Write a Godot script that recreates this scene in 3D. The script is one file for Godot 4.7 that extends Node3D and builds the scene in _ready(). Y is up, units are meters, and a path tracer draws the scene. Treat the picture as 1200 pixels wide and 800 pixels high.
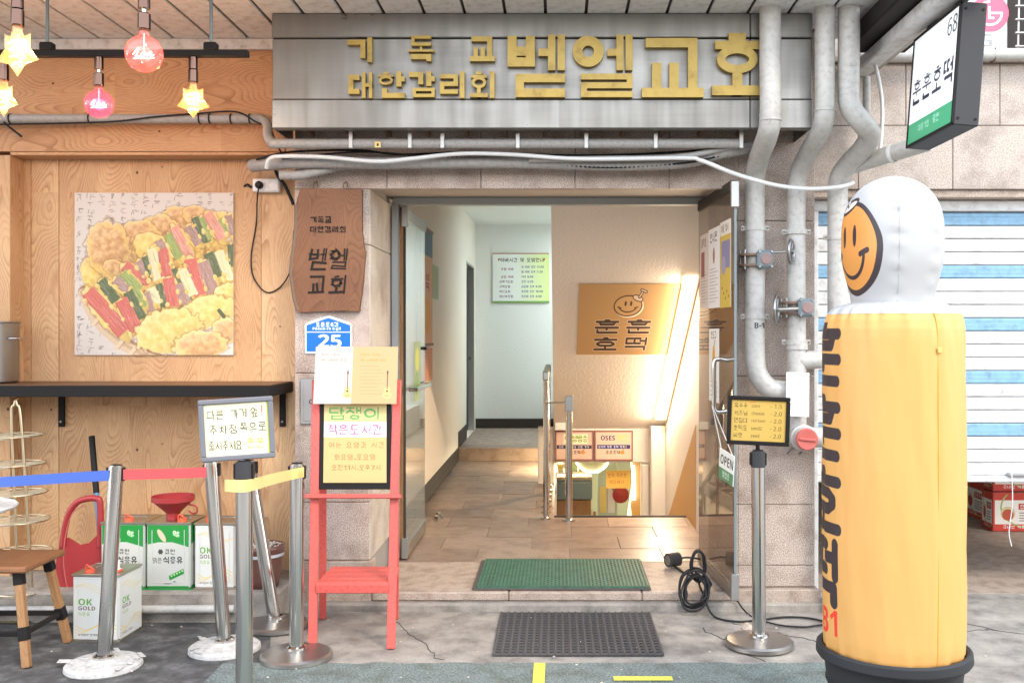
extends Node3D
# Entrance of a church building in a Korean alley. Metres, y up; the facade lies in the plane z = 0 and faces +z.

const FOCAL := 1167.0
const EYE := Vector3(0, 1.53, 5.55)

# a point of the place, measured off the photograph: column, row and its distance from the camera's plane
func at(px: float, py: float, d: float) -> Vector3:
	return Vector3((px - 655.0) * d / FOCAL, EYE.y + (390.0 - py) * d / FOCAL, EYE.z - d)


# ---------------------------------------------------------------- shapes
class Geo:
	var v := PackedVector3Array()
	var n := PackedVector3Array()
	var t := PackedVector2Array()
	var uv_shift := Vector2.ZERO
	var uv_turn := false

	func tri(a: Vector3, b: Vector3, c: Vector3, na: Vector3, nb: Vector3, nc: Vector3, ta := Vector2.ZERO, tb := Vector2.ZERO, tc := Vector2.ZERO) -> void:
		v.append_array(PackedVector3Array([a, c, b])); n.append_array(PackedVector3Array([na, nc, nb])); t.append_array(PackedVector2Array([ta, tc, tb]))

	func quad(a: Vector3, b: Vector3, c: Vector3, d: Vector3, ta := Vector2(0, 1), tb := Vector2(1, 1), tc := Vector2(1, 0), td := Vector2(0, 0)) -> void:
		var nn := (c - a).cross(d - b).normalized()
		tri(a, b, c, nn, nn, nn, ta, tb, tc)
		tri(a, c, d, nn, nn, nn, ta, tc, td)

	func flat_uv(p: Vector3, axis: int) -> Vector2:
		var q := Vector2(p.z, -p.y) if axis == 0 else (Vector2(p.x, p.z) if axis == 1 else Vector2(p.x, -p.y))
		if uv_turn:
			q = Vector2(q.y, q.x)
		return q + uv_shift

	func box(c: Vector3, size: Vector3, bevel := 0.0, turn := Basis()) -> void:
		var h := size / 2.0
		var b := minf(bevel, minf(h.x, minf(h.y, h.z)) * 0.9)
		var u := [Vector3.RIGHT, Vector3.UP, Vector3.BACK]
		for ax in 3:
			var i := (ax + 1) % 3
			var j := (ax + 2) % 3
			for s in [1.0, -1.0]:
				var o: Vector3 = u[ax] * h[ax] * s
				var p: Vector3 = u[i] * (h[i] - b)
				var q: Vector3 = u[j] * (h[j] - b) * s
				var k := [o - p - q, o + p - q, o + p + q, o - p + q]
				var uu := []
				for e in k:
					uu.append(flat_uv(e + (c if turn == Basis() else Vector3.ZERO), ax))
				quad(c + turn * k[0], c + turn * k[1], c + turn * k[2], c + turn * k[3], uu[0], uu[1], uu[2], uu[3])
			if b > 0.0:
				for s in [1.0, -1.0]:
					for r in [1.0, -1.0]:
						var e1: Vector3 = u[i] * h[i] * s + u[j] * (h[j] - b) * r
						var e2: Vector3 = u[i] * (h[i] - b) * s + u[j] * h[j] * r
						var l: Vector3 = u[ax] * (h[ax] - b)
						if s * r > 0:
							quad(c + turn * (e1 - l), c + turn * (e2 - l), c + turn * (e2 + l), c + turn * (e1 + l))
						else:
							quad(c + turn * (e2 - l), c + turn * (e1 - l), c + turn * (e1 + l), c + turn * (e2 + l))
		if b > 0.0:
			for sx in [1.0, -1.0]:
				for sy in [1.0, -1.0]:
					for sz in [1.0, -1.0]:
						var g := Vector3(sx, sy, sz)
						var m := h - Vector3(b, b, b)
						var x := c + turn * (g * Vector3(h.x, m.y, m.z))
						var y := c + turn * (g * Vector3(m.x, h.y, m.z))
						var z := c + turn * (g * Vector3(m.x, m.y, h.z))
						var nn := (turn * g).normalized()
						if sx * sy * sz > 0:
							tri(x, y, z, nn, nn, nn)
						else:
							tri(x, z, y, nn, nn, nn)

	# a box given by two opposite corners
	func block(a: Vector3, b: Vector3, bevel := 0.0) -> void:
		box((a + b) / 2.0, (b - a).abs(), bevel)

	# a bar of rectangular section between two points
	func bar(a: Vector3, b: Vector3, w: float, th: float, bevel := 0.002, side := Vector3.RIGHT) -> void:
		var y := (b - a).normalized()
		var z := side.cross(y).normalized()
		var x := y.cross(z)
		box((a + b) / 2.0, Vector3(w, a.distance_to(b), th), bevel, Basis(x, y, z))

	func tube(path: PackedVector3Array, r: float, sides := 10, caps := true, radii := PackedFloat32Array()) -> void:
		var m := path.size()
		var dirs: Array[Vector3] = []
		for i in m:
			var a := path[maxi(i - 1, 0)]
			var b := path[mini(i + 1, m - 1)]
			dirs.append((b - a).normalized())
		var up := Vector3.UP if absf(dirs[0].y) < 0.9 else Vector3.RIGHT
		var x := up.cross(dirs[0]).normalized()
		var rings := []
		var along := 0.0
		var marks: Array[float] = []
		for i in m:
			if i > 0:
				along += path[i].distance_to(path[i - 1])
			marks.append(along)
			x = (x - dirs[i] * x.dot(dirs[i])).normalized()
			var y := dirs[i].cross(x)
			var rr := radii[i] if radii.size() == m else r
			var ring := []
			for k in sides + 1:
				var w := TAU * k / sides
				var d := x * cos(w) + y * sin(w)
				ring.append([path[i] + d * rr, d])
			rings.append(ring)
		for i in m - 1:
			for k in sides:
				var a = rings[i][k]; var b = rings[i][k + 1]; var c = rings[i + 1][k + 1]; var d = rings[i + 1][k]
				var u0 := float(k) / sides; var u1 := float(k + 1) / sides
				tri(a[0], b[0], c[0], a[1], b[1], c[1], Vector2(u0, marks[i]), Vector2(u1, marks[i]), Vector2(u1, marks[i + 1]))
				tri(a[0], c[0], d[0], a[1], c[1], d[1], Vector2(u0, marks[i]), Vector2(u1, marks[i + 1]), Vector2(u0, marks[i + 1]))
		if caps:
			for e in [[0, -1.0], [m - 1, 1.0]]:
				var i: int = e[0]
				var nn: Vector3 = dirs[i] * e[1]
				for k in sides:
					if e[1] > 0:
						tri(path[i], rings[i][k][0], rings[i][k + 1][0], nn, nn, nn)
					else:
						tri(path[i], rings[i][k + 1][0], rings[i][k][0], nn, nn, nn)

	func rod(a: Vector3, b: Vector3, r: float, sides := 12, r2 := -1.0) -> void:
		tube(PackedVector3Array([a, b]), r, sides, true, PackedFloat32Array([r, r if r2 < 0 else r2]))

	# turned shape: profile points (radius, height) from the bottom up
	func lathe(profile: PackedVector2Array, o := Vector3.ZERO, seg := 32, smooth := false, turn := Basis()) -> void:
		var m := profile.size()
		var pn: Array[Vector2] = []
		for i in m - 1:
			var e := profile[i + 1] - profile[i]
			pn.append(Vector2(e.y, -e.x).normalized())
		var total := 0.0
		var run: Array[float] = [0.0]
		for i in m - 1:
			total += profile[i].distance_to(profile[i + 1])
			run.append(total)
		for i in m - 1:
			var n0 := pn[i]; var n1 := pn[i]
			if smooth:
				n0 = (pn[maxi(i - 1, 0)] + pn[i]).normalized()
				n1 = (pn[i] + pn[mini(i + 1, m - 2)]).normalized()
			for k in seg:
				var a0 := TAU * k / seg; var a1 := TAU * (k + 1) / seg
				var c0 := Vector3(cos(a0), 0, sin(a0)); var c1 := Vector3(cos(a1), 0, sin(a1))
				var p := profile[i]; var q := profile[i + 1]
				var a := o + turn * (c0 * p.x + Vector3.UP * p.y); var b := o + turn * (c1 * p.x + Vector3.UP * p.y)
				var c := o + turn * (c1 * q.x + Vector3.UP * q.y); var d := o + turn * (c0 * q.x + Vector3.UP * q.y)
				var na := turn * (c0 * n0.x + Vector3.UP * n0.y); var nb := turn * (c1 * n0.x + Vector3.UP * n0.y)
				var nc := turn * (c1 * n1.x + Vector3.UP * n1.y); var nd := turn * (c0 * n1.x + Vector3.UP * n1.y)
				var u0 := float(k) / seg; var u1 := float(k + 1) / seg
				var v0 := 1.0 - run[i] / total; var v1 := 1.0 - run[i + 1] / total
				if q.x > 1e-5:
					tri(a, d, c, na, nd, nc, Vector2(u0, v0), Vector2(u0, v1), Vector2(u1, v1))
				if p.x > 1e-5:
					tri(a, c, b, na, nc, nb, Vector2(u0, v0), Vector2(u1, v1), Vector2(u1, v0))

	# outline (in the plane of right and up) pushed from z0 to z1 along right x up
	func extrude(poly: PackedVector2Array, frame: Transform3D, z0: float, z1: float) -> void:
		var pts := poly.duplicate()
		var area := 0.0
		for i in pts.size():
			area += pts[i].cross(pts[(i + 1) % pts.size()])
		if area < 0:
			pts.reverse()
		var nz := frame.basis.z.normalized()
		var ids := Geometry2D.triangulate_polygon(pts)
		var lo := pts[0]; var hi := pts[0]
		for p in pts:
			lo = lo.min(p); hi = hi.max(p)
		for i in range(0, ids.size(), 3):
			var q := [pts[ids[i]], pts[ids[i + 1]], pts[ids[i + 2]]]
			if (q[1] - q[0]).cross(q[2] - q[0]) < 0:
				q = [q[0], q[2], q[1]]
			var f := []; var bk := []; var uu := []
			for p in q:
				f.append(frame * Vector3(p.x, p.y, z1)); bk.append(frame * Vector3(p.x, p.y, z0))
				uu.append(Vector2((p.x - lo.x) / (hi.x - lo.x), (hi.y - p.y) / (hi.y - lo.y)))
			tri(f[0], f[1], f[2], nz, nz, nz, uu[0], uu[1], uu[2])
			tri(bk[0], bk[2], bk[1], -nz, -nz, -nz, uu[0], uu[2], uu[1])
		for i in pts.size():
			var p := pts[i]; var q := pts[(i + 1) % pts.size()]
			var e := Vector2(0.001, 0.001)
			quad(frame * Vector3(p.x, p.y, z0), frame * Vector3(q.x, q.y, z0), frame * Vector3(q.x, q.y, z1), frame * Vector3(p.x, p.y, z1), e, e, e, e)

	# a stroke of even width along a line, pushed from z0 to z1
	func ribbon(line: PackedVector2Array, w: float, frame: Transform3D, z0: float, z1: float) -> void:
		var closed := line.size() > 2 and line[0].distance_to(line[line.size() - 1]) < 1e-4
		var pts := line.duplicate()
		if closed:
			pts.remove_at(pts.size() - 1)
		var m := pts.size()
		var lft := []; var rgt := []
		for i in m:
			var a := pts[(i - 1 + m) % m]; var b := pts[i]; var c := pts[(i + 1) % m]
			var d0 := (b - a).normalized(); var d1 := (c - b).normalized()
			if not closed and i == 0:
				d0 = d1
			if not closed and i == m - 1:
				d1 = d0
			var nn := (d0.orthogonal() + d1.orthogonal()).normalized()
			var k := w / 2.0 / maxf(nn.dot(d0.orthogonal()), 0.45)
			var p := b
			if not closed and i == 0:
				p = b - d0 * w / 2.0
			if not closed and i == m - 1:
				p = b + d0 * w / 2.0
			lft.append(p + nn * k); rgt.append(p - nn * k)
		var put := func(p: Vector2, z: float) -> Vector3: return frame * Vector3(p.x, p.y, z)
		for i in (m if closed else m - 1):
			var j := (i + 1) % m
			var a: Vector2 = lft[i]; var b: Vector2 = rgt[i]; var c: Vector2 = rgt[j]; var d: Vector2 = lft[j]
			if (b - a).cross(c - a) < 0:
				var x := b; b = d; d = x
			quad(put.call(a, z1), put.call(b, z1), put.call(c, z1), put.call(d, z1))
			for e in [[lft[j], lft[i]], [rgt[i], rgt[j]]]:
				quad(put.call(e[0], z0), put.call(e[0], z1), put.call(e[1], z1), put.call(e[1], z0))
		if not closed:
			quad(put.call(lft[0], z0), put.call(rgt[0], z0), put.call(rgt[0], z1), put.call(lft[0], z1))
			quad(put.call(rgt[m - 1], z0), put.call(lft[m - 1], z0), put.call(lft[m - 1], z1), put.call(rgt[m - 1], z1))

	# a thin flat thing (paper, print, board) whose face carries the whole texture
	func sheet(c: Vector3, right: Vector3, up: Vector3, w: float, h: float, th := 0.002) -> void:
		var z := right.cross(up).normalized()
		var x := right.normalized() * w / 2.0
		var y := up.normalized() * h / 2.0
		var f := z * th
		quad(c - x - y + f, c + x - y + f, c + x + y + f, c - x + y + f)
		var e := Vector2(0.004, 0.004)
		quad(c + x - y, c - x - y, c - x + y, c + x + y, e, e, e, e)
		quad(c - x - y, c + x - y, c + x - y + f, c - x - y + f, e, e, e, e)
		quad(c + x - y, c + x + y, c + x + y + f, c + x - y + f, e, e, e, e)
		quad(c + x + y, c - x + y, c - x + y + f, c + x + y + f, e, e, e, e)
		quad(c - x + y, c - x - y, c - x - y + f, c - x + y + f, e, e, e, e)

	func mesh() -> ArrayMesh:
		var a := []
		a.resize(Mesh.ARRAY_MAX)
		a[Mesh.ARRAY_VERTEX] = v
		a[Mesh.ARRAY_NORMAL] = n
		a[Mesh.ARRAY_TEX_UV] = t
		var r := ArrayMesh.new()
		r.add_surface_from_arrays(Mesh.PRIMITIVE_TRIANGLES, a)
		return r


# a smooth line through a few points
func curve(points: Array, per := 8) -> PackedVector3Array:
	var out := PackedVector3Array()
	var m := points.size()
	for i in m - 1:
		var a: Vector3 = points[maxi(i - 1, 0)]; var b: Vector3 = points[i]; var c: Vector3 = points[i + 1]; var d: Vector3 = points[mini(i + 2, m - 1)]
		for k in per:
			out.append(b.cubic_interpolate(c, a, d, float(k) / per))
	out.append(points[m - 1])
	return out


# ---------------------------------------------------------------- Korean letters, composed from their strokes
const LEAD := "ㄱㄲㄴㄷㄸㄹㅁㅂㅃㅅㅆㅇㅈㅉㅊㅋㅌㅍㅎ"
const VOWEL := "ㅏㅐㅑㅒㅓㅔㅕㅖㅗㅘㅙㅚㅛㅜㅝㅞㅟㅠㅡㅢㅣ"
const TAIL := "-ㄱㄲㄳㄴㄵㄶㄷㄹㄺㄻㄼㄽㄾㄿㅀㅁㅂㅄㅅㅆㅇㅈㅊㅋㅌㅍㅎ"
const STROKES := {
	"ㄱ": "00 80 88", "ㄴ": "00 08 88", "ㄷ": "80 00 08 88", "ㄹ": "00 80 84 04 08 88", "ㅁ": "00 80 88 08 00", "ㅂ": "00 08 88 80/04 84", "ㅅ": "40 35 08/43 88", "ㅇ": "@0",
	"ㅈ": "00 80/40 35 08/44 88", "ㅊ": "30 50/02 82/42 36 08/45 88", "ㅋ": "00 80 88/04 84", "ㅌ": "80 00 08 88/04 84", "ㅍ": "00 80/08 88/20 28/60 68", "ㅎ": "30 50/02 82/@3",
	"ㅏ": "20 28/24 84", "ㅐ": "10 18/80 88/14 84", "ㅑ": "20 28/23 83/25 85", "ㅓ": "80 88/04 84", "ㅔ": "40 48/80 88/04 44", "ㅕ": "80 88/03 83/05 85", "ㅖ": "40 48/80 88/03 43/05 45", "ㅣ": "40 48",
	"ㅗ": "08 88/40 48", "ㅛ": "08 88/20 28/60 68", "ㅜ": "00 80/40 48", "ㅠ": "00 80/20 28/60 68", "ㅡ": "04 84",
}
const PAIRS := {"ㄲ": "ㄱㄱ", "ㄸ": "ㄷㄷ", "ㅃ": "ㅂㅂ", "ㅆ": "ㅅㅅ", "ㅉ": "ㅈㅈ", "ㄺ": "ㄹㄱ", "ㄻ": "ㄹㅁ", "ㄼ": "ㄹㅂ", "ㅄ": "ㅂㅅ", "ㄳ": "ㄱㅅ", "ㄵ": "ㄴㅈ", "ㄶ": "ㄴㅎ", "ㅀ": "ㄹㅎ"}
const MIXED := {"ㅘ": "ㅗㅏ", "ㅙ": "ㅗㅐ", "ㅚ": "ㅗㅣ", "ㅝ": "ㅜㅓ", "ㅞ": "ㅜㅔ", "ㅟ": "ㅜㅣ", "ㅢ": "ㅡㅣ"}

const ROWS := {"ㄹ": 3.0, "ㅌ": 3.0, "ㅂ": 2.6, "ㅋ": 2.6, "ㄷ": 2.2, "ㅁ": 2.0, "ㅍ": 2.2, "ㅇ": 2.0, "ㅎ": 3.6, "ㅊ": 3.0, "ㅈ": 2.4, "ㅕ": 3.0, "ㅑ": 3.0, "ㅖ": 3.0, "ㅗ": 1.7, "ㅜ": 1.7, "ㅛ": 1.7, "ㅠ": 1.7}
const COLS := {"ㅂ": 2.0, "ㅁ": 2.0, "ㅇ": 2.0, "ㅍ": 2.3, "ㅛ": 2.6, "ㅠ": 2.6, "ㅔ": 2.75, "ㅐ": 2.3, "ㅖ": 2.75}

var boldness := 1.0

func jamo(c: String, r: Rect2, w0: float, out: Array) -> void:
	var w := w0
	if PAIRS.has(c):
		var two: String = PAIRS[c]
		var half := (r.size.x - w * 0.3) / 2.0
		jamo(two[0], Rect2(r.position, Vector2(half, r.size.y)), w, out)
		jamo(two[1], Rect2(r.position + Vector2(r.size.x - half, 0), Vector2(half, r.size.y)), w, out)
		return
	if not STROKES.has(c):
		return
	w = minf(w, boldness * minf(r.size.y / (2.0 * ROWS.get(c, 1.0) - 0.75), r.size.x / (2.0 * COLS.get(c, 1.0) - 0.75)))
	var i := r.grow(-w / 2.0)
	if i.size.x <= 0:
		i = Rect2(r.get_center().x, i.position.y, 0, i.size.y)
	if i.size.y <= 0:
		i = Rect2(i.position.x, r.get_center().y, i.size.x, 0)
	for s in STROKES[c].split("/"):
		var line := PackedVector2Array()
		if s.begins_with("@"):
			var y0 := int(s.substr(1)) / 8.0
			var top := i.position.y + i.size.y * y0
			var cc := Vector2(i.get_center().x, (top + i.end.y) / 2.0)
			var rr := Vector2(i.size.x / 2.0 * (0.9 if y0 > 0 else 1.0), (i.end.y - top) / 2.0)
			if rr.x > rr.y * 2.2:
				rr.x = rr.y * 2.2
			for k in 29:
				line.append(cc + rr * Vector2.from_angle(TAU * k / 28.0))
		else:
			for p in s.split(" "):
				line.append(i.position + i.size * Vector2(int(p[0]), int(p[1])) / 8.0)
		out.append([line, w])

func hangul(ch: String, r: Rect2, w: float) -> Array:
	var code := ch.unicode_at(0) - 0xAC00
	var out := []
	if code < 0 or code > 11171:
		return out
	var l := LEAD[code / 588]
	var vv := VOWEL[(code % 588) / 28]
	var t := TAIL[code % 28]
	var tail := code % 28 > 0
	var x := r.position.x; var y := r.position.y; var sx := r.size.x; var sy := r.size.y
	var g := w * 0.35
	var flat := "ㅗㅛㅜㅠㅡ".contains(vv)
	var upright := vv
	var below := ""
	if MIXED.has(vv):
		below = MIXED[vv][0]
		upright = MIXED[vv][1]
	if flat:
		if (l == "ㄱ" or l == "ㅋ") and not tail and "ㅗㅛ".contains(vv):
			# the first letter reaches down round the vowel's short strokes
			jamo(l, Rect2(x + sx * 0.06, y, sx * 0.84, sy * 0.93), w, out)
			out.append([PackedVector2Array([Vector2(x + w / 2, y + sy - w / 2), Vector2(x + sx - w / 2, y + sy - w / 2)]), w])
			for k in ([0.24, 0.52] if vv == "ㅛ" else [0.4]):
				out.append([PackedVector2Array([Vector2(x + sx * k, y + sy * 0.42 + w / 2), Vector2(x + sx * k, y + sy - w)]), minf(w, sx * 0.17)])
			return out
		var a := 0.40 if tail else 0.58
		var b := 0.66 if tail else 1.0
		jamo(l, Rect2(x + sx * 0.12, y, sx * 0.76, sy * a), w, out)
		jamo(vv, Rect2(x, y + sy * a + g * (0.6 if tail else 1.0), sx, sy * (b - a) - g), w, out)
		if tail:
			jamo(t, Rect2(x + sx * 0.1, y + sy * b + g, sx * 0.8, sy * (1.0 - b) - g), w, out)
		return out
	var vw := maxf(w, 0.12 * sx)
	if "ㅏㅓㅑㅕ".contains(upright):
		vw = maxf(w * 1.9, 0.3 * sx)
	elif "ㅐㅔㅖ".contains(upright):
		vw = minf(maxf(w * 2.6, 0.38 * sx), 0.46 * sx)
	var high := sy * (0.57 if tail else 1.0)
	var lw := sx - vw - g
	if below != "":
		jamo(l, Rect2(x + lw * 0.06, y, lw * 0.88, high * 0.63), w, out)
		jamo(below, Rect2(x, y + high * 0.63, lw, high * 0.34), w, out)
	elif tail:
		jamo(l, Rect2(x, y + 0.02 * sy, lw, high - g - 0.02 * sy), w, out)
	else:
		jamo(l, Rect2(x, y + sy * 0.1, lw, sy * 0.74), w, out)
	jamo(upright, Rect2(x + sx - vw, y, vw, high), w, out)
	if tail:
		jamo(t, Rect2(x + sx * 0.14, y + high + g, sx * 0.86, sy - high - g), w, out)
	return out


# ---------------------------------------------------------------- flat print, drawn into a picture
class Pic:
	var im: Image
	var w: int
	var h: int
	var rng := RandomNumberGenerator.new()

	func _init(ww: int, hh: int, c: Color) -> void:
		w = ww; h = hh
		im = Image.create(ww, hh, false, Image.FORMAT_RGBA8)
		im.fill(c)
		rng.seed = 7

	func dot(x: int, y: int, c: Color, a: float) -> void:
		if x >= 0 and y >= 0 and x < w and y < h and a > 0.0:
			var o := im.get_pixel(x, y)
			im.set_pixel(x, y, o.lerp(Color(c.r, c.g, c.b, 1), minf(a, 1.0) * c.a))

	func rect(r: Rect2, c: Color) -> void:
		for y in range(int(r.position.y), int(r.end.y)):
			for x in range(int(r.position.x), int(r.end.x)):
				dot(x, y, c, 1.0)

	func seg(a: Vector2, b: Vector2, wd: float, c: Color) -> void:
		var lo := a.min(b) - Vector2(wd, wd); var hi := a.max(b) + Vector2(wd, wd)
		for y in range(floori(lo.y), ceili(hi.y) + 1):
			for x in range(floori(lo.x), ceili(hi.x) + 1):
				var p := Vector2(x + 0.5, y + 0.5)
				dot(x, y, c, clampf(wd / 2.0 + 0.5 - p.distance_to(Geometry2D.get_closest_point_to_segment(p, a, b)), 0, 1))

	# the whole of a line at once, so that faint ink does not double at its corners
	func line(pts: PackedVector2Array, wd: float, c: Color) -> void:
		for i in pts.size() - 1:
			seg(pts[i], pts[i + 1], wd, c)

	func ell(o: Vector2, r: Vector2, c: Color, ang := 0.0, ring := 0.0) -> void:
		var m := maxf(r.x, r.y) + ring + 1
		for y in range(floori(o.y - m), ceili(o.y + m)):
			for x in range(floori(o.x - m), ceili(o.x + m)):
				var p := (Vector2(x + 0.5, y + 0.5) - o).rotated(-ang)
				var k := (p / r).length()
				var d := (k - 1.0) * minf(r.x, r.y)
				dot(x, y, c, clampf(0.5 - d, 0, 1) if ring == 0.0 else clampf(ring / 2.0 + 0.5 - absf(d), 0, 1))

	func poly(pts: PackedVector2Array, c: Color) -> void:
		var lo := pts[0]; var hi := pts[0]
		for p in pts:
			lo = lo.min(p); hi = hi.max(p)
		for y in range(floori(lo.y), ceili(hi.y) + 1):
			for x in range(floori(lo.x), ceili(hi.x) + 1):
				var k := 0
				for s in [Vector2(0.25, 0.25), Vector2(0.75, 0.25), Vector2(0.25, 0.75), Vector2(0.75, 0.75)]:
					if Geometry2D.is_point_in_polygon(Vector2(x, y) + s, pts):
						k += 1
				dot(x, y, c, k / 4.0)

	# Latin letters and digits: the outlines of the font, filled
	func latin(text: String, o: Vector2, high: float, c: Color, font: Font, stretch := 1.0) -> float:
		var tm := TextMesh.new()
		tm.font = font
		tm.font_size = 64
		tm.pixel_size = 1.0
		tm.depth = 0.0
		tm.horizontal_alignment = HORIZONTAL_ALIGNMENT_LEFT
		tm.vertical_alignment = VERTICAL_ALIGNMENT_BOTTOM
		tm.text = text
		var k := high / 46.0
		if tm.get_surface_count() == 0:
			return 0.0
		var a := tm.surface_get_arrays(0)
		var vs: PackedVector3Array = a[Mesh.ARRAY_VERTEX]
		var ns: PackedVector3Array = a[Mesh.ARRAY_NORMAL]
		var ix = a[Mesh.ARRAY_INDEX]
		var count: int = ix.size() if ix != null else vs.size()
		var base := 1e9
		var wide := 0.0
		for q in vs:
			base = minf(base, q.y); wide = maxf(wide, q.x)
		var low := "gjpqy,Q".split("")
		var drop := 0.0
		for ch in low:
			if text.contains(ch):
				drop = 14.0
		var cover := {}
		for i in range(0, count, 3):
			var t := []
			for j in 3:
				var id: int = ix[i + j] if ix != null else i + j
				t.append(Vector2(o.x + vs[id].x * k * stretch, o.y + high - (vs[id].y - base - drop) * k))
				if ns[id].z < 0.5:
					t = []
					break
			if t.size() < 3:
				continue
			var lo: Vector2 = t[0].min(t[1]).min(t[2]); var hi: Vector2 = t[0].max(t[1]).max(t[2])
			for y in range(floori(lo.y), ceili(hi.y) + 1):
				for x in range(floori(lo.x), ceili(hi.x) + 1):
					var n := 0
					for sy in 4:
						for sx in 4:
							if Geometry2D.point_is_inside_triangle(Vector2(x + (sx + 0.5) / 4.0, y + (sy + 0.5) / 4.0), t[0], t[1], t[2]):
								n += 1
					if n:
						var at := Vector2i(x, y)
						cover[at] = cover.get(at, 0) + n
		for at in cover:
			dot(at.x, at.y, c, cover[at] / 16.0)
		return wide * k * stretch

	func texture() -> ImageTexture:
		return ImageTexture.create_from_image(im)

var sans: Font
var bold: Font

# a line of Korean in a picture; Latin letters and digits in it come from the font
func write(p: Pic, text: String, o: Vector2, size: Vector2, step: float, w: float, c: Color, wobble := 0.0, outline := 0.0, under := Color.WHITE) -> float:
	var x := o.x
	for ch in text:
		if ch == " ":
			x += step * 0.5
		elif ch.unicode_at(0) < 0x2000:
			x += p.latin(ch, Vector2(x, o.y + size.y * 0.08), size.y * 0.86, c, bold if w > size.x * 0.1 else sans) + step * 0.12
		else:
			var r := Rect2(Vector2(x, o.y), size)
			if wobble > 0.0:
				r.position += Vector2(p.rng.randf_range(-1, 1), p.rng.randf_range(-1, 1)) * wobble
			for pass_no in (2 if outline > 0.0 else 1):
				for l in hangul(ch, r, w):
					var q: PackedVector2Array = l[0]
					var lw: float = l[1]
					if wobble > 0.0:
						for i in q.size():
							q[i] += Vector2(p.rng.randf_range(-1, 1), p.rng.randf_range(-1, 1)) * wobble * 0.6
					if outline > 0.0 and pass_no == 0:
						p.line(q, lw + outline, under)
					elif wobble > 0.0:
						for i in q.size() - 1:
							p.seg(q[i], q[i + 1], lw * p.rng.randf_range(0.75, 1.2), c)
					else:
						p.line(q, lw, c)
			x += step
	return x


# ---------------------------------------------------------------- things, parts, pieces
var counts := {}

func numbered(parent: Node, called: String) -> String:
	if not parent.has_node(called):
		return called
	var key := "%d %s" % [parent.get_instance_id(), called]
	counts[key] = counts.get(key, 0) + 1
	return "%s_%03d" % [called, counts[key]]

func thing(called: String, label: String, category: String, where := Vector3.ZERO, group := "") -> Node3D:
	var o := Node3D.new()
	o.name = numbered(self, called)
	add_child(o, true)
	o.position = where
	o.set_meta("label", label)
	o.set_meta("category", category)
	if group:
		o.set_meta("group", group)
	return o

func structure(called: String) -> Node3D:
	var o := Node3D.new()
	o.name = numbered(self, called)
	add_child(o, true)
	o.set_meta("kind", "structure")
	return o

# a part: its shape is given in world coordinates
func part(called: String, g: Geo, m: Material, parent: Node3D, label := "") -> MeshInstance3D:
	var origin := Vector3.ZERO
	var p: Node = parent
	while p is Node3D and p != self:
		origin += p.position
		p = p.get_parent()
	if origin != Vector3.ZERO:
		for i in g.v.size():
			g.v[i] -= origin
	return piece(called, g.mesh(), m, parent, Vector3.ZERO, label)

# a piece that shares its mesh with others, placed relative to its parent
func piece(called: String, mesh: Mesh, m: Material, parent: Node3D, where := Vector3.ZERO, label := "") -> MeshInstance3D:
	var o := MeshInstance3D.new()
	o.name = numbered(parent, called)
	parent.add_child(o, true)
	o.mesh = mesh
	o.position = where
	if mesh.get_surface_count() == 1:
		o.material_override = m
	if label:
		o.set_meta("label", label)
	return o


# ---------------------------------------------------------------- materials
func lin(r: float, g: float, b: float) -> Color:
	return Color(r, g, b).linear_to_srgb()

func plain(c: Color, rough := 0.7, metal := 0.0) -> StandardMaterial3D:
	var m := StandardMaterial3D.new()
	m.albedo_color = c
	m.roughness = rough
	m.metallic = metal
	if metal < 0.5 and c.get_luminance() < 0.25:
		m.metallic_specular = 0.3
	return m

func noise(freq: float, seed_no: int, kind := FastNoiseLite.TYPE_SIMPLEX_SMOOTH, octaves := 4, gain := 0.5) -> FastNoiseLite:
	var f := FastNoiseLite.new()
	f.noise_type = kind
	f.frequency = freq
	f.seed = seed_no
	f.fractal_octaves = octaves
	f.fractal_gain = gain
	return f

func ramp(stops: Array) -> Gradient:
	var g := Gradient.new()
	var o := PackedFloat32Array(); var c := PackedColorArray()
	for s in stops:
		o.append(s[0]); c.append(s[1])
	g.offsets = o
	g.colors = c
	return g

func cloud(size: int, f: FastNoiseLite, g: Gradient) -> NoiseTexture2D:
	var t := NoiseTexture2D.new()
	t.width = size; t.height = size
	t.seamless = true
	t.noise = f
	t.color_ramp = g
	return t

func mapped(m: StandardMaterial3D, metres: float) -> StandardMaterial3D:
	m.uv1_triplanar = true
	m.uv1_world_triplanar = true
	m.uv1_scale = Vector3.ONE / metres
	return m

# a second, coarser pattern multiplied over the first
func worn(m: StandardMaterial3D, t: Texture2D, metres: float) -> StandardMaterial3D:
	m.detail_enabled = true
	m.detail_albedo = t
	m.detail_blend_mode = BaseMaterial3D.BLEND_MODE_MUL
	m.detail_uv_layer = BaseMaterial3D.DETAIL_UV_2
	m.uv2_triplanar = true
	m.uv2_world_triplanar = true
	m.uv2_scale = Vector3.ONE / metres
	return m

func relief(m: StandardMaterial3D, t: Texture2D, cm: float) -> StandardMaterial3D:
	m.heightmap_enabled = true
	m.heightmap_texture = t
	m.heightmap_scale = cm
	return m

func printed(p: Pic, rough := 0.6) -> StandardMaterial3D:
	var m := StandardMaterial3D.new()
	m.albedo_texture = p.texture()
	m.roughness = rough
	m.texture_repeat = false
	return m

func glass(tint: Color, alpha: float) -> StandardMaterial3D:
	var m := plain(Color(tint.r, tint.g, tint.b, alpha), 0.02)
	m.transparency = BaseMaterial3D.TRANSPARENCY_ALPHA
	return m

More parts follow.
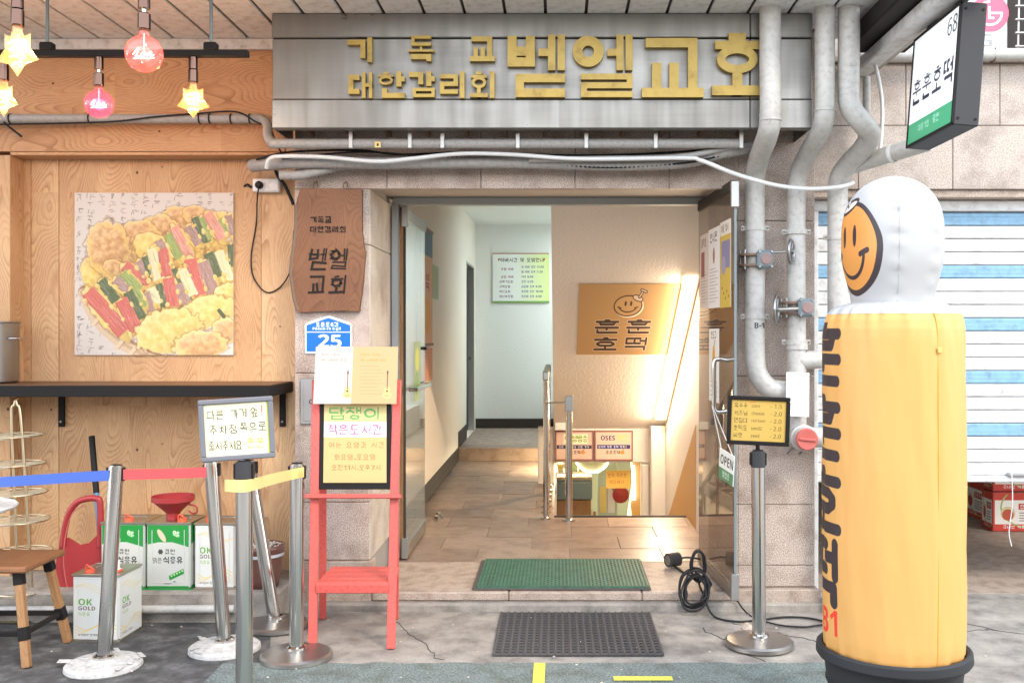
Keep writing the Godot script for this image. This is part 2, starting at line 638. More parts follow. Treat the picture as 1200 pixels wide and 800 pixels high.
func glow(c: Color, e: float) -> StandardMaterial3D:
	var m := plain(c, 0.5)
	m.emission_enabled = true
	m.emission = c
	m.emission_energy_multiplier = e
	return m

var M := {}

# ---------------------------------------------------------------- surfaces
func wood_picture(seed_no: int, light: Color, dark: Color, knots: int) -> ImageTexture:
	var w := 512; var h := 1024
	var im := Image.create(w, h, false, Image.FORMAT_RGBA8)
	var big := noise(0.0042, seed_no, FastNoiseLite.TYPE_SIMPLEX_SMOOTH, 2)
	var fibre := noise(0.05, seed_no + 1, FastNoiseLite.TYPE_SIMPLEX, 2)
	var tone := noise(0.006, seed_no + 2, FastNoiseLite.TYPE_SIMPLEX_SMOOTH, 2)
	var rng := RandomNumberGenerator.new()
	rng.seed = seed_no
	var spots := []
	for i in knots:
		spots.append([Vector2(rng.randf() * w, rng.randf() * h), rng.randf_range(2, 4.5)])
	for y in h:
		for x in w:
			var a := big.get_noise_2d(x * 1.3, y * 0.30)
			var pull := 0.0
			var spot := 0.0
			for s in spots:
				var dx: float = (x - s[0].x) / s[1]; var dy: float = (y - s[0].y) / (s[1] * 1.5)
				var d := dx * dx + dy * dy
				if d < 40.0:
					pull += exp(-d / 8.0) * 0.25
					spot = maxf(spot, 1.0 - clampf((d - 0.5) * 1.2, 0, 1))
			var g := (a + pull) * 13.0 + x * 0.018
			var f := g - floorf(g)
			var line := pow(f, 3.0) * (0.4 + 0.6 * clampf(0.5 + tone.get_noise_2d(x * 2.0, y * 0.5 + 400.0) * 1.5, 0, 1))
			var fine := fibre.get_noise_2d(x * 9.0, y * 0.35)
			var t := clampf(line * 0.62 + fine * 0.16 + 0.18 + tone.get_noise_2d(x, y * 0.3) * 0.25, 0, 1)
			var c := light.lerp(dark, t)
			if spot > 0.0:
				c = c.lerp(Color(0.22, 0.12, 0.06), spot * 0.75)
			im.set_pixel(x, y, c)
	return ImageTexture.create_from_image(im)

func streak_picture(seed_no: int, base: Color, low: Color) -> Array:
	var w := 512; var h := 256
	var im := Image.create(w, h, false, Image.FORMAT_RGBA8)
	var ro := Image.create(w, h, false, Image.FORMAT_RGBA8)
	var a := noise(0.02, seed_no, FastNoiseLite.TYPE_SIMPLEX, 4)
	var b := noise(0.008, seed_no + 3, FastNoiseLite.TYPE_SIMPLEX_SMOOTH, 3)
	for y in h:
		for x in w:
			var run := a.get_noise_2d(x * 3.0, y * 0.12)
			var patch := b.get_noise_2d(x * 1.0, y * 1.0)
			var brush := a.get_noise_2d(x * 0.3 + 900.0, y * 14.0)
			var t := clampf(0.35 + run * 0.5 + patch * 0.45 + brush * 0.12, 0, 1)
			im.set_pixel(x, y, base.lerp(low, t))
			var r := clampf(0.43 + run * 0.10 + patch * 0.14 + brush * 0.04, 0.22, 0.6)
			ro.set_pixel(x, y, Color(r, r, r))
	return [ImageTexture.create_from_image(im), ImageTexture.create_from_image(ro)]

func make_materials() -> void:
	# granite: grey-pink with dark and pale grains
	var grain := noise(0.16, 11, FastNoiseLite.TYPE_SIMPLEX, 3, 0.7)
	var g1 := cloud(512, grain, ramp([[0.0, Color(0.30, 0.27, 0.26)], [0.32, Color(0.46, 0.41, 0.39)], [0.42, Color(0.72, 0.675, 0.64)], [0.62, Color(0.785, 0.745, 0.705)], [0.8, Color(0.84, 0.80, 0.765)], [1.0, Color(0.89, 0.86, 0.83)]]))
	var g2 := cloud(512, noise(0.13, 17, FastNoiseLite.TYPE_SIMPLEX, 3, 0.7), ramp([[0.0, Color(0.60, 0.57, 0.545)], [0.35, Color(0.69, 0.655, 0.625)], [0.5, Color(0.77, 0.735, 0.705)], [1.0, Color(0.86, 0.83, 0.80)]]))
	var dirt := cloud(512, noise(0.012, 21, FastNoiseLite.TYPE_SIMPLEX_SMOOTH, 5, 0.6), ramp([[0.0, Color(0.80, 0.77, 0.75)], [0.4, Color(0.94, 0.93, 0.92)], [0.6, Color(1, 1, 1)], [1.0, Color(1, 0.99, 0.97)]]))
	M.granite = worn(mapped(plain(Color(1.0, 0.97, 0.95), 0.55), 0.6), dirt, 1.7)
	M.granite.albedo_texture = g1
	M.granite_pale = worn(mapped(plain(Color(1, 0.99, 0.97), 0.5), 0.8), dirt, 2.3)
	M.granite_pale.albedo_texture = g2
	M.granite_band = M.granite_pale.duplicate()
	M.granite_band.albedo_color = Color(0.90, 0.875, 0.855)
	M.granite_floor = []
	for k in 3:
		var m := worn(mapped(plain([Color(0.74, 0.66, 0.60), Color(0.79, 0.71, 0.65), Color(0.70, 0.62, 0.57)][k], 0.36), 0.9), dirt, 1.3)
		m.albedo_texture = g2
		M.granite_floor.append(m)
	M.granite_step = worn(mapped(plain(Color(0.88, 0.83, 0.79), 0.6), 0.8), dirt, 0.9)
	M.granite_step.albedo_texture = g2
	M.grout = plain(lin(0.28, 0.26, 0.24), 0.9)

	# plywood
	M.ply = []
	for k in 2:
		var t := wood_picture(31 + k * 7, Color(0.85, 0.70, 0.53), Color(0.61, 0.43, 0.275), 4)
		for tone in 2:
			var m := plain([Color(1, 1, 1), Color(0.94, 0.91, 0.88)][tone], 0.6)
			m.albedo_texture = t
			m.uv1_scale = Vector3(1.0 / 1.02, 1.0 / 1.6, 1)
			M.ply.append(m)
	M.ply_brown = M.ply[2].duplicate()
	M.ply_brown.albedo_color = Color(0.92, 0.86, 0.82)
	M.old_wood = plain(Color(0.58, 0.48, 0.42), 0.55)
	M.old_wood.albedo_texture = M.ply[0].albedo_texture
	M.old_wood.uv1_scale = Vector3(1.0 / 0.35, 1.0 / 1.3, 1)
	M.bark = plain(lin(0.16, 0.11, 0.08), 0.85)
	M.seat_wood = plain(Color(0.66, 0.56, 0.50), 0.6)
	M.seat_wood.albedo_texture = M.ply[2].albedo_texture
	M.seat_wood.uv1_scale = Vector3(1.0 / 0.4, 1.0 / 0.8, 1)
	M.leg_wood = plain(Color(0.74, 0.68, 0.61), 0.6)
	M.leg_wood.albedo_texture = M.ply[0].albedo_texture
	M.leg_wood.uv1_scale = Vector3(1.0 / 0.3, 1.0 / 0.9, 1)

	# ground
	var con := cloud(1024, noise(0.010, 41, FastNoiseLite.TYPE_SIMPLEX_SMOOTH, 6, 0.62), ramp([[0.0, Color(0.44, 0.425, 0.41)], [0.34, Color(0.555, 0.54, 0.525)], [0.5, Color(0.61, 0.595, 0.58)], [0.66, Color(0.645, 0.63, 0.61)], [1.0, Color(0.73, 0.715, 0.69)]]))
	var speck := cloud(512, noise(0.16, 43, FastNoiseLite.TYPE_SIMPLEX, 3, 0.7), ramp([[0.0, Color(0.62, 0.62, 0.62)], [0.4, Color(0.93, 0.93, 0.93)], [1.0, Color(1, 1, 1)]]))
	M.concrete = worn(mapped(plain(Color(0.98, 0.95, 0.915), 0.85), 2.7), speck, 0.7)
	M.concrete.albedo_texture = con
	relief(M.concrete, con, 0.25)
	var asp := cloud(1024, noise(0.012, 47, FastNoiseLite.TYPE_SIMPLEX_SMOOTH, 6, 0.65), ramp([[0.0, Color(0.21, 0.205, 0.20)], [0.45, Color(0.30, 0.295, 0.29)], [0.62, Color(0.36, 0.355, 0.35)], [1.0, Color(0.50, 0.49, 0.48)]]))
	M.shaded_asphalt = worn(mapped(plain(Color.WHITE, 0.8), 1.9), speck, 0.4)  # this dark tone holds canopy shade as well as wet dirt
	M.shaded_asphalt.albedo_texture = asp
	relief(M.shaded_asphalt, asp, 0.3)
	var gr := cloud(1024, noise(0.05, 53, FastNoiseLite.TYPE_SIMPLEX, 5, 0.75), ramp([[0.0, Color(0.26, 0.28, 0.27)], [0.4, Color(0.37, 0.40, 0.39)], [0.55, Color(0.43, 0.465, 0.45)], [0.75, Color(0.48, 0.53, 0.50)], [1.0, Color(0.66, 0.69, 0.66)]]))
	M.green_road = worn(mapped(plain(Color.WHITE, 0.9), 0.9), dirt, 1.1)
	M.green_road.albedo_texture = gr
	relief(M.green_road, gr, 0.4)
	M.yellow_line = worn(mapped(plain(lin(0.72, 0.68, 0.10), 0.8), 1.0), speck, 0.25)
	M.yellow_line.albedo_texture = speck

	# plaster
	var pl := cloud(512, noise(0.035, 61, FastNoiseLite.TYPE_SIMPLEX, 4, 0.6), ramp([[0.0, Color(0.3, 0.3, 0.3)], [1.0, Color(1, 1, 1)]]))
	M.plaster = relief(mapped(plain(Color(0.90, 0.865, 0.815), 0.62), 0.6), pl, 0.3)
	M.plaster_rough = relief(mapped(plain(Color(0.91, 0.88, 0.84), 0.5), 0.6), pl, 0.3)
	M.plaster_white = relief(mapped(plain(Color(0.90, 0.91, 0.89), 0.6), 0.6), pl, 0.3)
	M.skirting = plain(lin(0.048, 0.040, 0.035), 0.55)
	M.orange_paint = plain(Color(0.80, 0.61, 0.36), 0.55)

	# metals
	var st := streak_picture(71, Color(0.525, 0.52, 0.51), Color(0.475, 0.47, 0.46))
	M.packet_green = plain(lin(0.36, 0.50, 0.22), 0.5)
	M.band = plain(Color(0.97, 0.96, 0.94), 1.0, 0.72)
	M.band.albedo_texture = st[0]
	M.band.roughness_texture = st[1]
	M.band.uv1_scale = Vector3(1.0 / 3.1, 1.0 / 0.8, 1)
	M.steel = plain(Color(0.80, 0.79, 0.77), 0.17, 1.0)
	M.steel_dull = plain(Color(0.62, 0.61, 0.60), 0.38, 1.0)
	M.alu = plain(Color(0.66, 0.66, 0.65), 0.42, 0.9)
	M.base_steel = plain(Color(0.58, 0.56, 0.54), 0.34, 0.9)
	M.black_metal = plain(lin(0.012, 0.010, 0.0095), 0.55)
	M.dark_grey = plain(lin(0.045, 0.044, 0.047), 0.55)
	M.dark_brown = plain(lin(0.045, 0.038, 0.033), 0.5)
	M.shelf_top = plain(Color(0.50, 0.42, 0.38), 0.45)
	M.shelf_top.albedo_texture = M.ply[0].albedo_texture
	M.shelf_top.uv1_scale = Vector3(1.0 / 1.2, 1.0 / 0.8, 1)
	var pd := cloud(512, noise(0.03, 81, FastNoiseLite.TYPE_SIMPLEX_SMOOTH, 5, 0.65), ramp([[0.0, Color(0.80, 0.77, 0.74)], [0.35, Color(0.95, 0.945, 0.94)], [0.6, Color(1, 1, 1)], [1.0, Color(1, 1, 1)]]))
	M.pipe = mapped(plain(Color(0.69, 0.68, 0.66), 0.42), 0.7)
	M.pipe.albedo_texture = pd
	M.conduit = mapped(plain(Color(0.62, 0.61, 0.60), 0.5), 0.5)
	M.conduit.albedo_texture = pd
	M.white_cable = plain(lin(0.62, 0.62, 0.61), 0.5)
	M.black_cable = plain(lin(0.018, 0.018, 0.02), 0.5)
	M.brass = plain(Color(0.80, 0.71, 0.52), 0.3, 1.0)
	M.copper = plain(Color(0.40, 0.31, 0.275), 0.14, 1.0)
	M.wire = plain(Color(0.82, 0.76, 0.64), 0.3, 1.0)
	M.rust = plain(lin(0.20, 0.13, 0.09), 0.7, 0.3)
	M.gear = plain(lin(0.17, 0.21, 0.22), 0.5, 0.2)
	M.pink_disc = plain(lin(0.24, 0.15, 0.14), 0.55)
	M.pink_cap = plain(lin(0.46, 0.105, 0.085), 0.55)
	M.frame_grey = plain(lin(0.34, 0.36, 0.36), 0.4, 0.3)
	M.soffit = plain(lin(0.50, 0.44, 0.38), 0.6)
	M.tin = plain(Color(0.72, 0.69, 0.62), 0.33, 0.95)
	M.gold = mapped(plain(lin(0.35, 0.24, 0.055), 0.48, 0.35), 1.6)
	M.gold.albedo_texture = pd
	M.gold_side = plain(lin(0.05, 0.035, 0.02), 0.6)

	# paints and plastics
	M.ceiling = mapped(plain(Color(0.84, 0.84, 0.83), 0.5), 1.1)
	M.ceiling.albedo_texture = pd
	M.gap = plain(lin(0.06, 0.05, 0.045), 0.8)
	M.white_paint = worn(mapped(plain(lin(0.60, 0.60, 0.595), 0.4), 1.7), pd, 1.7)
	M.blue_paint = worn(mapped(plain(lin(0.20, 0.37, 0.53), 0.45), 1.4), pd, 1.4)
	M.red_wood = mapped(plain(lin(0.58, 0.095, 0.075), 0.5), 0.35)
	M.red_wood.albedo_texture = pd
	M.red_plastic = plain(lin(0.32, 0.028, 0.03), 0.4)
	M.orange_red = plain(lin(0.75, 0.11, 0.05), 0.4)
	M.blue_plastic = plain(lin(0.06, 0.18, 0.36), 0.4)
	M.white_plastic = plain(lin(0.72, 0.71, 0.69), 0.4)
	M.rubber = plain(lin(0.062, 0.056, 0.056), 0.75)
	M.bin = plain(lin(0.028, 0.028, 0.03), 0.55)
	M.green_mat = worn(mapped(plain(lin(0.050, 0.145, 0.095), 0.65), 0.5), dirt, 0.7)
	M.green_mat.albedo_texture = pd
	M.mat_edge = plain(lin(0.09, 0.07, 0.065), 0.8)
	M.pot = plain(lin(0.13, 0.045, 0.03), 0.3)
	M.pot.clearcoat_enabled = true
	M.soil = mapped(plain(lin(0.30, 0.25, 0.20), 0.95), 0.12)
	M.soil.albedo_texture = g1
	M.base_white = mapped(plain(lin(0.47, 0.46, 0.445), 0.6), 0.3)
	M.base_white.albedo_texture = dirt
	M.paper = plain(lin(0.78, 0.77, 0.75), 0.7)
	M.belt_blue = plain(lin(0.05, 0.11, 0.42), 0.7)
	M.belt_red = plain(lin(0.62, 0.07, 0.075), 0.7)
	M.belt_yellow = plain(lin(0.68, 0.53, 0.19), 0.7)
	for k in ["belt_blue", "belt_red", "belt_yellow"]:
		M[k].rim_enabled = true
		M[k].rim = 0.3
	M.clear = glass(Color(0.96, 0.98, 0.97), 0.06)
	M.door_glass = glass(Color(0.55, 0.60, 0.58), 0.28)
	M.reflection_tint_glass = glass(Color(0.40, 0.31, 0.24), 0.40)  # brown tint imitates the warm interior mirrored in the pane
	M.gap_dark = plain(lin(0.025, 0.022, 0.02), 0.9)

# ---------------------------------------------------------------- the place
func _ready() -> void:
	var cam := Camera3D.new()
	cam.name = "camera"
	cam.projection = Camera3D.PROJECTION_FRUSTUM
	cam.near = 0.05
	cam.far = 200.0
	cam.size = 0.05 * 800.0 / FOCAL
	cam.frustum_offset = Vector2(-55.0, -10.0) / FOCAL * 0.05
	cam.position = EYE
	add_child(cam)
	cam.current = true

	var env := Environment.new()
	env.background_mode = Environment.BG_SKY
	var sky := Sky.new()
	var sm := ProceduralSkyMaterial.new()
	sm.sky_top_color = Color(0.72, 0.77, 0.84)
	sm.sky_horizon_color = Color(0.98, 0.98, 0.965)
	sm.sky_energy_multiplier = 1.35
	sm.sky_curve = 0.2
	sm.ground_bottom_color = Color(0.42, 0.41, 0.40)
	sm.ground_horizon_color = Color(0.60, 0.59, 0.58)
	sky.sky_material = sm
	env.sky = sky
	env.tonemap_mode = Environment.TONE_MAPPER_LINEAR
	env.tonemap_exposure = 3.0
	env.sdfgi_enabled = true
	env.ssao_enabled = true
	env.ssil_enabled = true
	var we := WorldEnvironment.new()
	we.name = "environment"
	we.environment = env
	add_child(we)

	var sun := DirectionalLight3D.new()
	sun.name = "sun"
	sun.light_energy = 0.3
	sun.light_angular_distance = 14.0
	sun.light_color = Color(1.0, 0.97, 0.92)
	sun.shadow_enabled = true
	add_child(sun)
	sun.look_at_from_position(Vector3(6.5, 8.0, 7.0), Vector3(1.2, 0, 0))

	var f1 := SystemFont.new()
	f1.font_names = PackedStringArray(["Droid Sans"])
	sans = f1
	var f2 := SystemFont.new()
	f2.font_names = PackedStringArray(["Droid Sans"])
	f2.font_weight = 700
	bold = f2
	make_materials()

	ground()
	wall_left()
	pillars()
	entrance()
	stairs()
	sign_band()
	canopy()
	other_side()
	wall_right()
	pipes()
	cables()
	lamps()
	left_wall_things()
	barrier()
	easel()
	oil_cans()
	corner_things()
	door_things()
	menu_stand()
	balloon()
	light_box()
	shop_boxes()

func sheet_on_ground(called: String, x0: float, x1: float, z0: float, z1: float, y: float, m: Material) -> void:
	var s := structure(called)
	var g := Geo.new()
	g.quad(Vector3(x0, y, z1), Vector3(x1, y, z1), Vector3(x1, y, z0), Vector3(x0, y, z0))
	part("surface", g, m, s)

func outline_on_ground(called: String, pts: PackedVector2Array, y: float, m: Material) -> void:
	var s := structure(called)
	var g := Geo.new()
	var q := PackedVector2Array()
	for p in pts:
		q.append(Vector2(p.x, -p.y))
	g.extrude(q, Transform3D(Basis(Vector3.RIGHT, Vector3.FORWARD, Vector3.UP), Vector3(0, y, 0)), -0.02, 0.0)
	part("surface", g, m, s)

func wavy(x0: float, x1: float, z: float, z_far: float, seed_no: int, amount: float) -> PackedVector2Array:
	var r := RandomNumberGenerator.new()
	r.seed = seed_no
	var p := PackedVector2Array()
	var n := 40
	for i in n + 1:
		p.append(Vector2(lerpf(x0, x1, float(i) / n), z + r.randf_range(-amount, amount)))
	p.append(Vector2(x1, z_far))
	p.append(Vector2(x0, z_far))
	return p

func ground() -> void:
	# pavement of old concrete, out to the horizon; the stairwell behind the facade stays open
	var s := structure("ground")
	var g := Geo.new()
	for r in [[-60, 60, -0.30, 60.0]]:
		g.quad(Vector3(r[0], 0, r[3]), Vector3(r[1], 0, r[3]), Vector3(r[1], 0, r[2]), Vector3(r[0], 0, r[2]))
	part("surface", g, M.concrete, s)
	outline_on_ground("shaded_asphalt", PackedVector2Array([Vector2(-9, -0.1), Vector2(-1.74, -0.1), Vector2(-1.66, 0.3), Vector2(-1.45, 0.55), Vector2(-1.38, 0.8), Vector2(-1.30, 1.0), Vector2(-1.2, 3.4), Vector2(-9, 3.4)]), 0.004, M.shaded_asphalt)  # darker sheet: shade under the canopy and wet dirt put into its colour
	outline_on_ground("road", wavy(-1.55, 1.25, 0.955, 3.9, 3, 0.012), 0.008, M.green_road)
	var y := structure("road_marking")
	var q := Geo.new()
	q.quad(Vector3(-0.115, 0.0125, 2.5), Vector3(-0.062, 0.0125, 2.5), Vector3(-0.062, 0.0125, 0.965), Vector3(-0.115, 0.0125, 0.965))
	part("stripe", q, M.yellow_line, y)
	q = Geo.new()
	q.quad(Vector3(0.24, 0.0125, 1.20), Vector3(0.50, 0.0125, 1.20), Vector3(0.50, 0.0125, 1.145), Vector3(0.24, 0.0125, 1.145))
	part("stripe", q, M.yellow_line, y)
	# small litter and pebbles
	var litter := structure("grit")
	litter.set_meta("kind", "stuff")
	var r := RandomNumberGenerator.new()
	r.seed = 5
	var lg := Geo.new()
	for i in 60:
		var p := Vector3(r.randf_range(-2.8, 2.2), 0.013, r.randf_range(0.12, 1.6))
		var k := r.randf_range(0.002, 0.006)
		lg.box(p, Vector3(k * 2, k, k * 1.6), k * 0.3, Basis(Vector3.UP, r.randf() * 3.0))
	part("grit", lg, M.granite_pale, litter)
	# cracks in the old concrete, and the seam along the step
	var ck := structure("ground")
	for c in [[0.9, 0.30, 1.3, 0.62, 5], [1.35, 0.55, 2.2, 0.42, 6], [2.2, 0.42, 3.1, 0.75, 6], [1.7, -0.1, 2.25, 0.42, 4], [-0.9, 0.2, -0.55, 0.9, 5], [2.3, 1.15, 2.9, 0.2, 6], [2.0, 1.6, 3.2, 1.2, 6], [0.75, 0.4, 0.95, 0.93, 4]]:
		var pts := PackedVector2Array()
		var n: int = c[4] * 3
		for i in n + 1:
			pts.append(Vector2(lerpf(c[0], c[2], float(i) / n) + r.randf_range(-0.018, 0.018), -lerpf(c[1], c[3], float(i) / n) + r.randf_range(-0.018, 0.018)))
		var cg := Geo.new()
		cg.ribbon(pts, r.randf_range(0.003, 0.006), Transform3D(Basis(Vector3.RIGHT, Vector3.FORWARD, Vector3.UP), Vector3.ZERO), -0.01, 0.0022)
		part("crack", cg, M.gap, ck)

func ply_box(a: Vector3, b: Vector3, turn: bool, shift: Vector2, bevel := 0.002) -> Geo:
	var g := Geo.new()
	g.uv_turn = turn
	g.uv_shift = shift
	g.block(a, b, bevel)
	return g

func wall_left() -> void:
	var t := structure("wall_plywood")
	var k := 0
	# the recessed wall: upright sheets
	var xs := [-3.6, -3.13, -3.05, -2.89, -1.72, -1.40]
	for i in xs.size() - 1:
		var deep: float = [0.0, 0.006, 0.003, 0.0, 0.002][i]
		part("plywood_sheet", ply_box(Vector3(xs[i] + 0.001, 0.14, -0.24), Vector3(xs[i + 1] - 0.001, 2.56, -0.2 + deep), false, Vector2(0.21 * i, 0.37 * i)), M.ply[i % 4], t)
	# jamb, soffit and upper boards stand 15 cm proud
	part("jamb_board", ply_box(Vector3(-3.6, 0.14, -0.2), Vector3(-3.089, 2.53, -0.05), false, Vector2(0.5, 0.1)), M.ply[1], t)
	part("soffit_board", ply_box(Vector3(-3.089, 2.53, -0.19), Vector3(-1.40, 2.548, -0.05), true, Vector2(0.1, 0.7)), M.ply_brown, t)
	part("upper_board", ply_box(Vector3(-3.6, 2.55, -0.2), Vector3(-1.54, 2.71, -0.046), true, Vector2(0.15, 0.3)), M.ply_brown, t)
	part("upper_board", ply_box(Vector3(-3.6, 2.712, -0.2), Vector3(-1.54, 3.12, -0.05), true, Vector2(0.42, 0.9)), M.ply_brown, t)
	part("upper_board", ply_box(Vector3(-1.538, 2.549, -0.2), Vector3(-1.40, 3.12, -0.052), false, Vector2(0.1, 0.2)), M.ply[0], t)
	# concrete ledge at its foot
	var l := structure("ledge")
	var g := Geo.new()
	g.block(Vector3(-3.6, -0.02, -0.24), Vector3(-1.476, 0.163, 0.3), 0.012)
	part("kerb", g, M.concrete, l)
	# the rest of the house behind
	var b := structure("wall_core")
	g = Geo.new()
	g.block(Vector3(-3.9, -0.02, -0.6), Vector3(-1.5, 4.2, -0.26))
	g.block(Vector3(-1.5, 2.5, -0.6), Vector3(-1.15, 4.2, -0.26))
	part("core", g, M.grout, b)
	# the neighbouring house carries on to the left
	g = Geo.new()
	g.block(Vector3(-9.0, -0.02, -0.6), Vector3(-3.91, 5.4, -0.04), 0.01)
	part("neighbour_wall", g, M.granite_band, b)

func pillars() -> void:
	# left pillar: granite slabs on a plinth
	var t := structure("pillar_left")
	var g := Geo.new()
	g.block(Vector3(-1.472, -0.02, -0.72), Vector3(-1.07, 3.3, -0.02))
	part("core", g, M.grout, t)
	for r in [[0.265, 0.585], [0.588, 1.304], [1.307, 2.02], [2.023, 2.332]]:
		g = Geo.new()
		g.block(Vector3(-1.474, r[0], -0.05), Vector3(-1.058, r[1], 0.0), 0.004)
		part("slab", g, M.granite, t)
		g = Geo.new()
		g.block(Vector3(-1.085, r[0], -0.69), Vector3(-1.054, r[1], -0.006), 0.004)
		part("slab", g, M.granite_pale, t)
	g = Geo.new()
	g.block(Vector3(-1.476, -0.01, -0.1), Vector3(-1.04, 0.262, 0.03), 0.006)
	part("plinth", g, M.granite_step, t)
	# right pillar
	t = structure("pillar_right")
	g = Geo.new()
	g.block(Vector3(1.015, -0.02, -0.74), Vector3(1.41, 3.3, -0.02))
	part("core", g, M.grout, t)
	var hs := [0.115, 0.235, 0.573, 1.29, 2.155, 2.75]
	for i in hs.size() - 1:
		g = Geo.new()
		g.block(Vector3(1.0, hs[i] + 0.0015, -0.05), Vector3(1.427, hs[i + 1] - 0.0015, 0.0), 0.003)
		part("slab", g, M.granite, t)
		g = Geo.new()
		g.block(Vector3(0.985, hs[i] + 0.0015, -0.69), Vector3(1.01, hs[i + 1] - 0.0015, -0.004), 0.003)
		part("slab", g, M.granite, t)
	g = Geo.new()
	g.block(Vector3(0.985, -0.01, -0.1), Vector3(1.445, 0.112, 0.05), 0.006)
	part("plinth", g, M.granite_step, t)
	# lintel across both
	t = structure("lintel")
	var xs := [-1.474, -0.96, -0.435, 0.09, 0.615, 0.997]
	for i in xs.size() - 1:
		g = Geo.new()
		g.block(Vector3(xs[i] + 0.0015, 2.334, -0.05), Vector3(xs[i + 1] - 0.0015, 2.75, 0.0), 0.003)
		part("slab", g, M.granite, t)
	g = Geo.new()
	g.block(Vector3(-1.474, 2.752, -0.05), Vector3(1.427, 3.3, 0.0))
	part("upper_slab", g, M.granite, t)
	g = Geo.new()
	g.block(Vector3(-1.07, 2.381, -0.78), Vector3(1.0, 3.3, -0.052))
	part("soffit", g, M.soffit, t)

func entrance() -> void:
	# step and paved floor
	var f := structure("entrance_floor")
	var g := Geo.new()
	g.block(Vector3(-1.5, -0.02, -0.7), Vector3(1.5, 0.045, 0.085), 0.012)
	part("footing", g, M.concrete, f)
	for x in [[-1.036, -0.28], [-0.277, 0.46], [0.463, 0.985]]:
		g = Geo.new()
		g.block(Vector3(x[0], 0.046, -0.70), Vector3(x[1], 0.095, 0.04), 0.008)
		part("step_stone", g, M.granite_step, f)
	g = Geo.new()
	g.block(Vector3(-1.15, -0.02, -5.62), Vector3(-0.02, 0.088, -0.7))
	g.block(Vector3(-0.02, -0.02, -2.25), Vector3(1.02, 0.088, -0.7))
	part("bed", g, M.grout, f)
	var rows := [-0.703]
	while rows[-1] > -5.6:
		rows.append(rows[-1] - 0.372)
	var n := 0
	for i in rows.size() - 1:
		var right := -0.035 if rows[i + 1] < -2.3 else 1.0
		var x: float = -1.13 - 0.6 + [0.0, 0.34, 0.02, 0.3][i % 4]
		while x < right:
			var a := maxf(x, -1.128)
			var b := minf(x + 0.6, right)
			if b - a > 0.02:
				g = Geo.new()
				g.block(Vector3(a + 0.0015, 0.06, maxf(rows[i + 1], -5.61) + 0.0015), Vector3(b - 0.0015, 0.095 + 0.001 * ((n * 7) % 3), rows[i] - 0.0015), 0.002)
				part("floor_tile", g, M.granite_floor[(n * 5 + i) % 3], f)
			n += 1
			x += 0.6
	# step up to the landing at the back
	for i in 2:
		g = Geo.new()
		g.block(Vector3(-1.128, 0.0, [-5.95, -7.96][i]), Vector3(-0.02, 0.24, [-5.61, -5.953][i]), 0.006)
		part("landing_stone", g, [M.granite_floor[1], M.granite_step][i], f)
	# corridor walls
	var w := structure("corridor_wall")
	g = Geo.new()
	g.block(Vector3(-1.32, -0.02, -6.57), Vector3(-1.13, 3.05, -0.72))
	g.block(Vector3(-1.32, 2.41, -7.68), Vector3(-1.13, 3.05, -6.57))
	g.block(Vector3(-1.32, -0.02, -8.2), Vector3(-1.13, 3.05, -7.68))
	part("plaster", g, M.plaster, w)
	g = Geo.new()
	g.block(Vector3(-1.3, -0.02, -8.1), Vector3(0.15, 3.05, -7.96))
	g.block(Vector3(0.15, 0.0, -8.1), Vector3(1.5, 3.05, -7.96))
	g.block(Vector3(1.4, 0.5, -7.96), Vector3(1.5, 3.05, -5.5))
	g.block(Vector3(0.1, 0.5, -5.6), Vector3(1.5, 3.05, -5.5))
	g.block(Vector3(-0.035, 0.5, -7.96), Vector3(1.4, 0.56, -5.6))
	g.block(Vector3(-0.035, 0.24, -7.96), Vector3(0.0, 0.5, -5.6))
	part("end_plaster", g, M.plaster_white, w)
	g = Geo.new()
	g.block(Vector3(-0.035, 0.62, -5.6), Vector3(0.1, 3.05, -3.8))
	part("partition", g, M.plaster_white, w)
	g = Geo.new()
	g.block(Vector3(-1.32, 3.0, -8.2), Vector3(1.5, 3.15, -0.72))
	part("ceiling", g, M.plaster_white, w)
	g = Geo.new()
	g.block(Vector3(-1.132, 0.095, -5.6), Vector3(-1.118, 0.25, -0.95), 0.003)
	g.block(Vector3(-1.132, 0.24, -6.55), Vector3(-1.118, 0.42, -5.6), 0.003)
	part("skirting", g, M.skirting, w)
	g = Geo.new()
	g.block(Vector3(-1.13, 0.24, -7.955), Vector3(-0.05, 0.37, -7.94), 0.003)
	part("skirting", g, M.skirting, w)
	# grey steel door in the corridor's left wall, set back in its frame
	var d := thing("steel_door", "grey steel door in a narrow frame near the end of the corridor", "door", Vector3(-1.2, 0.24, -7.1))
	g = Geo.new()
	g.block(Vector3(-1.24, 0.245, -7.66), Vector3(-1.205, 2.38, -6.60), 0.004)
	part("leaf", g, M.dark_grey, d)
	g = Geo.new()
	for q in [[-6.60, -6.57], [-7.68, -7.65]]:
		g.block(Vector3(-1.25, 0.242, q[0]), Vector3(-1.125, 2.38, q[1]), 0.003)
	g.block(Vector3(-1.25, 2.38, -7.68), Vector3(-1.125, 2.409, -6.57), 0.003)
	part("frame", g, M.alu, d)
	g = Geo.new()
	g.rod(Vector3(-1.2, 1.2, -7.5), Vector3(-1.15, 1.2, -7.5), 0.02)
	part("handle", g, M.steel, d)
	# lobby side of the facade wall, and the doorway frame
	var fr := structure("door_frame")
	g = Geo.new()
	g.block(Vector3(-1.04, 2.334, -0.76), Vector3(0.985, 2.379, -0.68), 0.004)
	part("header", g, M.frame_grey, fr)
	for x in [[-1.05, -1.008], [0.945, 0.984]]:
		g = Geo.new()
		g.block(Vector3(x[0], 0.1, -0.76), Vector3(x[1], 2.334, -0.68), 0.004)
		part("post", g, M.frame_grey, fr)
	g = Geo.new()
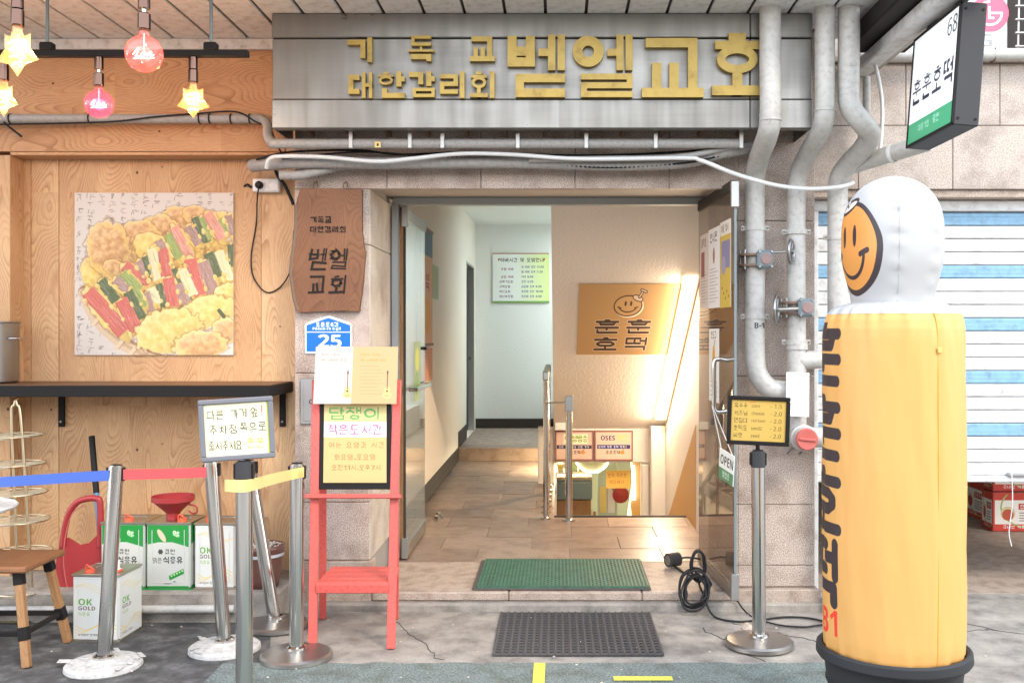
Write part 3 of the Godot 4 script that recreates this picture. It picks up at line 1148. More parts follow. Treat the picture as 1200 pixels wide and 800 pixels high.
	g.block(Vector3(-1.128, 0.1, -0.95), Vector3(-1.0, 2.33, -0.77), 0.003)
	part("lining", g, M.ply_brown, fr)
	# white schedule board on the end wall
	var p := Pic.new(384, 336, Color(0.92, 0.94, 0.92))
	for y in 336:
		for x in 384:
			p.dot(x, y, Color(0.83, 0.90, 0.55), clampf((x - 150) / 234.0, 0, 1) * 0.9)
	p.rect(Rect2(0, 0, 384, 8), Color(0.72, 0.55, 0.50))
	p.rect(Rect2(0, 324, 384, 12), Color(0.45, 0.66, 0.32))
	var ink := Color(0.20, 0.26, 0.20)
	write(p, "예배시간 및 모임안내", Vector2(52, 34), Vector2(25, 26), 30, 3.4, ink)
	for i in 7:
		var y := 86 + i * 33
		if i in [0, 2]:
			write(p, ["주일 예배", "", "금요 예배"][i], Vector2(58, y + (14 if i == 0 else 0)), Vector2(15, 17), 19, 2.0, Color(0.55, 0.25, 0.38))
		elif i > 2:
			write(p, ["새벽기도회", "구역모임", "여선교회", "청년부모임"][i - 3], Vector2(46, y), Vector2(15, 17), 19, 2.0, Color(0.40, 0.28, 0.40))
		write(p, ["낮 예배 오전 11:00", "밤 예배 오후 7:30", "저녁 8:00", "오전 5:30", "금요일 오후 8:00", "화요일 오전 10:00", "토요일 오후 4:00"][i], Vector2(196, y), Vector2(14, 16), 16, 1.8, Color(0.28, 0.34, 0.50))
	for sx in [42, 350]:
		p.ell(Vector2(sx, 44), Vector2(5, 9), Color(0.60, 0.14, 0.14), 0.5)
	var board := thing("schedule_board", "pale green board with rows of service times on the corridor's end wall", "notice board", Vector3(-0.52, 1.9, -7.94))
	g = Geo.new()
	g.sheet(Vector3(-0.515, 2.275, -7.955), Vector3.RIGHT, Vector3.UP, 0.765, 0.675, 0.02)
	part("board", g, printed(p), board)
	# fluorescent fitting on the corridor ceiling
	var lamp := thing("corridor_lamp", "long white fluorescent fitting on the ceiling round the corridor's far corner", "lamp", Vector3(0.62, 2.99, -6.8))
	g = Geo.new()
	g.block(Vector3(0.52, 2.95, -7.4), Vector3(0.72, 2.999, -6.2), 0.01)
	part("fitting", g, M.white_plastic, lamp)
	g = Geo.new()
	g.block(Vector3(0.54, 2.935, -7.38), Vector3(0.70, 2.949, -6.22), 0.003)
	part("tube", g, glow(Color(0.93, 0.98, 1.0), 3.0), lamp)
	var al := AreaLight3D.new()
	al.name = "lamp_light"
	al.area_size = Vector2(0.16, 1.16)
	al.light_energy = 1.35
	al.light_color = Color(0.93, 0.98, 1.0)
	al.shadow_enabled = true
	lamp.add_child(al)
	al.position = Vector3(0, -0.07, 0)
	al.rotation_degrees = Vector3(-90, 0, 0)

func slope(z: float) -> float:
	return 1.882 + 0.555 * (z + 1.65)

func stairs() -> void:
	# the flight going down to the basement, its sloping ceiling and side walls
	var s := structure("stairwell")
	var g := Geo.new()
	var prof := PackedVector2Array([Vector2(-0.76, 2.42), Vector2(-0.76, slope(-0.76)), Vector2(-3.92, slope(-3.92)), Vector2(-3.92, slope(-3.92) + 0.3), Vector2(-1.3, 2.42)])
	var fr := Transform3D(Basis(Vector3(0, 0, 1), Vector3.UP, Vector3(-1, 0, 0)), Vector3.ZERO)
	var q := PackedVector2Array()
	for p in prof:
		q.append(p)
	g.extrude(q, fr, -1.02, 0.05)
	part("sloping_ceiling", g, M.plaster_rough, s)
	g = Geo.new()
	g.block(Vector3(1.0, -2.4, -4.1), Vector3(1.2, 3.05, -0.72))
	part("side_wall", g, M.plaster_rough, s)
	g = Geo.new()
	g.block(Vector3(-0.2, -2.4, -4.0), Vector3(-0.045, 0.06, -2.27))
	part("flank_wall", g, M.plaster, s)
	g = Geo.new()
	g.block(Vector3(-0.04, -2.4, -2.27), Vector3(1.0, 0.085, -2.25))
	part("riser_wall", g, M.grout, s)
	g = Geo.new()
	g.block(Vector3(-0.04, 0.0, -2.262), Vector3(0.999, 0.1, -2.235), 0.004)
	part("nosing", g, M.skirting, s)
	for i in 9:
		g = Geo.new()
		g.block(Vector3(-0.043, -2.4, -2.27 - 0.3 * (i + 1)), Vector3(0.999, 0.09 - 0.165 * (i + 1), -2.27 - 0.3 * i), 0.008)
		part("stair_tread", g, M.granite_floor[i % 3], s)
	# front of the basement shop: beam over a wide opening, a boxed pipe in the corner
	g = Geo.new()
	g.block(Vector3(-0.045, 0.297, -4.06), Vector3(0.9, 0.63, -3.92), 0.006)
	g.block(Vector3(-0.2, -2.4, -4.06), Vector3(-0.045, 0.63, -3.94), 0.006)
	g.block(Vector3(0.785, -2.4, -4.06), Vector3(1.0, 0.296, -3.94), 0.006)
	part("shop_front", g, M.plaster, s)
	g = Geo.new()
	g.block(Vector3(0.86, -2.4, -3.94), Vector3(0.999, 0.66, -3.72), 0.01)
	part("boxed_pipe", g, M.plaster, s)
	g = Geo.new()
	g.block(Vector3(0.785, -2.4, -3.935), Vector3(0.857, 0.28, -3.89), 0.008)
	part("jamb", g, M.plaster, s)
	# orange dado painted along the slope of the stairs
	g = Geo.new()
	g.extrude(PackedVector2Array([Vector2(-1.70, 0.86), Vector2(-1.70, -1.0), Vector2(-3.9, -1.0), Vector2(-3.9, -0.36)]), Transform3D(Basis(Vector3(0, 0, 1), Vector3.UP, Vector3(-1, 0, 0)), Vector3(1.0, 0, 0)), 0.0, 0.004)
	part("dado", g, M.orange_paint, s)
	# room of the basement shop
	var b := structure("basement_room")
	g = Geo.new()
	g.block(Vector3(-1.6, -2.5, -7.2), Vector3(2.2, -2.4, -2.0))
	g.block(Vector3(-0.03, 0.45, -7.2), Vector3(2.2, 0.55, -4.07))
	g.block(Vector3(-1.6, -2.4, -7.2), Vector3(2.2, -0.03, -7.1))
	g.block(Vector3(-0.03, -0.03, -7.2), Vector3(2.2, 0.45, -7.1))
	g.block(Vector3(-1.6, -2.4, -7.1), Vector3(-1.5, -0.03, -4.0))
	g.block(Vector3(-1.6, -0.1, -7.1), Vector3(-0.03, -0.03, -4.0))
	g.block(Vector3(2.1, -2.4, -7.1), Vector3(2.2, 0.45, -4.0))
	part("walls", g, plain(Color(0.80, 0.82, 0.74), 0.6), b)
	# strip lamp along the ceiling joint, its wide glowing face imitating the lit soffit band
	var lamp := thing("strip_lamp", "warm white strip lamp, its wide glow standing for the lit band along the stair ceiling's sloping edge", "lamp", Vector3(0.97, 1.3, -2.6))
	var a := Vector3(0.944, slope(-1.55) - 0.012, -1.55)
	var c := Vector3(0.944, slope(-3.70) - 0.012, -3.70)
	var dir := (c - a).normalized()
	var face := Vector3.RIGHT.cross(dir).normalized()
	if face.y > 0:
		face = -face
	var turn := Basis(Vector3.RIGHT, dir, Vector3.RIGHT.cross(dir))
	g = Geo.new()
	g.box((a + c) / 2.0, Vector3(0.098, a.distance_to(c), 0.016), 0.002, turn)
	part("lit_band", g, glow(Color(1.0, 0.89, 0.74), 2.2), lamp)
	g = Geo.new()
	g.box((a + c) / 2.0 + Vector3(0.051, 0, 0) + face * 0.02, Vector3(0.004, a.distance_to(c), 0.06), 0.001, turn)
	part("trim", g, M.leg_wood, lamp)  # deepened as a lip that keeps the lamp's light off the side wall
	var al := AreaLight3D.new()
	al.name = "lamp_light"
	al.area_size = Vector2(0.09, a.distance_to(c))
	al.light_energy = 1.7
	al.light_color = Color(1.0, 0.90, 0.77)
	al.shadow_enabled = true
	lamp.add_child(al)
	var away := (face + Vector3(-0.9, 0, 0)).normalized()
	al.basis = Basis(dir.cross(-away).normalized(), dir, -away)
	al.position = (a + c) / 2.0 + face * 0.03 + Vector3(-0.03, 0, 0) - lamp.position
	# poster on the sloping ceiling
	var p := logo_picture(512, 360)
	var po := thing("shop_poster", "orange poster with smiling face and four bold letters on the stair ceiling", "poster", Vector3(0.5, 1.2, -2.1))
	g = Geo.new()
	var up := Vector3(0, 0.555, 1).normalized()
	g.sheet(Vector3(0.518, slope(-2.115), -2.115) + Vector3.RIGHT.cross(up).normalized() * 0.004, Vector3.RIGHT, up, 0.745, 1.09, 0.003)
	part("print", g, printed(p, 0.5), po)
	# lit sign boards on the beam
	for i in 2:
		var sp := shop_sign(i)
		var sg := thing("shop_sign", ["purple edged sign board on the beam, left one behind the newel post", "purple edged sign board on the beam with dark blue stripe and round-O lettering"][i], "sign", Vector3([0.2, 0.54][i], 0.3, -3.92))
		g = Geo.new()
		g.sheet(Vector3([0.145, 0.52][i], 0.46, -3.919), Vector3.RIGHT, Vector3.UP, 0.365, 0.285, 0.02)
		part("board", g, printed(sp), sg)
	basement_things()
	railings()

func face_logo(p: Pic, o: Vector2, k: float, ink: Color, skin: Color, lw: float, halo := 0.0) -> void:
	# round smiling pancake with a little press on its head
	var tip := o + Vector2(0.92, -0.95) * k
	if halo > 0.0:
		p.ell(o + Vector2(0.08, 0.06) * k, Vector2(1.02, 0.72) * k, Color(0.98, 0.94, 0.86))
	p.ell(o, Vector2(1.0, 0.70) * k, ink)
	p.ell(o, Vector2(1.0, 0.70) * k - Vector2(lw, lw), skin)
	for s in [-0.18, 0.20]:
		p.ell(o + Vector2(s, -0.16) * k, Vector2(0.075, 0.16) * k, ink)
	var m := PackedVector2Array()
	for i in 15:
		var a := lerpf(0.35, PI - 0.35, i / 14.0)
		m.append(o + Vector2(cos(a) * 0.62, sin(a) * 0.42 - 0.02) * k)
	p.line(m, lw, ink)
	for s in [-1.0, 1.0]:
		p.seg(o + Vector2(0.48 * s, 0.13) * k, o + Vector2(0.70 * s, 0.06) * k, lw, ink)
	p.ell(o + Vector2(0.62, -0.50) * k, Vector2(0.40, 0.20) * k, ink, 0.35)
	p.ell(o + Vector2(0.62, -0.50) * k, Vector2(0.40, 0.20) * k - Vector2(lw, lw) * 0.8, Color(0.85, 0.78, 0.72), 0.35)
	p.seg(o + Vector2(0.72, -0.58) * k, tip, lw * 2.6, ink)
	p.seg(o + Vector2(0.72, -0.58) * k, tip, lw * 0.9, Color(0.9, 0.85, 0.8))
	p.seg(tip + Vector2(-0.12, -0.08) * k, tip + Vector2(0.22, 0.05) * k, lw * 2.4, ink)
	p.seg(tip + Vector2(-0.12, -0.08) * k, tip + Vector2(0.22, 0.05) * k, lw * 0.8, Color(0.9, 0.85, 0.8))

func logo_picture(w: int, h: int) -> Pic:
	var p := Pic.new(w, h, Color(0.75, 0.60, 0.41))
	var ink := Color(0.24, 0.15, 0.12)
	var hal := Color(0.96, 0.90, 0.80)
	face_logo(p, Vector2(w * 0.50, h * 0.285), w * 0.145, ink, Color(0.78, 0.63, 0.43), w * 0.011, 1.0)
	var ts := "훈훈호떡"
	for k in 2:
		for i in 4:
			var o := Vector2(w * [0.175, 0.505][i % 2], h * [0.47, 0.73][i / 2])
			for l in logo_letter(ts[i], Rect2(o, Vector2(w * 0.26, h * 0.205))):
				p.line(l[0], l[1] * 1.35 + (h * 0.013 if k == 0 else 0.0), hal if k == 0 else ink)
	return p

# the shop's own fat rounded letters
func logo_letter(ch: String, r: Rect2) -> Array:
	var lines := []
	var w := 0.125
	match ch:
		"훈":
			lines = [[[0.43, 0.07], [0.57, 0.07]], [[0.08, 0.17], [0.94, 0.17]], [[0.20, 0.20], [0.25, 0.36], [0.76, 0.36], [0.82, 0.20]], [[0.05, 0.58], [0.95, 0.58]], [[0.5, 0.60], [0.5, 0.72]], [[0.13, 0.77], [0.13, 0.93], [0.92, 0.93]]]
		"호":
			lines = [[[0.43, 0.07], [0.57, 0.07]], [[0.06, 0.19], [0.94, 0.19]], [[0.16, 0.47], [0.28, 0.38], [0.72, 0.38], [0.84, 0.47], [0.84, 0.54], [0.72, 0.63], [0.28, 0.63], [0.16, 0.54], [0.16, 0.47]], [[0.5, 0.66], [0.5, 0.84]], [[0.05, 0.92], [0.95, 0.92]]]
		"떡":
			lines = [[[0.34, 0.09], [0.09, 0.09], [0.09, 0.46], [0.34, 0.46]], [[0.66, 0.09], [0.42, 0.09], [0.42, 0.46], [0.66, 0.46]], [[0.66, 0.27], [0.86, 0.27]], [[0.89, 0.06], [0.89, 0.54]], [[0.08, 0.71], [0.86, 0.71], [0.86, 0.93]]]
	var out := []
	for l in lines:
		var q := PackedVector2Array()
		for e in l:
			q.append(r.position + r.size * Vector2(e[0], e[1]))
		out.append([q, w * minf(r.size.y, r.size.x * 1.1)])
	return out

func shop_sign(kind: int) -> Pic:
	var p := Pic.new(256, 200, Color(0.45, 0.22, 0.20))
	p.rect(Rect2(5, 5, 246, 190), Color(0.70, 0.52, 0.47))
	p.rect(Rect2(12, 12, 232, 176), Color(0.86, 0.74, 0.66))
	if kind == 0:
		p.rect(Rect2(58, 22, 160, 66), Color(0.97, 0.92, 0.80))
		write(p, "생방송", Vector2(112, 30), Vector2(34, 46), 36, 7, Color(0.42, 0.62, 0.20))
		write(p, "오늘", Vector2(62, 38), Vector2(20, 20), 22, 4, Color(0.25, 0.30, 0.50))
		p.rect(Rect2(12, 96, 232, 24), Color(0.22, 0.20, 0.30))
		write(p, "찹쌀 호떡 방송 출연 가게", Vector2(26, 101), Vector2(13, 14), 17, 2, Color.WHITE)
	else:
		p.latin("OSES", Vector2(40, 34), 30, Color(0.14, 0.16, 0.38), bold)
		write(p, "맛집", Vector2(148, 26), Vector2(34, 44), 36, 7, Color(0.78, 0.75, 0.42))
		p.rect(Rect2(18, 94, 220, 26), Color(0.16, 0.18, 0.45))
		write(p, "생활의 달인 호떡 맛집", Vector2(26, 100), Vector2(13, 14), 17, 2, Color.WHITE)
		write(p, "훈훈", Vector2(190, 100), Vector2(13, 14), 15, 2, Color(0.95, 0.80, 0.30))
	write(p, "훈훈호떡", Vector2(76, 132), Vector2(21, 22), 24, 4.5, Color(0.18, 0.12, 0.10))
	p.ell(Vector2(186, 144), Vector2(15, 12), Color(0.88, 0.55, 0.20))
	p.seg(Vector2(184, 136), Vector2(196, 122), 3, Color(0.4, 0.25, 0.15))
	return p

func railings() -> void:
	# rail along the corridor's open edge
	var r := thing("corridor_rail", "row of steel balusters along the corridor's open edge, left of newel", "railing", Vector3(-0.1, 0.095, -2.9))
	for i in 7:
		var z := -2.13 - 0.27 * i
		var b := Geo.new()
		b.rod(Vector3(-0.1, 0.095, z), Vector3(-0.1, 1.17, z), 0.021)
		var p := part("baluster", b, M.steel, r)
		var fl := Geo.new()
		fl.lathe(PackedVector2Array([Vector2(0.042, 0.0), Vector2(0.042, 0.012), Vector2(0.022, 0.02)]), Vector3(-0.1, 0.096, z), 16)
		part("flange", fl, M.steel, p)
	var g := Geo.new()
	g.bar(Vector3(-0.1, 1.20, -2.09), Vector3(-0.1, 1.20, -3.82), 0.05, 0.07, 0.008, Vector3.RIGHT)
	part("top_rail", g, M.alu, r)
	# newel at the head of the stairs
	var n := thing("stair_newel", "steel newel post with grey cap at the head of the basement stairs", "railing", Vector3(0.078, 0.095, -2.06))
	g = Geo.new()
	g.rod(Vector3(0.078, 0.095, -2.06), Vector3(0.078, 0.93, -2.06), 0.026, 16)
	part("post", g, M.steel, n)
	g = Geo.new()
	g.lathe(PackedVector2Array([Vector2(0.052, 0.0), Vector2(0.052, 0.012), Vector2(0.028, 0.022)]), Vector3(0.078, 0.096, -2.06), 20)
	part("flange", g, M.steel, n)
	g = Geo.new()
	g.block(Vector3(0.046, 0.93, -2.095), Vector3(0.112, 1.05, -2.025), 0.006)
	part("cap", g, M.alu, n)
	g = Geo.new()
	g.rod(Vector3(-0.1, 0.995, -2.10), Vector3(0.05, 0.995, -2.06), 0.008, 8)
	part("tie_bar", g, M.steel, n)
	g = Geo.new()
	g.rod(Vector3(0.078, 0.95, -2.1), Vector3(0.078, 0.02, -3.75), 0.022, 12)
	part("hand_rail", g, M.steel, n)
	for k in 3:
		var z := -2.6 - 0.5 * k
		g = Geo.new()
		g.rod(Vector3(0.078, -0.1 - 0.28 * k, z), Vector3(0.078, 0.95 - 0.5636 * (-z - 2.1), z), 0.014)
		part("baluster", g, M.steel, n)

func basement_things() -> void:
	var g := Geo.new()
	# ring of light round the shop's name
	var ring := PackedVector3Array()
	for i in 49:
		ring.append(Vector3(0.33, 0.33, -4.28) + Vector3(cos(TAU * i / 48), sin(TAU * i / 48), 0) * 0.175)
	var p := Pic.new(200, 200, Color(0.80, 0.80, 0.66))
	write(p, "호떡", Vector2(44, 96), Vector2(46, 48), 62, 7, Color(0.50, 0.48, 0.38))
	var t := thing("round_sign", "round pale sign with glowing white rim inside the basement shop", "sign", Vector3(0.33, 0.15, -4.28))
	g = Geo.new()
	var disc := PackedVector2Array()
	for i in 40:
		disc.append(Vector2.from_angle(TAU * i / 40) * 0.168)
	g.extrude(disc, Transform3D(Basis(), Vector3(0.33, 0.33, -4.29)), -0.01, 0.0)
	part("disc", g, printed(p), t)
	g = Geo.new()
	g.tube(ring, 0.009, 8, false)
	part("neon_tube", g, glow(Color(1.0, 0.98, 0.88), 2.6), t)
	g = Geo.new()
	g.rod(Vector3(0.33, 0.49, -4.295), Vector3(0.33, 0.452, -4.295), 0.006)
	part("hanger", g, M.alu, t)
	# yellow hand-written notice
	p = Pic.new(220, 140, Color(0.95, 0.78, 0.38))
	write(p, "호떡 주문은", Vector2(16, 26), Vector2(24, 28), 32, 3, Color(0.80, 0.42, 0.20), 1.5)
	write(p, "이곳에서", Vector2(30, 78), Vector2(26, 28), 34, 3, Color(0.80, 0.42, 0.20), 1.5)
	t = thing("yellow_notice", "yellow paper notice with orange handwriting in the basement doorway", "notice", Vector3(0.57, 0.04, -4.1))
	g = Geo.new()
	g.sheet(Vector3(0.575, 0.115, -4.09), Vector3.RIGHT, Vector3.UP, 0.235, 0.175, 0.003)
	part("paper", g, printed(p), t)
	g = Geo.new()
	g.rod(Vector3(0.575, 0.2, -4.092), Vector3(0.575, 0.297, -4.06), 0.003, 6)
	part("tape", g, M.white_plastic, t)
	# oven and counter
	t = thing("oven", "dark baking oven with wooden front in the basement shop", "oven", Vector3(0.0, -2.4, -4.7))
	g = Geo.new()
	g.block(Vector3(-0.35, -0.17, -5.2), Vector3(0.34, 0.02, -4.6), 0.01)
	part("hood", g, M.gear, t)
	g = Geo.new()
	g.block(Vector3(-0.35, 0.022, -5.0), Vector3(0.34, 0.05, -4.62), 0.004)
	part("hood_top", g, M.tin, t)
	g = Geo.new()
	g.block(Vector3(-0.35, -2.4, -5.2), Vector3(0.36, -0.36, -4.6), 0.01)
	part("body", g, M.steel_dull, t)
	g = Geo.new()
	g.block(Vector3(-0.1, -0.355, -5.15), Vector3(0.33, -0.175, -4.62), 0.01)
	part("wood_front", g, M.leg_wood, t)
	g = Geo.new()
	g.rod(Vector3(-0.2, -0.275, -4.6), Vector3(-0.2, -0.275, -4.57), 0.03)
	part("knob", g, M.black_metal, t)
	t = thing("red_pan_lid", "round red lid hanging in front of a grey panel in the basement", "lid", Vector3(0.62, -0.35, -4.55))
	g = Geo.new()
	g.lathe(PackedVector2Array([Vector2(0.0, 0.03), Vector2(0.06, 0.022), Vector2(0.085, 0.0)]), Vector3(0.63, -0.12, -4.6), 28, true, Basis(Vector3.RIGHT, PI / 2))
	part("lid", g, M.red_plastic, t)
	g = Geo.new()
	g.block(Vector3(0.40, -2.4, -4.75), Vector3(0.60, 0.44, -4.7), 0.004)
	part("panel", g, plain(Color(0.70, 0.76, 0.70), 0.5), t)
	g = Geo.new()
	g.rod(Vector3(0.60, -0.08, -4.6), Vector3(0.56, -0.08, -4.7), 0.015)
	part("peg", g, M.alu, t)
	t = thing("neon_loop", "hanging loop of warm neon tube at the basement doorway's right", "lamp", Vector3(0.73, -0.35, -4.2))
	var loop := curve([Vector3(0.70, 0.29, -4.12), Vector3(0.72, 0.12, -4.12), Vector3(0.69, -0.12, -4.12), Vector3(0.665, -0.30, -4.12), Vector3(0.685, -0.36, -4.12), Vector3(0.70, -0.30, -4.12), Vector3(0.685, -0.12, -4.12)], 6)
	g = Geo.new()
	g.tube(loop, 0.007, 8)
	part("neon_tube", g, glow(Color(1.0, 0.90, 0.55), 3.0), t)
	t = thing("blue_light_bar", "upright bluish white light bar beside the yellow notice in the basement", "lamp", Vector3(0.72, -0.2, -4.3))
	g = Geo.new()
	g.rod(Vector3(0.745, -0.12, -4.3), Vector3(0.735, 0.22, -4.3), 0.014)
	part("tube", g, glow(Color(0.80, 0.88, 1.0), 3.0), t)
	g = Geo.new()
	g.block(Vector3(0.72, -2.4, -4.36), Vector3(0.86, 0.44, -4.33), 0.004)
	part("backing", g, M.orange_paint, t)
	# wooden bottles on the counter
	for k in 3:
		t = thing("wooden_bottle", ["tall thin wooden pepper mill on the basement counter", "squat wooden jar between the mill and a taller jar in the basement", "wooden jar rightmost on the basement counter"][k], "jar", Vector3(0.36 + 0.08 * k, -0.5, -4.32), "wooden jars on the basement counter")
		g = Geo.new()
		var hh: float = [0.26, 0.17, 0.18][k]
		var rr: float = [0.018, 0.034, 0.026][k]
		g.lathe(PackedVector2Array([Vector2(rr, 0), Vector2(rr, hh * 0.86), Vector2(rr * 0.8, hh * 0.9), Vector2(rr * 0.8, hh), Vector2(0, hh)]), Vector3(0.355 + 0.072 * k, -0.5, -4.32), 18)
		part("body", g, M.leg_wood, t)
		g = Geo.new()
		g.lathe(PackedVector2Array([Vector2(rr * 1.03, 0), Vector2(rr * 1.03, 0.02)]), Vector3(0.355 + 0.072 * k, -0.5 + hh * 0.7, -4.32), 18)
		part("band", g, M.rust, t)
	t = thing("shop_counter", "pale counter with menu panel at the foot of the basement stairs", "counter", Vector3(0.3, -2.4, -4.4))
	g = Geo.new()
	g.block(Vector3(-0.03, -2.4, -4.55), Vector3(0.69, -0.5, -4.22), 0.006)
	part("body", g, M.white_plastic, t)
	g = Geo.new()
	g.block(Vector3(0.12, -0.5, -4.24), Vector3(0.3, -0.26, -4.23), 0.002)
	part("screen", g, M.alu, t)
	# bright packets on a shelf above the oven, and menu cards
	t = thing("packet_shelf", "shelf of pale yellow and green packets above the basement oven", "shelf", Vector3(0.15, 0.12, -4.6))
	g = Geo.new()
	g.block(Vector3(-0.03, 0.11, -4.75), Vector3(0.42, 0.125, -4.5), 0.002)
	part("board", g, M.white_plastic, t)
	for k in 6:
		g = Geo.new()
		var hx := -0.015 + 0.072 * k
		g.block(Vector3(hx, 0.126, -4.70), Vector3(hx + 0.06, 0.20 + 0.03 * ((k * 5) % 3), -4.56), 0.006)
		part("packet", g, [M.belt_yellow, M.white_plastic, M.packet_green][k % 3], t)
	t = thing("menu_cards", "two pale menu cards pinned behind the yellow notice in the basement", "menu", Vector3(0.5, -0.2, -4.68))
	for k in 2:
		g = Geo.new()
		g.block(Vector3(0.42 + 0.085 * k, -0.32, -4.698), Vector3(0.49 + 0.085 * k, -0.05, -4.692), 0.001)
		part("card", g, [M.belt_yellow, M.white_plastic][k], t)
	# warm lamp that lights the shop
	t = thing("basement_lamp", "white panel lamp on the ceiling of the basement shop", "lamp", Vector3(0.3, 0.44, -4.9))
	g = Geo.new()
	g.block(Vector3(-0.1, 0.43, -5.1), Vector3(0.7, 0.449, -4.75), 0.003)
	part("panel", g, glow(Color(1.0, 0.93, 0.80), 1.5), t)
	var al := AreaLight3D.new()
	al.name = "lamp_light"
	al.area_size = Vector2(0.8, 0.35)
	al.light_energy = 2.6
	al.light_color = Color(1.0, 0.92, 0.76)
	al.shadow_enabled = true
	t.add_child(al)
	al.position = Vector3(0, -0.02, -0.02)
	al.rotation_degrees = Vector3(-90, 0, 0)

# ---------------------------------------------------------------- sign band over the door
func sign_band() -> void:
	var t := thing("church_sign", "long stainless steel sign box with gold Korean letters above the entrance", "sign", Vector3(-0.08, 2.587, 0.41))
	var zf := 0.41
	for s in [[2.587, 2.735, -0.002], [2.738, 3.052, -0.012], [3.055, 3.18, 0.0]]:
		for x in [[-1.484, 0.988], [0.991, 1.312]]:
			var g := Geo.new()
			g.block(Vector3(x[0], s[0], zf - 0.03), Vector3(x[1], s[1], zf + s[2]), 0.004)
			part("steel_panel", g, M.band, t)
	for x in [-1.484, 1.312]:
		var g := Geo.new()
		var k := 0.003 if x < 0 else -0.003
		g.block(Vector3(x, 2.59, 0.0), Vector3(x + k, 3.178, zf - 0.03))
		part("end_plate", g, M.band, t)
	var lip := Geo.new()
	lip.block(Vector3(-1.48, 2.59, 0.33), Vector3(1.308, 2.594, zf - 0.031))
	part("lip", lip, M.steel_dull, t)
	# ribs of the frame seen from below
	for i in 13:
		var g := Geo.new()
		g.block(Vector3(-1.38 + i * 0.215, 2.62, 0.002), Vector3(-1.36 + i * 0.215, 2.65, 0.375), 0.002)
		part("rib", g, M.rust, t)
	var fr := Transform3D(Basis(), Vector3.ZERO)
	var lay := func(text: String, px0: float, py0: float, px1: float, py1: float, w: float) -> void:
		var a := at(px0, py1, 5.14); var b := at(px1, py0, 5.14)
		var step := 0
		var g := Geo.new()
		for l in hangul(text, Rect2(0, 0, b.x - a.x, b.y - a.y), w):
			var q := PackedVector2Array()
			for p in l[0]:
				q.append(Vector2(a.x + p.x, b.y - p.y))
			g.ribbon(q, l[1], fr, zf - 0.012, zf + 0.024 + 0.0005 * step)
			step += 1
		part("letter", g, M.gold, t)
	boldness = 1.32
	lay.call("벧", 595, 42, 662, 115, 0.054)
	lay.call("엘", 671, 42, 741, 115, 0.050)
	lay.call("교", 752, 46, 824, 115, 0.048)
	lay.call("회", 834, 40, 908, 115, 0.050)
	boldness = 1.15
	for e in [["기", 408, 45, 437, 74], ["독", 479, 43, 509, 73], ["교", 551, 44, 580, 73], ["대", 409, 86, 437, 116], ["한", 444, 85, 475, 116], ["감", 480, 85, 510, 115], ["리", 516, 85, 545, 116], ["회", 551, 85, 580, 116]]:
		lay.call(e[0], e[1], e[2], e[3], e[4], 0.026)
	boldness = 1.0

# ---------------------------------------------------------------- canopy
func canopy() -> void:
	var t := structure("canopy_ceiling")
	var g := Geo.new()
	g.block(Vector3(-3.9, 3.20, -0.06), Vector3(1.62, 3.26, 0.82))
	g.block(Vector3(-3.9, 3.20, 0.82), Vector3(-1.15, 3.26, 2.15))
	part("backing", g, M.gap, t)
	for i in 26:
		var x := -3.84 + 0.2095 * i
		var z1 := 2.14 if x < -1.3 else 0.81
		g = Geo.new()
		g.block(Vector3(x + 0.008, 3.182, -0.05), Vector3(x + 0.2015, 3.199, z1), 0.004)
		part("ceiling_slat", g, M.ceiling, t)
	g = Geo.new()
	g.block(Vector3(-3.8, 3.12, -0.05), Vector3(-1.49, 3.18, -0.028), 0.003)
	part("cornice", g, M.ceiling, t)
	# dark soffit and pale edge beam at the right end
	g = Geo.new()
	g.block(Vector3(1.56, 3.06, 0.1), Vector3(1.90, 3.16, 1.4), 0.01)
	part("dark_soffit", g, M.black_metal, t)
	g = Geo.new()
	g.block(Vector3(1.66, 2.985, -0.1), Vector3(1.76, 3.055, 1.6), 0.008)
	part("edge_beam", g, M.white_paint, t)
	g = Geo.new()
	g.block(Vector3(1.764, 3.0, -0.1), Vector3(1.80, 3.055, 1.6), 0.006)
	part("flashing", g, M.alu, t)

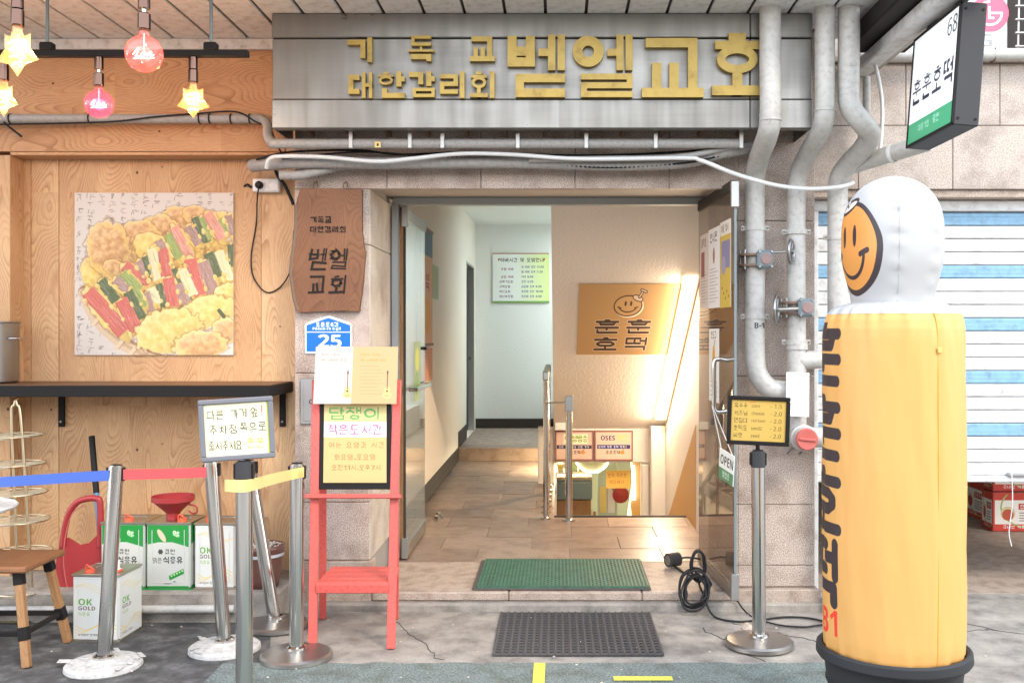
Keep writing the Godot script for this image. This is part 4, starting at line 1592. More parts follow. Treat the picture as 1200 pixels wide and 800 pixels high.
# ---------------------------------------------------------------- right: granite band, roller shutter, shop behind it
func wall_right() -> void:
	var t := structure("wall_granite")
	var g := Geo.new()
	g.block(Vector3(1.43, 2.35, -0.5), Vector3(6.0, 3.06, -0.13))
	part("core", g, M.grout, t)
	var r1 := [1.43, 1.44, 1.97, 2.505, 3.04, 3.575, 4.11]
	var r2 := [1.43, 1.70, 2.237, 2.77, 3.305, 3.84, 4.375]
	for i in 6:
		if i > 0:
			g = Geo.new()
			g.block(Vector3(r1[i] + 0.001, 2.7075, -0.14), Vector3(r1[i + 1] - 0.001, 3.06, -0.1), 0.004)
			part("slab", g, M.granite_band, t)
		g = Geo.new()
		g.block(Vector3(r2[i] + 0.001, 2.345, -0.14), Vector3(r2[i + 1] - 0.001, 2.705, -0.1), 0.004)
		part("slab", g, M.granite_band, t)
	g = Geo.new()
	g.block(Vector3(1.43, 2.30, -0.5), Vector3(6.0, 2.343, -0.12), 0.004)
	part("lintel_edge", g, M.granite_step, t)
	g = Geo.new()
	g.block(Vector3(1.43, 3.062, -0.5), Vector3(6.0, 3.10, -0.08), 0.004)
	part("coping", g, M.granite_band, t)
	# upper storey, set back
	g = Geo.new()
	g.block(Vector3(1.3, 3.1, -0.75), Vector3(6.0, 5.4, -0.55))
	part("upper_wall", g, M.granite_band, t)
	g = Geo.new()
	g.block(Vector3(-3.9, 3.3, -0.72), Vector3(1.3, 5.4, -0.02))
	part("storey_wall", g, M.granite_band, t)
	# roller shutter, drawn up to knee height
	var s := thing("roller_shutter", "white and blue striped roller shutter pulled three quarters down, behind the balloon", "shutter", Vector3(2.9, 0.73, -0.25))
	g = Geo.new()
	g.block(Vector3(1.43, 2.235, -0.33), Vector3(4.4, 2.298, -0.21), 0.006)
	part("housing", g, M.white_paint, s)
	var pitch := 0.0766
	var profs := [
		PackedVector2Array([Vector2(-0.012, 0.0), Vector2(0.006, 0.001), Vector2(0.0095, 0.006), Vector2(0.0105, 0.037), Vector2(0.0095, 0.068), Vector2(0.006, 0.0725), Vector2(-0.012, 0.0745)]),
		PackedVector2Array([Vector2(-0.012, 0.0), Vector2(0.006, 0.001), Vector2(0.009, 0.006), Vector2(0.009, 0.021), Vector2(0.0075, 0.023), Vector2(0.009, 0.025), Vector2(0.009, 0.046), Vector2(0.0075, 0.048), Vector2(0.009, 0.050), Vector2(0.009, 0.068), Vector2(0.006, 0.0725), Vector2(-0.012, 0.0745)]),
	]
	var me := []
	for prof in profs:
		g = Geo.new()
		g.extrude(prof, Transform3D(Basis(Vector3(0, 0, 1), Vector3.UP, Vector3(-1, 0, 0)), Vector3.ZERO), -1.48, 1.48)
		me.append(g.mesh())
	for i in 20:
		piece("slat", me[1 if i % 4 == 0 else 0], M.blue_paint if i % 4 == 0 else M.white_paint, s, Vector3(0.01, 2.232 - pitch * (i + 1) - 0.73, 0.0))
	g = Geo.new()
	g.block(Vector3(1.44, 0.665, -0.272), Vector3(4.4, 0.70, -0.22), 0.006)
	part("bottom_bar", g, M.white_paint, s)
	g = Geo.new()
	g.block(Vector3(2.60, 0.70, -0.235), Vector3(2.72, 0.72, -0.20), 0.004)
	part("pull_handle", g, M.alu, s)
	g = Geo.new()
	g.tube(curve([at(1186, 553, 5.72), at(1187, 590, 5.72), at(1183, 622, 5.74), at(1186, 640, 5.74)]), 0.003, 6)
	part("pull_cord", g, M.white_cable, s)
	g = Geo.new()
	g.block(Vector3(1.43, 0.0, -0.3), Vector3(1.50, 2.235, -0.2), 0.004)
	part("guide_rail", g, M.white_paint, s)
	# the shop behind
	var b := structure("shop_room")
	g = Geo.new()
	g.block(Vector3(1.43, -0.05, -5.0), Vector3(6.2, 0.002, -0.3))
	part("floor", g, M.granite_step, b)
	g = Geo.new()
	g.block(Vector3(1.40, 0.0, -5.0), Vector3(1.43, 2.6, -0.74))
	g.block(Vector3(1.43, 0.0, -5.1), Vector3(6.2, 2.6, -5.0))
	g.block(Vector3(6.1, 0.0, -5.0), Vector3(6.2, 2.6, -0.5))
	g.block(Vector3(1.2, 2.5, -5.1), Vector3(6.2, 2.6, -0.5))
	part("walls", g, M.plaster_white, b)
	# outdoor unit of an air conditioner and its cage, high up
	var ac := thing("outdoor_unit", "white air conditioner outdoor unit with round pink logo above the granite band", "air conditioner", Vector3(2.2, 3.1, -0.3))
	g = Geo.new()
	g.block(Vector3(1.95, 3.104, -0.52), Vector3(2.535, 3.72, -0.06), 0.015)
	part("casing", g, M.white_paint, ac)
	var p := Pic.new(128, 128, Color(0.90, 0.36, 0.46))
	p.ell(Vector2(64, 64), Vector2(40, 40), Color(0.98, 0.93, 0.93), 0.0, 7.0)
	p.rect(Rect2(64, 14, 50, 46), Color(0.90, 0.36, 0.46))
	p.rect(Rect2(64, 60, 43, 7), Color(0.98, 0.93, 0.93))
	p.rect(Rect2(58, 40, 7, 44), Color(0.98, 0.93, 0.93))
	p.rect(Rect2(58, 77, 20, 7), Color(0.98, 0.93, 0.93))
	p.ell(Vector2(44, 48), Vector2(6, 6), Color(0.98, 0.93, 0.93))
	g = Geo.new()
	var disc := PackedVector2Array()
	for i in 40:
		disc.append(Vector2.from_angle(TAU * i / 40) * 0.105)
	g.extrude(disc, Transform3D(Basis(), Vector3(2.43, 3.33, -0.06)), 0.0, 0.004)
	part("logo", g, printed(p), ac)
	p = Pic.new(160, 90, Color(0.80, 0.80, 0.79))
	p.latin("LG", Vector2(20, 12), 64, Color(0.55, 0.55, 0.55), bold, 1.2)
	g = Geo.new()
	g.sheet(Vector3(2.36, 3.175, -0.0595), Vector3.RIGHT, Vector3.UP, 0.2, 0.10, 0.002)
	part("lettering", g, printed(p), ac)
	var cage := thing("wire_cage", "rusty wire mesh cage beside the outdoor unit at the upper right", "cage", Vector3(2.75, 3.1, -0.1))
	g = Geo.new()
	for i in 8:
		g.rod(Vector3(2.57 + i * 0.075, 3.1, -0.02), Vector3(2.57 + i * 0.075 + 0.02, 4.0, -0.02), 0.006, 6)
	for i in 12:
		g.rod(Vector3(2.55, 3.13 + i * 0.075, -0.008), Vector3(3.15, 3.13 + i * 0.075, -0.008), 0.006, 6)
	part("mesh_panel", g, M.alu, cage)
	g = Geo.new()
	g.block(Vector3(2.58, 3.103, -0.5), Vector3(3.15, 3.9, -0.2), 0.01)
	part("casing", g, M.dark_brown, cage)

# ---------------------------------------------------------------- the other side of the alley, which the steel mirrors
func other_side() -> void:
	var b := structure("building")
	var g := Geo.new()
	g.block(Vector3(-14, 0, 12.5), Vector3(14, 2.9, 13.5))
	part("facade", g, M.granite_pale, b)
	for i in 7:
		g = Geo.new()
		g.block(Vector3(-12 + i * 3.6, 0.1, 12.44), Vector3(-9.9 + i * 3.6, 2.4, 12.5), 0.02)
		part("shop_window", g, M.dark_grey, b)
		g = Geo.new()
		g.box(Vector3(-10.95 + i * 3.6, 2.7, 12.1), Vector3(2.6, 0.05, 0.9), 0.01, Basis(Vector3.RIGHT, 0.35))
		part("awning", g, [M.orange_red, M.white_paint, M.blue_paint, M.green_mat][i % 4], b)

# ---------------------------------------------------------------- pipes
func text_mesh(called: String, text: String, high: float, m: Material, parent: Node3D, world: Vector3) -> void:
	var tm := TextMesh.new()
	tm.font = bold
	tm.font_size = 32
	tm.text = text
	tm.depth = 0.002
	tm.pixel_size = high / 23.0
	piece(called, tm, m, parent, world - parent.position)

func wheel(parent: Node3D, o: Vector3, axis: Vector3, r: float) -> void:
	var x := axis.cross(Vector3.UP).normalized()
	if x.length() < 0.1:
		x = Vector3.RIGHT
	var y := axis.cross(x).normalized()
	var g := Geo.new()
	var ring := PackedVector3Array()
	for i in 25:
		ring.append(o + (x * cos(TAU * i / 24) + y * sin(TAU * i / 24)) * r)
	g.tube(ring, 0.008, 8, false)
	for i in 3:
		var a := TAU * i / 3.0
		g.rod(o, o + (x * cos(a) + y * sin(a)) * r, 0.005, 6)
	g.rod(o - axis * 0.015, o + axis * 0.015, 0.014, 10)
	part("hand_wheel", g, M.steel_dull, parent)

func gear_box(parent: Node3D, o: Vector3) -> void:
	var g := Geo.new()
	g.box(o, Vector3(0.085, 0.10, 0.07), 0.014)
	var b := part("gear_box", g, M.gear, parent)
	g = Geo.new()
	g.lathe(PackedVector2Array([Vector2(0.031, 0), Vector2(0.031, 0.006), Vector2(0.026, 0.009), Vector2(0, 0.009)]), o + Vector3(0.004, 0.0, 0.035), 20, false, Basis(Vector3.RIGHT, PI / 2))
	part("pink_disc", g, M.pink_disc, b)
	for s in [[-1, -1], [1, -1], [-1, 1], [1, 1]]:
		g = Geo.new()
		g.rod(o + Vector3(s[0] * 0.032, s[1] * 0.04, 0.03), o + Vector3(s[0] * 0.032, s[1] * 0.04, 0.043), 0.006, 6)
		part("bolt", g, M.steel_dull, b)

func flanges(parent: Node3D, x: float, y: float, z: float, left: float, right: float) -> void:
	# plates and long bolts that clamp the valve
	var g := Geo.new()
	for k in [0.028, -0.028]:
		g.lathe(PackedVector2Array([Vector2(0.0, -0.006), Vector2(0.088, -0.006), Vector2(0.088, 0.006), Vector2(0.0, 0.006)]), Vector3(x, y + k, z), 24)
	part("flange", g, M.rust, parent)
	for i in 6:
		var a := TAU * i / 6.0 + 0.4
		g = Geo.new()
		g.rod(Vector3(x + cos(a) * 0.078, y - 0.05, z + sin(a) * 0.078), Vector3(x + cos(a) * 0.078, y + 0.055, z + sin(a) * 0.078), 0.007, 6)
		part("stud_bolt", g, M.steel_dull, parent)

func pipes() -> void:
	var r := 0.0545
	# first riser: down in front of the sign, back to the wall, then across to the second
	var t := thing("riser_pipe", "grey fire riser nearest the doorway, bending under the sign and turning right at its foot", "pipe", Vector3(1.07, 1.2, 0.15), "grey painted fire pipes right of the doorway")
	var g := Geo.new()
	g.tube(curve([Vector3(1.075, 3.19, 0.49), Vector3(1.075, 2.9, 0.49), Vector3(1.075, 2.63, 0.49), Vector3(1.073, 2.545, 0.43), Vector3(1.071, 2.47, 0.24), Vector3(1.070, 2.38, 0.13), Vector3(1.07, 2.2, 0.12), Vector3(1.07, 1.75, 0.12), Vector3(1.07, 1.42, 0.12), Vector3(1.085, 1.31, 0.12), Vector3(1.14, 1.235, 0.12), Vector3(1.21, 1.215, 0.12), Vector3(1.30, 1.215, 0.12)]), r, 20)
	part("pipe", g, M.pipe, t)
	for y in [2.61, 2.64]:
		g = Geo.new()
		g.rod(Vector3(1.075, y - 0.004, 0.49), Vector3(1.075, y + 0.004, 0.49), r + 0.002, 20)
		part("weld", g, M.pipe, t)
	flanges(t, 1.07, 1.925, 0.12, 0, 0)
	gear_box(t, Vector3(1.105, 1.925, 0.20))
	g = Geo.new()
	g.rod(Vector3(1.105, 1.96, 0.20), Vector3(1.235, 1.965, 0.22), 0.006, 8)
	part("spindle", g, M.steel_dull, t)
	wheel(t, Vector3(1.245, 1.965, 0.22), Vector3(0.9, 0, 0.43).normalized(), 0.062)
	text_mesh("lettering", "B-1", 0.03, M.dark_grey, t, Vector3(1.085, 1.57, 0.1735))
	# second riser
	t = thing("riser_pipe", "middle grey fire riser with iron hand wheel and red capped outlet low down", "pipe", Vector3(1.3, 1.0, 0.15), "grey painted fire pipes right of the doorway")
	g = Geo.new()
	g.tube(curve([Vector3(1.352, 3.19, 0.49), Vector3(1.352, 2.9, 0.49), Vector3(1.352, 2.66, 0.49), Vector3(1.348, 2.57, 0.43), Vector3(1.325, 2.48, 0.24), Vector3(1.302, 2.38, 0.13), Vector3(1.295, 2.2, 0.12), Vector3(1.295, 1.75, 0.12), Vector3(1.298, 1.35, 0.12), Vector3(1.30, 1.10, 0.12), Vector3(1.30, 0.98, 0.12)]), r - 0.004, 20)
	part("pipe", g, M.pipe, t)
	g = Geo.new()
	g.rod(Vector3(1.352, 2.655, 0.49), Vector3(1.352, 2.663, 0.49), r - 0.001, 20)
	part("weld", g, M.pipe, t)
	flanges(t, 1.295, 1.665, 0.12, 0, 0)
	gear_box(t, Vector3(1.325, 1.665, 0.20))
	g = Geo.new()
	g.rod(Vector3(1.29, 1.66, 0.21), Vector3(1.17, 1.655, 0.23), 0.011, 10)
	part("spindle", g, M.steel_dull, t)
	wheel(t, Vector3(1.165, 1.655, 0.23), Vector3(0.93, 0, 0.36).normalized(), 0.075)
	g = Geo.new()
	g.tube(curve([Vector3(1.30, 1.38, 0.12), Vector3(1.42, 1.385, 0.12), Vector3(1.53, 1.385, 0.12)]), 0.05, 18)
	part("branch", g, M.pipe, t)
	g = Geo.new()
	g.lathe(PackedVector2Array([Vector2(0.058, 0), Vector2(0.058, 0.03), Vector2(0.05, 0.033), Vector2(0.05, 0.05)]), Vector3(1.30, 1.44, 0.12), 20)
	part("collar", g, M.pipe, t)
	# outlet with red cap
	var o := Vector3(1.318, 0.965, 0.15)
	g = Geo.new()
	g.lathe(PackedVector2Array([Vector2(0, -0.09), Vector2(0.07, -0.085), Vector2(0.072, 0.05), Vector2(0.062, 0.055), Vector2(0.062, 0.10), Vector2(0.0, 0.10)]), o, 28, false, Basis(Vector3.RIGHT, PI / 2))
	part("outlet", g, M.pipe, t)
	g = Geo.new()
	g.rod(o + Vector3(0.05, 0, 0), o + Vector3(0.22, -0.005, -0.02), 0.055, 18)
	part("side_branch", g, M.pipe, t)
	g = Geo.new()
	g.lathe(PackedVector2Array([Vector2(0.0, 0.07), Vector2(0.057, 0.07), Vector2(0.059, 0.12), Vector2(0.053, 0.127), Vector2(0.0, 0.122)]), o, 24, false, Basis(Vector3.RIGHT, PI / 2))
	var cap := part("outlet_cap", g, M.pink_cap, t)
	g = Geo.new()
	g.box(o + Vector3(0, 0.0, 0.128), Vector3(0.09, 0.014, 0.012), 0.003, Basis(Vector3.BACK, -0.1))
	part("grip", g, M.pink_cap, cap)
	g = Geo.new()
	for i in 2:
		g.rod(Vector3(1.27 + 0.07 * i, 0.9, 0.13), Vector3(1.27 + 0.07 * i, 0.86, 0.02), 0.007, 6)
	part("clamp", g, M.steel_dull, t)
	# third riser, with a swan neck to the right
	t = thing("riser_pipe", "right grey riser with swan neck bend, partly hidden by the balloon's head", "pipe", Vector3(1.52, 0.0, 0.15), "grey painted fire pipes right of the doorway")
	g = Geo.new()
	g.tube(curve([Vector3(1.475, 3.3, 0.49), Vector3(1.475, 3.0, 0.49), Vector3(1.475, 2.74, 0.49), Vector3(1.492, 2.66, 0.49), Vector3(1.545, 2.60, 0.48), Vector3(1.605, 2.555, 0.42), Vector3(1.60, 2.50, 0.32), Vector3(1.56, 2.44, 0.20), Vector3(1.525, 2.36, 0.13), Vector3(1.522, 2.2, 0.12), Vector3(1.522, 1.5, 0.12), Vector3(1.522, 0.0, 0.12)]), r, 20)
	part("pipe", g, M.pipe, t)
	g = Geo.new()
	g.rod(Vector3(1.475, 2.735, 0.49), Vector3(1.475, 2.745, 0.49), r + 0.002, 20)
	part("weld", g, M.pipe, t)
	# wall brackets that hold the risers
	for e in [[1.07, 2.10, 0], [1.07, 1.62, 0], [1.295, 2.08, 1], [1.295, 1.48, 1], [1.522, 2.05, 2], [1.522, 0.9, 2]]:
		var owner: Node3D = get_node("riser_pipe" if e[2] == 0 else "riser_pipe_%03d" % e[2])
		g = Geo.new()
		var bo := Vector3(e[0], e[1], 0.12)
		g.lathe(PackedVector2Array([Vector2(r + 0.0005, -0.014), Vector2(r + 0.004, -0.014), Vector2(r + 0.004, 0.014), Vector2(r + 0.0005, 0.014)]), bo, 24)
		for k in [-1, 1]:
			g.box(bo + Vector3(k * (r + 0.012), 0, 0), Vector3(0.022, 0.028, 0.012), 0.002)
		g.block(bo + Vector3(-0.012, -0.012, -0.118), bo + Vector3(0.012, 0.012, -r))
		var bp := part("bracket", g, M.pipe, owner)
		for k in [-1, 1]:
			g = Geo.new()
			g.rod(bo + Vector3(k * (r + 0.014), 0, -0.012), bo + Vector3(k * (r + 0.014), 0, 0.014), 0.005, 6)
			part("bolt", g, M.rust, bp)
	# slanting drain and small pipes at the right
	t = thing("drain_pipe", "slanting grey pipe tied with white band, running right above the balloon", "pipe", at(1030, 180, 5.3))
	g = Geo.new()
	g.rod(at(986, 198, 5.42), at(1090, 166, 5.05), 0.045, 16)
	part("pipe", g, M.pipe, t)
	g = Geo.new()
	var c := at(1046, 180, 5.2)
	g.lathe(PackedVector2Array([Vector2(0.047, -0.01), Vector2(0.049, -0.01), Vector2(0.049, 0.01), Vector2(0.047, 0.01)]), c, 20, false, Basis(Quaternion(Vector3.UP, (at(1090, 166, 5.05) - at(986, 198, 5.42)).normalized())))
	part("tie", g, M.white_cable, t)
	t = thing("water_pipe", "long level grey pipe crossing the granite band behind the projecting sign", "pipe", at(1080, 62, 5.5))
	g = Geo.new()
	g.rod(at(985, 66, 5.56), at(1330, 62, 5.56), 0.034, 16)
	part("pipe", g, M.pipe, t)
	for px in [1100, 1165]:
		g = Geo.new()
		g.block(at(px, 70, 5.59) + Vector3(-0.012, -0.02, -0.02), at(px, 55, 5.53) + Vector3(0.012, 0, 0), 0.003)
		part("bracket", g, M.rust, t)
	t = thing("cable_duct", "narrow white vertical duct behind the risers' bends", "duct", at(1015, 130, 5.5))
	g = Geo.new()
	g.rod(at(1016, 90, 5.52), at(1016, 150, 5.52), 0.022, 12)
	part("pipe", g, M.pipe, t)
	g = Geo.new()
	g.lathe(PackedVector2Array([Vector2(0.024, 0), Vector2(0.026, 0.04), Vector2(0.022, 0.05)]), at(1016, 150, 5.52), 14)
	part("sleeve", g, M.pipe, t)
	# long conduit hung under the sign box, with its elbow to the plywood
	t = thing("hung_conduit", "straight grey conduit hung in clips under the church sign, elbowed at its left end", "conduit", at(600, 168, 5.28))
	g = Geo.new()
	g.tube(curve([at(-60, 139, 5.50), at(150, 139, 5.50), at(290, 139, 5.50), at(306, 140, 5.48), at(313, 146, 5.42), at(314, 160, 5.35), at(322, 168, 5.30), at(345, 168, 5.28), at(600, 168, 5.28), at(800, 168, 5.28), at(866, 168, 5.28)]), 0.0255, 14)
	part("pipe", g, M.conduit, t)
	for px in [412, 481, 519, 607, 687, 768, 868]:
		g = Geo.new()
		var p := at(px, 168, 5.28)
		g.block(p + Vector3(-0.011, -0.03, 0.026), p + Vector3(0.011, 0.10 if px in [412, 868] else 0.05, 0.031), 0.002)
		g.lathe(PackedVector2Array([Vector2(0.0265, -0.01), Vector2(0.0285, -0.01), Vector2(0.0285, 0.01), Vector2(0.0265, 0.01)]), p, 16, false, Basis(Vector3.BACK, PI / 2))
		part("clip", g, M.alu, t)
	for px in [12, 105, 234, 246, 271, 293]:
		g = Geo.new()
		g.lathe(PackedVector2Array([Vector2(0.026, -0.004), Vector2(0.029, -0.004), Vector2(0.029, 0.004), Vector2(0.026, 0.004)]), at(px, 139, 5.50), 14, false, Basis(Vector3.BACK, PI / 2))
		part("cable_tie", g, M.black_cable, t)
	g = Geo.new()
	g.block(at(439, 173, 5.24), at(446, 166, 5.235), 0.001)
	var st := part("sticker", g, M.belt_yellow, t)
	g = Geo.new()
	g.block(at(441.5, 171, 5.236), at(443.5, 168, 5.233))
	part("mark", g, M.dark_grey, st)

func hose(called: String, label: String, category: String, pts: Array, r: float, m: Material, ribbed := false) -> Node3D:
	var t := thing(called, label, category, pts[0])
	var path := curve(pts, 24 if ribbed else 8)
	var g := Geo.new()
	if ribbed:
		# corrugated: evenly spaced rings
		var even := PackedVector3Array()
		var radii := PackedFloat32Array()
		var last := path[0]
		even.append(last)
		for i in range(1, path.size()):
			while last.distance_to(path[i]) > 0.006:
				last = last.move_toward(path[i], 0.006)
				even.append(last)
		for i in even.size():
			radii.append(r * [1.0, 1.08, 1.0, 0.90][i % 4])
		g.tube(even, r, 12, true, radii)
	else:
		g.tube(path, r, 10)
	part("sleeve" if ribbed else "cable", g, m, t)
	return t

func cables() -> void:
	hose("corrugated_hose", "thick grey corrugated hose sagging along the granite lintel", "hose", [at(296, 194, 5.60), at(318, 192, 5.45), at(360, 190, 5.40), at(450, 191, 5.40), at(560, 190, 5.41), at(640, 191, 5.41), at(720, 193, 5.41), at(800, 190, 5.40), at(850, 178, 5.36), at(900, 170, 5.40)], 0.034, M.conduit, true)
	hose("corrugated_hose", "short grey corrugated hose end below the thick one, above the socket box", "hose", [at(328, 205, 5.42), at(352, 205, 5.42), at(380, 199, 5.44), at(410, 193, 5.47), at(470, 193, 5.48)], 0.025, M.conduit, true)
	hose("grey_cable", "flat grey cable bundle rising to the first riser under the sign", "cable", [at(620, 187, 5.36), at(700, 186, 5.34), at(790, 184, 5.33), at(840, 176, 5.32), at(893, 166, 5.36)], 0.016, M.conduit)
	hose("white_hose", "white hose swinging along the lintel and across the risers", "hose", [at(312, 197, 5.36), at(316, 186, 5.33), at(332, 183, 5.32), at(380, 184, 5.31), at(440, 189, 5.31), at(480, 186, 5.31), at(540, 180, 5.31), at(600, 181, 5.31), at(680, 186, 5.31), at(800, 185, 5.30), at(822, 188, 5.29), at(860, 203, 5.28), at(905, 216, 5.28), at(945, 221, 5.29), at(983, 219, 5.31), at(1000, 214, 5.42)], 0.0115, M.white_cable)
	hose("white_hose", "white cable looping down beside the right riser's bend", "cable", [at(1022, 60, 5.4), at(1030, 92, 5.42), at(1034, 120, 5.44), at(1034, 150, 5.44), at(1031, 182, 5.44)], 0.010, M.white_cable)
	hose("black_cable", "black cable sagging among the conduits under the sign's left half", "cable", [at(300, 187, 5.45), at(340, 178, 5.42), at(420, 176, 5.42), at(470, 181, 5.42), at(560, 178, 5.42), at(660, 182, 5.42), at(760, 180, 5.40), at(870, 172, 5.40)], 0.006, M.black_cable)
	hose("black_cable", "black cable swinging lowest in front of the lintel's middle", "cable", [at(330, 186, 5.38), at(420, 178, 5.38), at(500, 183, 5.39), at(600, 188, 5.39), at(700, 196, 5.385), at(780, 193, 5.38), at(830, 186, 5.34), at(890, 168, 5.36)], 0.005, M.black_cable)
	hose("black_cable", "thin black cable lying along the conduit on the plywood", "cable", [at(-20, 146, 5.46), at(120, 143, 5.46), at(180, 137, 5.46), at(230, 133, 5.46), at(276, 131, 5.46), at(300, 143, 5.45), at(316, 150, 5.42), at(322, 165, 5.40), at(330, 180, 5.42)], 0.005, M.black_cable)
	hose("black_cable", "short black cable end dangling from the plywood conduit at far left", "cable", [at(4, 143, 5.47), at(12, 150, 5.47), at(25, 160, 5.48)], 0.006, M.black_cable)
	hose("black_cable", "bundled black cable running down behind the wooden church board", "cable", [at(318, 186, 5.62), at(325, 205, 5.66), at(334, 218, 5.68), at(344, 240, 5.70)], 0.010, M.black_cable)

# ---------------------------------------------------------------- lamps under the canopy
func track(label: String, a: Vector3, b: Vector3, rods: Array) -> Node3D:
	var t := thing("lamp_track", label, "lamp track", (a + b) / 2.0)
	var g := Geo.new()
	g.bar(a, b, 0.036, 0.032, 0.003, Vector3.BACK)
	part("rail", g, M.black_metal, t)
	for x in rods:
		g = Geo.new()
		g.box(Vector3(x, a.y + 0.032, a.z), Vector3(0.062, 0.04, 0.045), 0.006)
		part("clamp", g, M.black_metal, t)
		g = Geo.new()
		g.rod(Vector3(x, a.y + 0.05, a.z), Vector3(x, 3.185, a.z), 0.008, 8)
		part("hanger_rod", g, M.gear, t)
	return t

func lamp_top(t: Node3D, o: Vector3, top: float, s: float) -> void:
	# adapter on the track, stem, and copper socket above the bulb at o
	var g := Geo.new()
	g.lathe(PackedVector2Array([Vector2(0.0, top - o.y - 0.055), Vector2(0.021, top - o.y - 0.055), Vector2(0.021, top - o.y), Vector2(0, top - o.y)]), o, 18)
	part("adapter", g, M.copper, t)
	g = Geo.new()
	g.rod(o + Vector3(0, 0.13 * s, 0), Vector3(o.x, top - 0.05, o.z), 0.009, 10)
	part("stem", g, M.steel, t)
	g = Geo.new()
	g.lathe(PackedVector2Array([Vector2(0.0, 0.078 * s), Vector2(0.0215, 0.078 * s), Vector2(0.0225, 0.082 * s), Vector2(0.0225, 0.136 * s), Vector2(0.018, 0.14 * s), Vector2(0, 0.14 * s)]), o, 20)
	part("socket", g, M.copper, t)

func bulb_light(t: Node3D, c: Color, e: float) -> void:
	var l := OmniLight3D.new()
	l.name = "bulb_light"
	l.light_color = c
	l.light_energy = e
	l.light_size = 0.03
	l.omni_range = 12.0
	l.omni_attenuation = 2.0
	l.shadow_enabled = true
	t.add_child(l)

func star_lamp(label: String, o: Vector3, r: float, top: float, turn: float) -> void:
	var t := thing("star_lamp", label, "lamp", o, "star shaped bulbs under the canopy")
	var g := Geo.new()
	var b := Basis(Vector3.UP, turn)
	var rim := []
	for i in 10:
		var a := -PI / 2 + TAU * i / 10.0
		var rr := r if i % 2 == 0 else r * 0.60
		rim.append(o + b * Vector3(cos(a) * rr, sin(a) * rr, 0))
	for s in [1.0, -1.0]:
		var mid := o + b * Vector3(0, 0, r * 0.52 * s)
		for i in 10:
			var p: Vector3 = rim[i]; var q: Vector3 = rim[(i + 1) % 10]
			var nn: Vector3 = (q - p).cross(mid - p).normalized() * s
			if s > 0:
				g.tri(p, q, mid, nn, nn, nn)
			else:
				g.tri(q, p, mid, nn, nn, nn)
	g.lathe(PackedVector2Array([Vector2(r * 0.34, r * 0.4), Vector2(0.016, r * 0.95), Vector2(0.016, r * 1.2)]), o, 16, true)
	var sh := glass(Color(1.0, 0.86, 0.56), 0.12)
	sh.emission_enabled = true
	sh.emission = Color(1.0, 0.66, 0.20)
	sh.emission_energy_multiplier = 0.02
	part("glass_star", g, sh, t)
	g = Geo.new()
	for k in 4:
		var ring := PackedVector3Array()
		var y: float = [0.42, 0.14, -0.14, -0.44][k] * r
		var rr: float = [0.36, 0.34, 0.30, 0.16][k] * r
		for i in 17:
			ring.append(o + Vector3(cos(TAU * i / 16) * rr, y + sin(TAU * i / 8) * r * 0.05, sin(TAU * i / 16) * rr * 0.7))
		g.tube(ring, r * 0.035, 6, false)
	part("filament", g, glow(Color(1.0, 0.86, 0.55), 4.0), t)
	lamp_top(t, o + Vector3(0, r * 1.05 - 0.072, 0), top, 1.0)
	bulb_light(t, Color(1.0, 0.76, 0.45), 0.035)

func globe_lamp(label: String, o: Vector3, r: float, top: float, tint: Color, lit: Color) -> void:
	var t := thing("globe_lamp", label, "lamp", o, "pink globe bulbs under the canopy")
	var prof := PackedVector2Array()
	for i in 17:
		var a := lerpf(-PI / 2, PI / 2 - 0.32, i / 16.0)
		prof.append(Vector2(cos(a) * r, sin(a) * r))
	prof.append(Vector2(0.017, r * 1.12))
	prof.append(Vector2(0.017, r * 1.22))
	var g := Geo.new()
	g.lathe(prof, o, 32, true)
	var sh := glass(tint, 0.22)
	sh.emission_enabled = true
	sh.emission = lit
	sh.emission_energy_multiplier = 0.03
	part("glass_globe", g, sh, t)
	# a glowing word in handwriting
	g = Geo.new()
	var k := r * 0.42
	var word := [[Vector2(-1.5, -0.1), Vector2(-1.0, 0.55), Vector2(-0.75, 0.8), Vector2(-0.85, 0.2), Vector2(-1.15, -0.35), Vector2(-0.8, -0.3), Vector2(-0.45, -0.35)], [Vector2(-0.35, 0.05), Vector2(-0.12, 0.2), Vector2(0.02, -0.05), Vector2(-0.2, -0.3), Vector2(-0.42, -0.1), Vector2(-0.3, 0.1), Vector2(0.0, 0.15), Vector2(0.2, 0.15), Vector2(0.35, -0.3), Vector2(0.55, 0.2)], [Vector2(0.62, -0.05), Vector2(0.95, 0.02), Vector2(0.9, 0.25), Vector2(0.68, 0.15), Vector2(0.68, -0.2), Vector2(0.9, -0.33), Vector2(1.3, -0.1)], [Vector2(-1.4, -0.62), Vector2(-0.4, -0.52), Vector2(0.5, -0.6), Vector2(1.35, -0.5)]]
	for w in word:
		var pts := []
		for p in w:
			pts.append(o + Vector3(p.x * k, p.y * k, 0.0))
		g.tube(curve(pts, 5), r * 0.03, 6)
	part("glowing_word", g, glow(Color(1.0, 0.72, 0.66).lerp(lit, 0.3), 4.0), t)
	g = Geo.new()
	g.rod(o + Vector3(0, -r * 0.25, 0.0), o + Vector3(0, r * 1.1, 0), 0.003, 6)
	part("support", g, M.steel, t)
	lamp_top(t, o + Vector3(0, r * 1.2 - 0.072, 0), top, 1.0)
	bulb_light(t, lit.lerp(Color.WHITE, 0.15), 0.018)

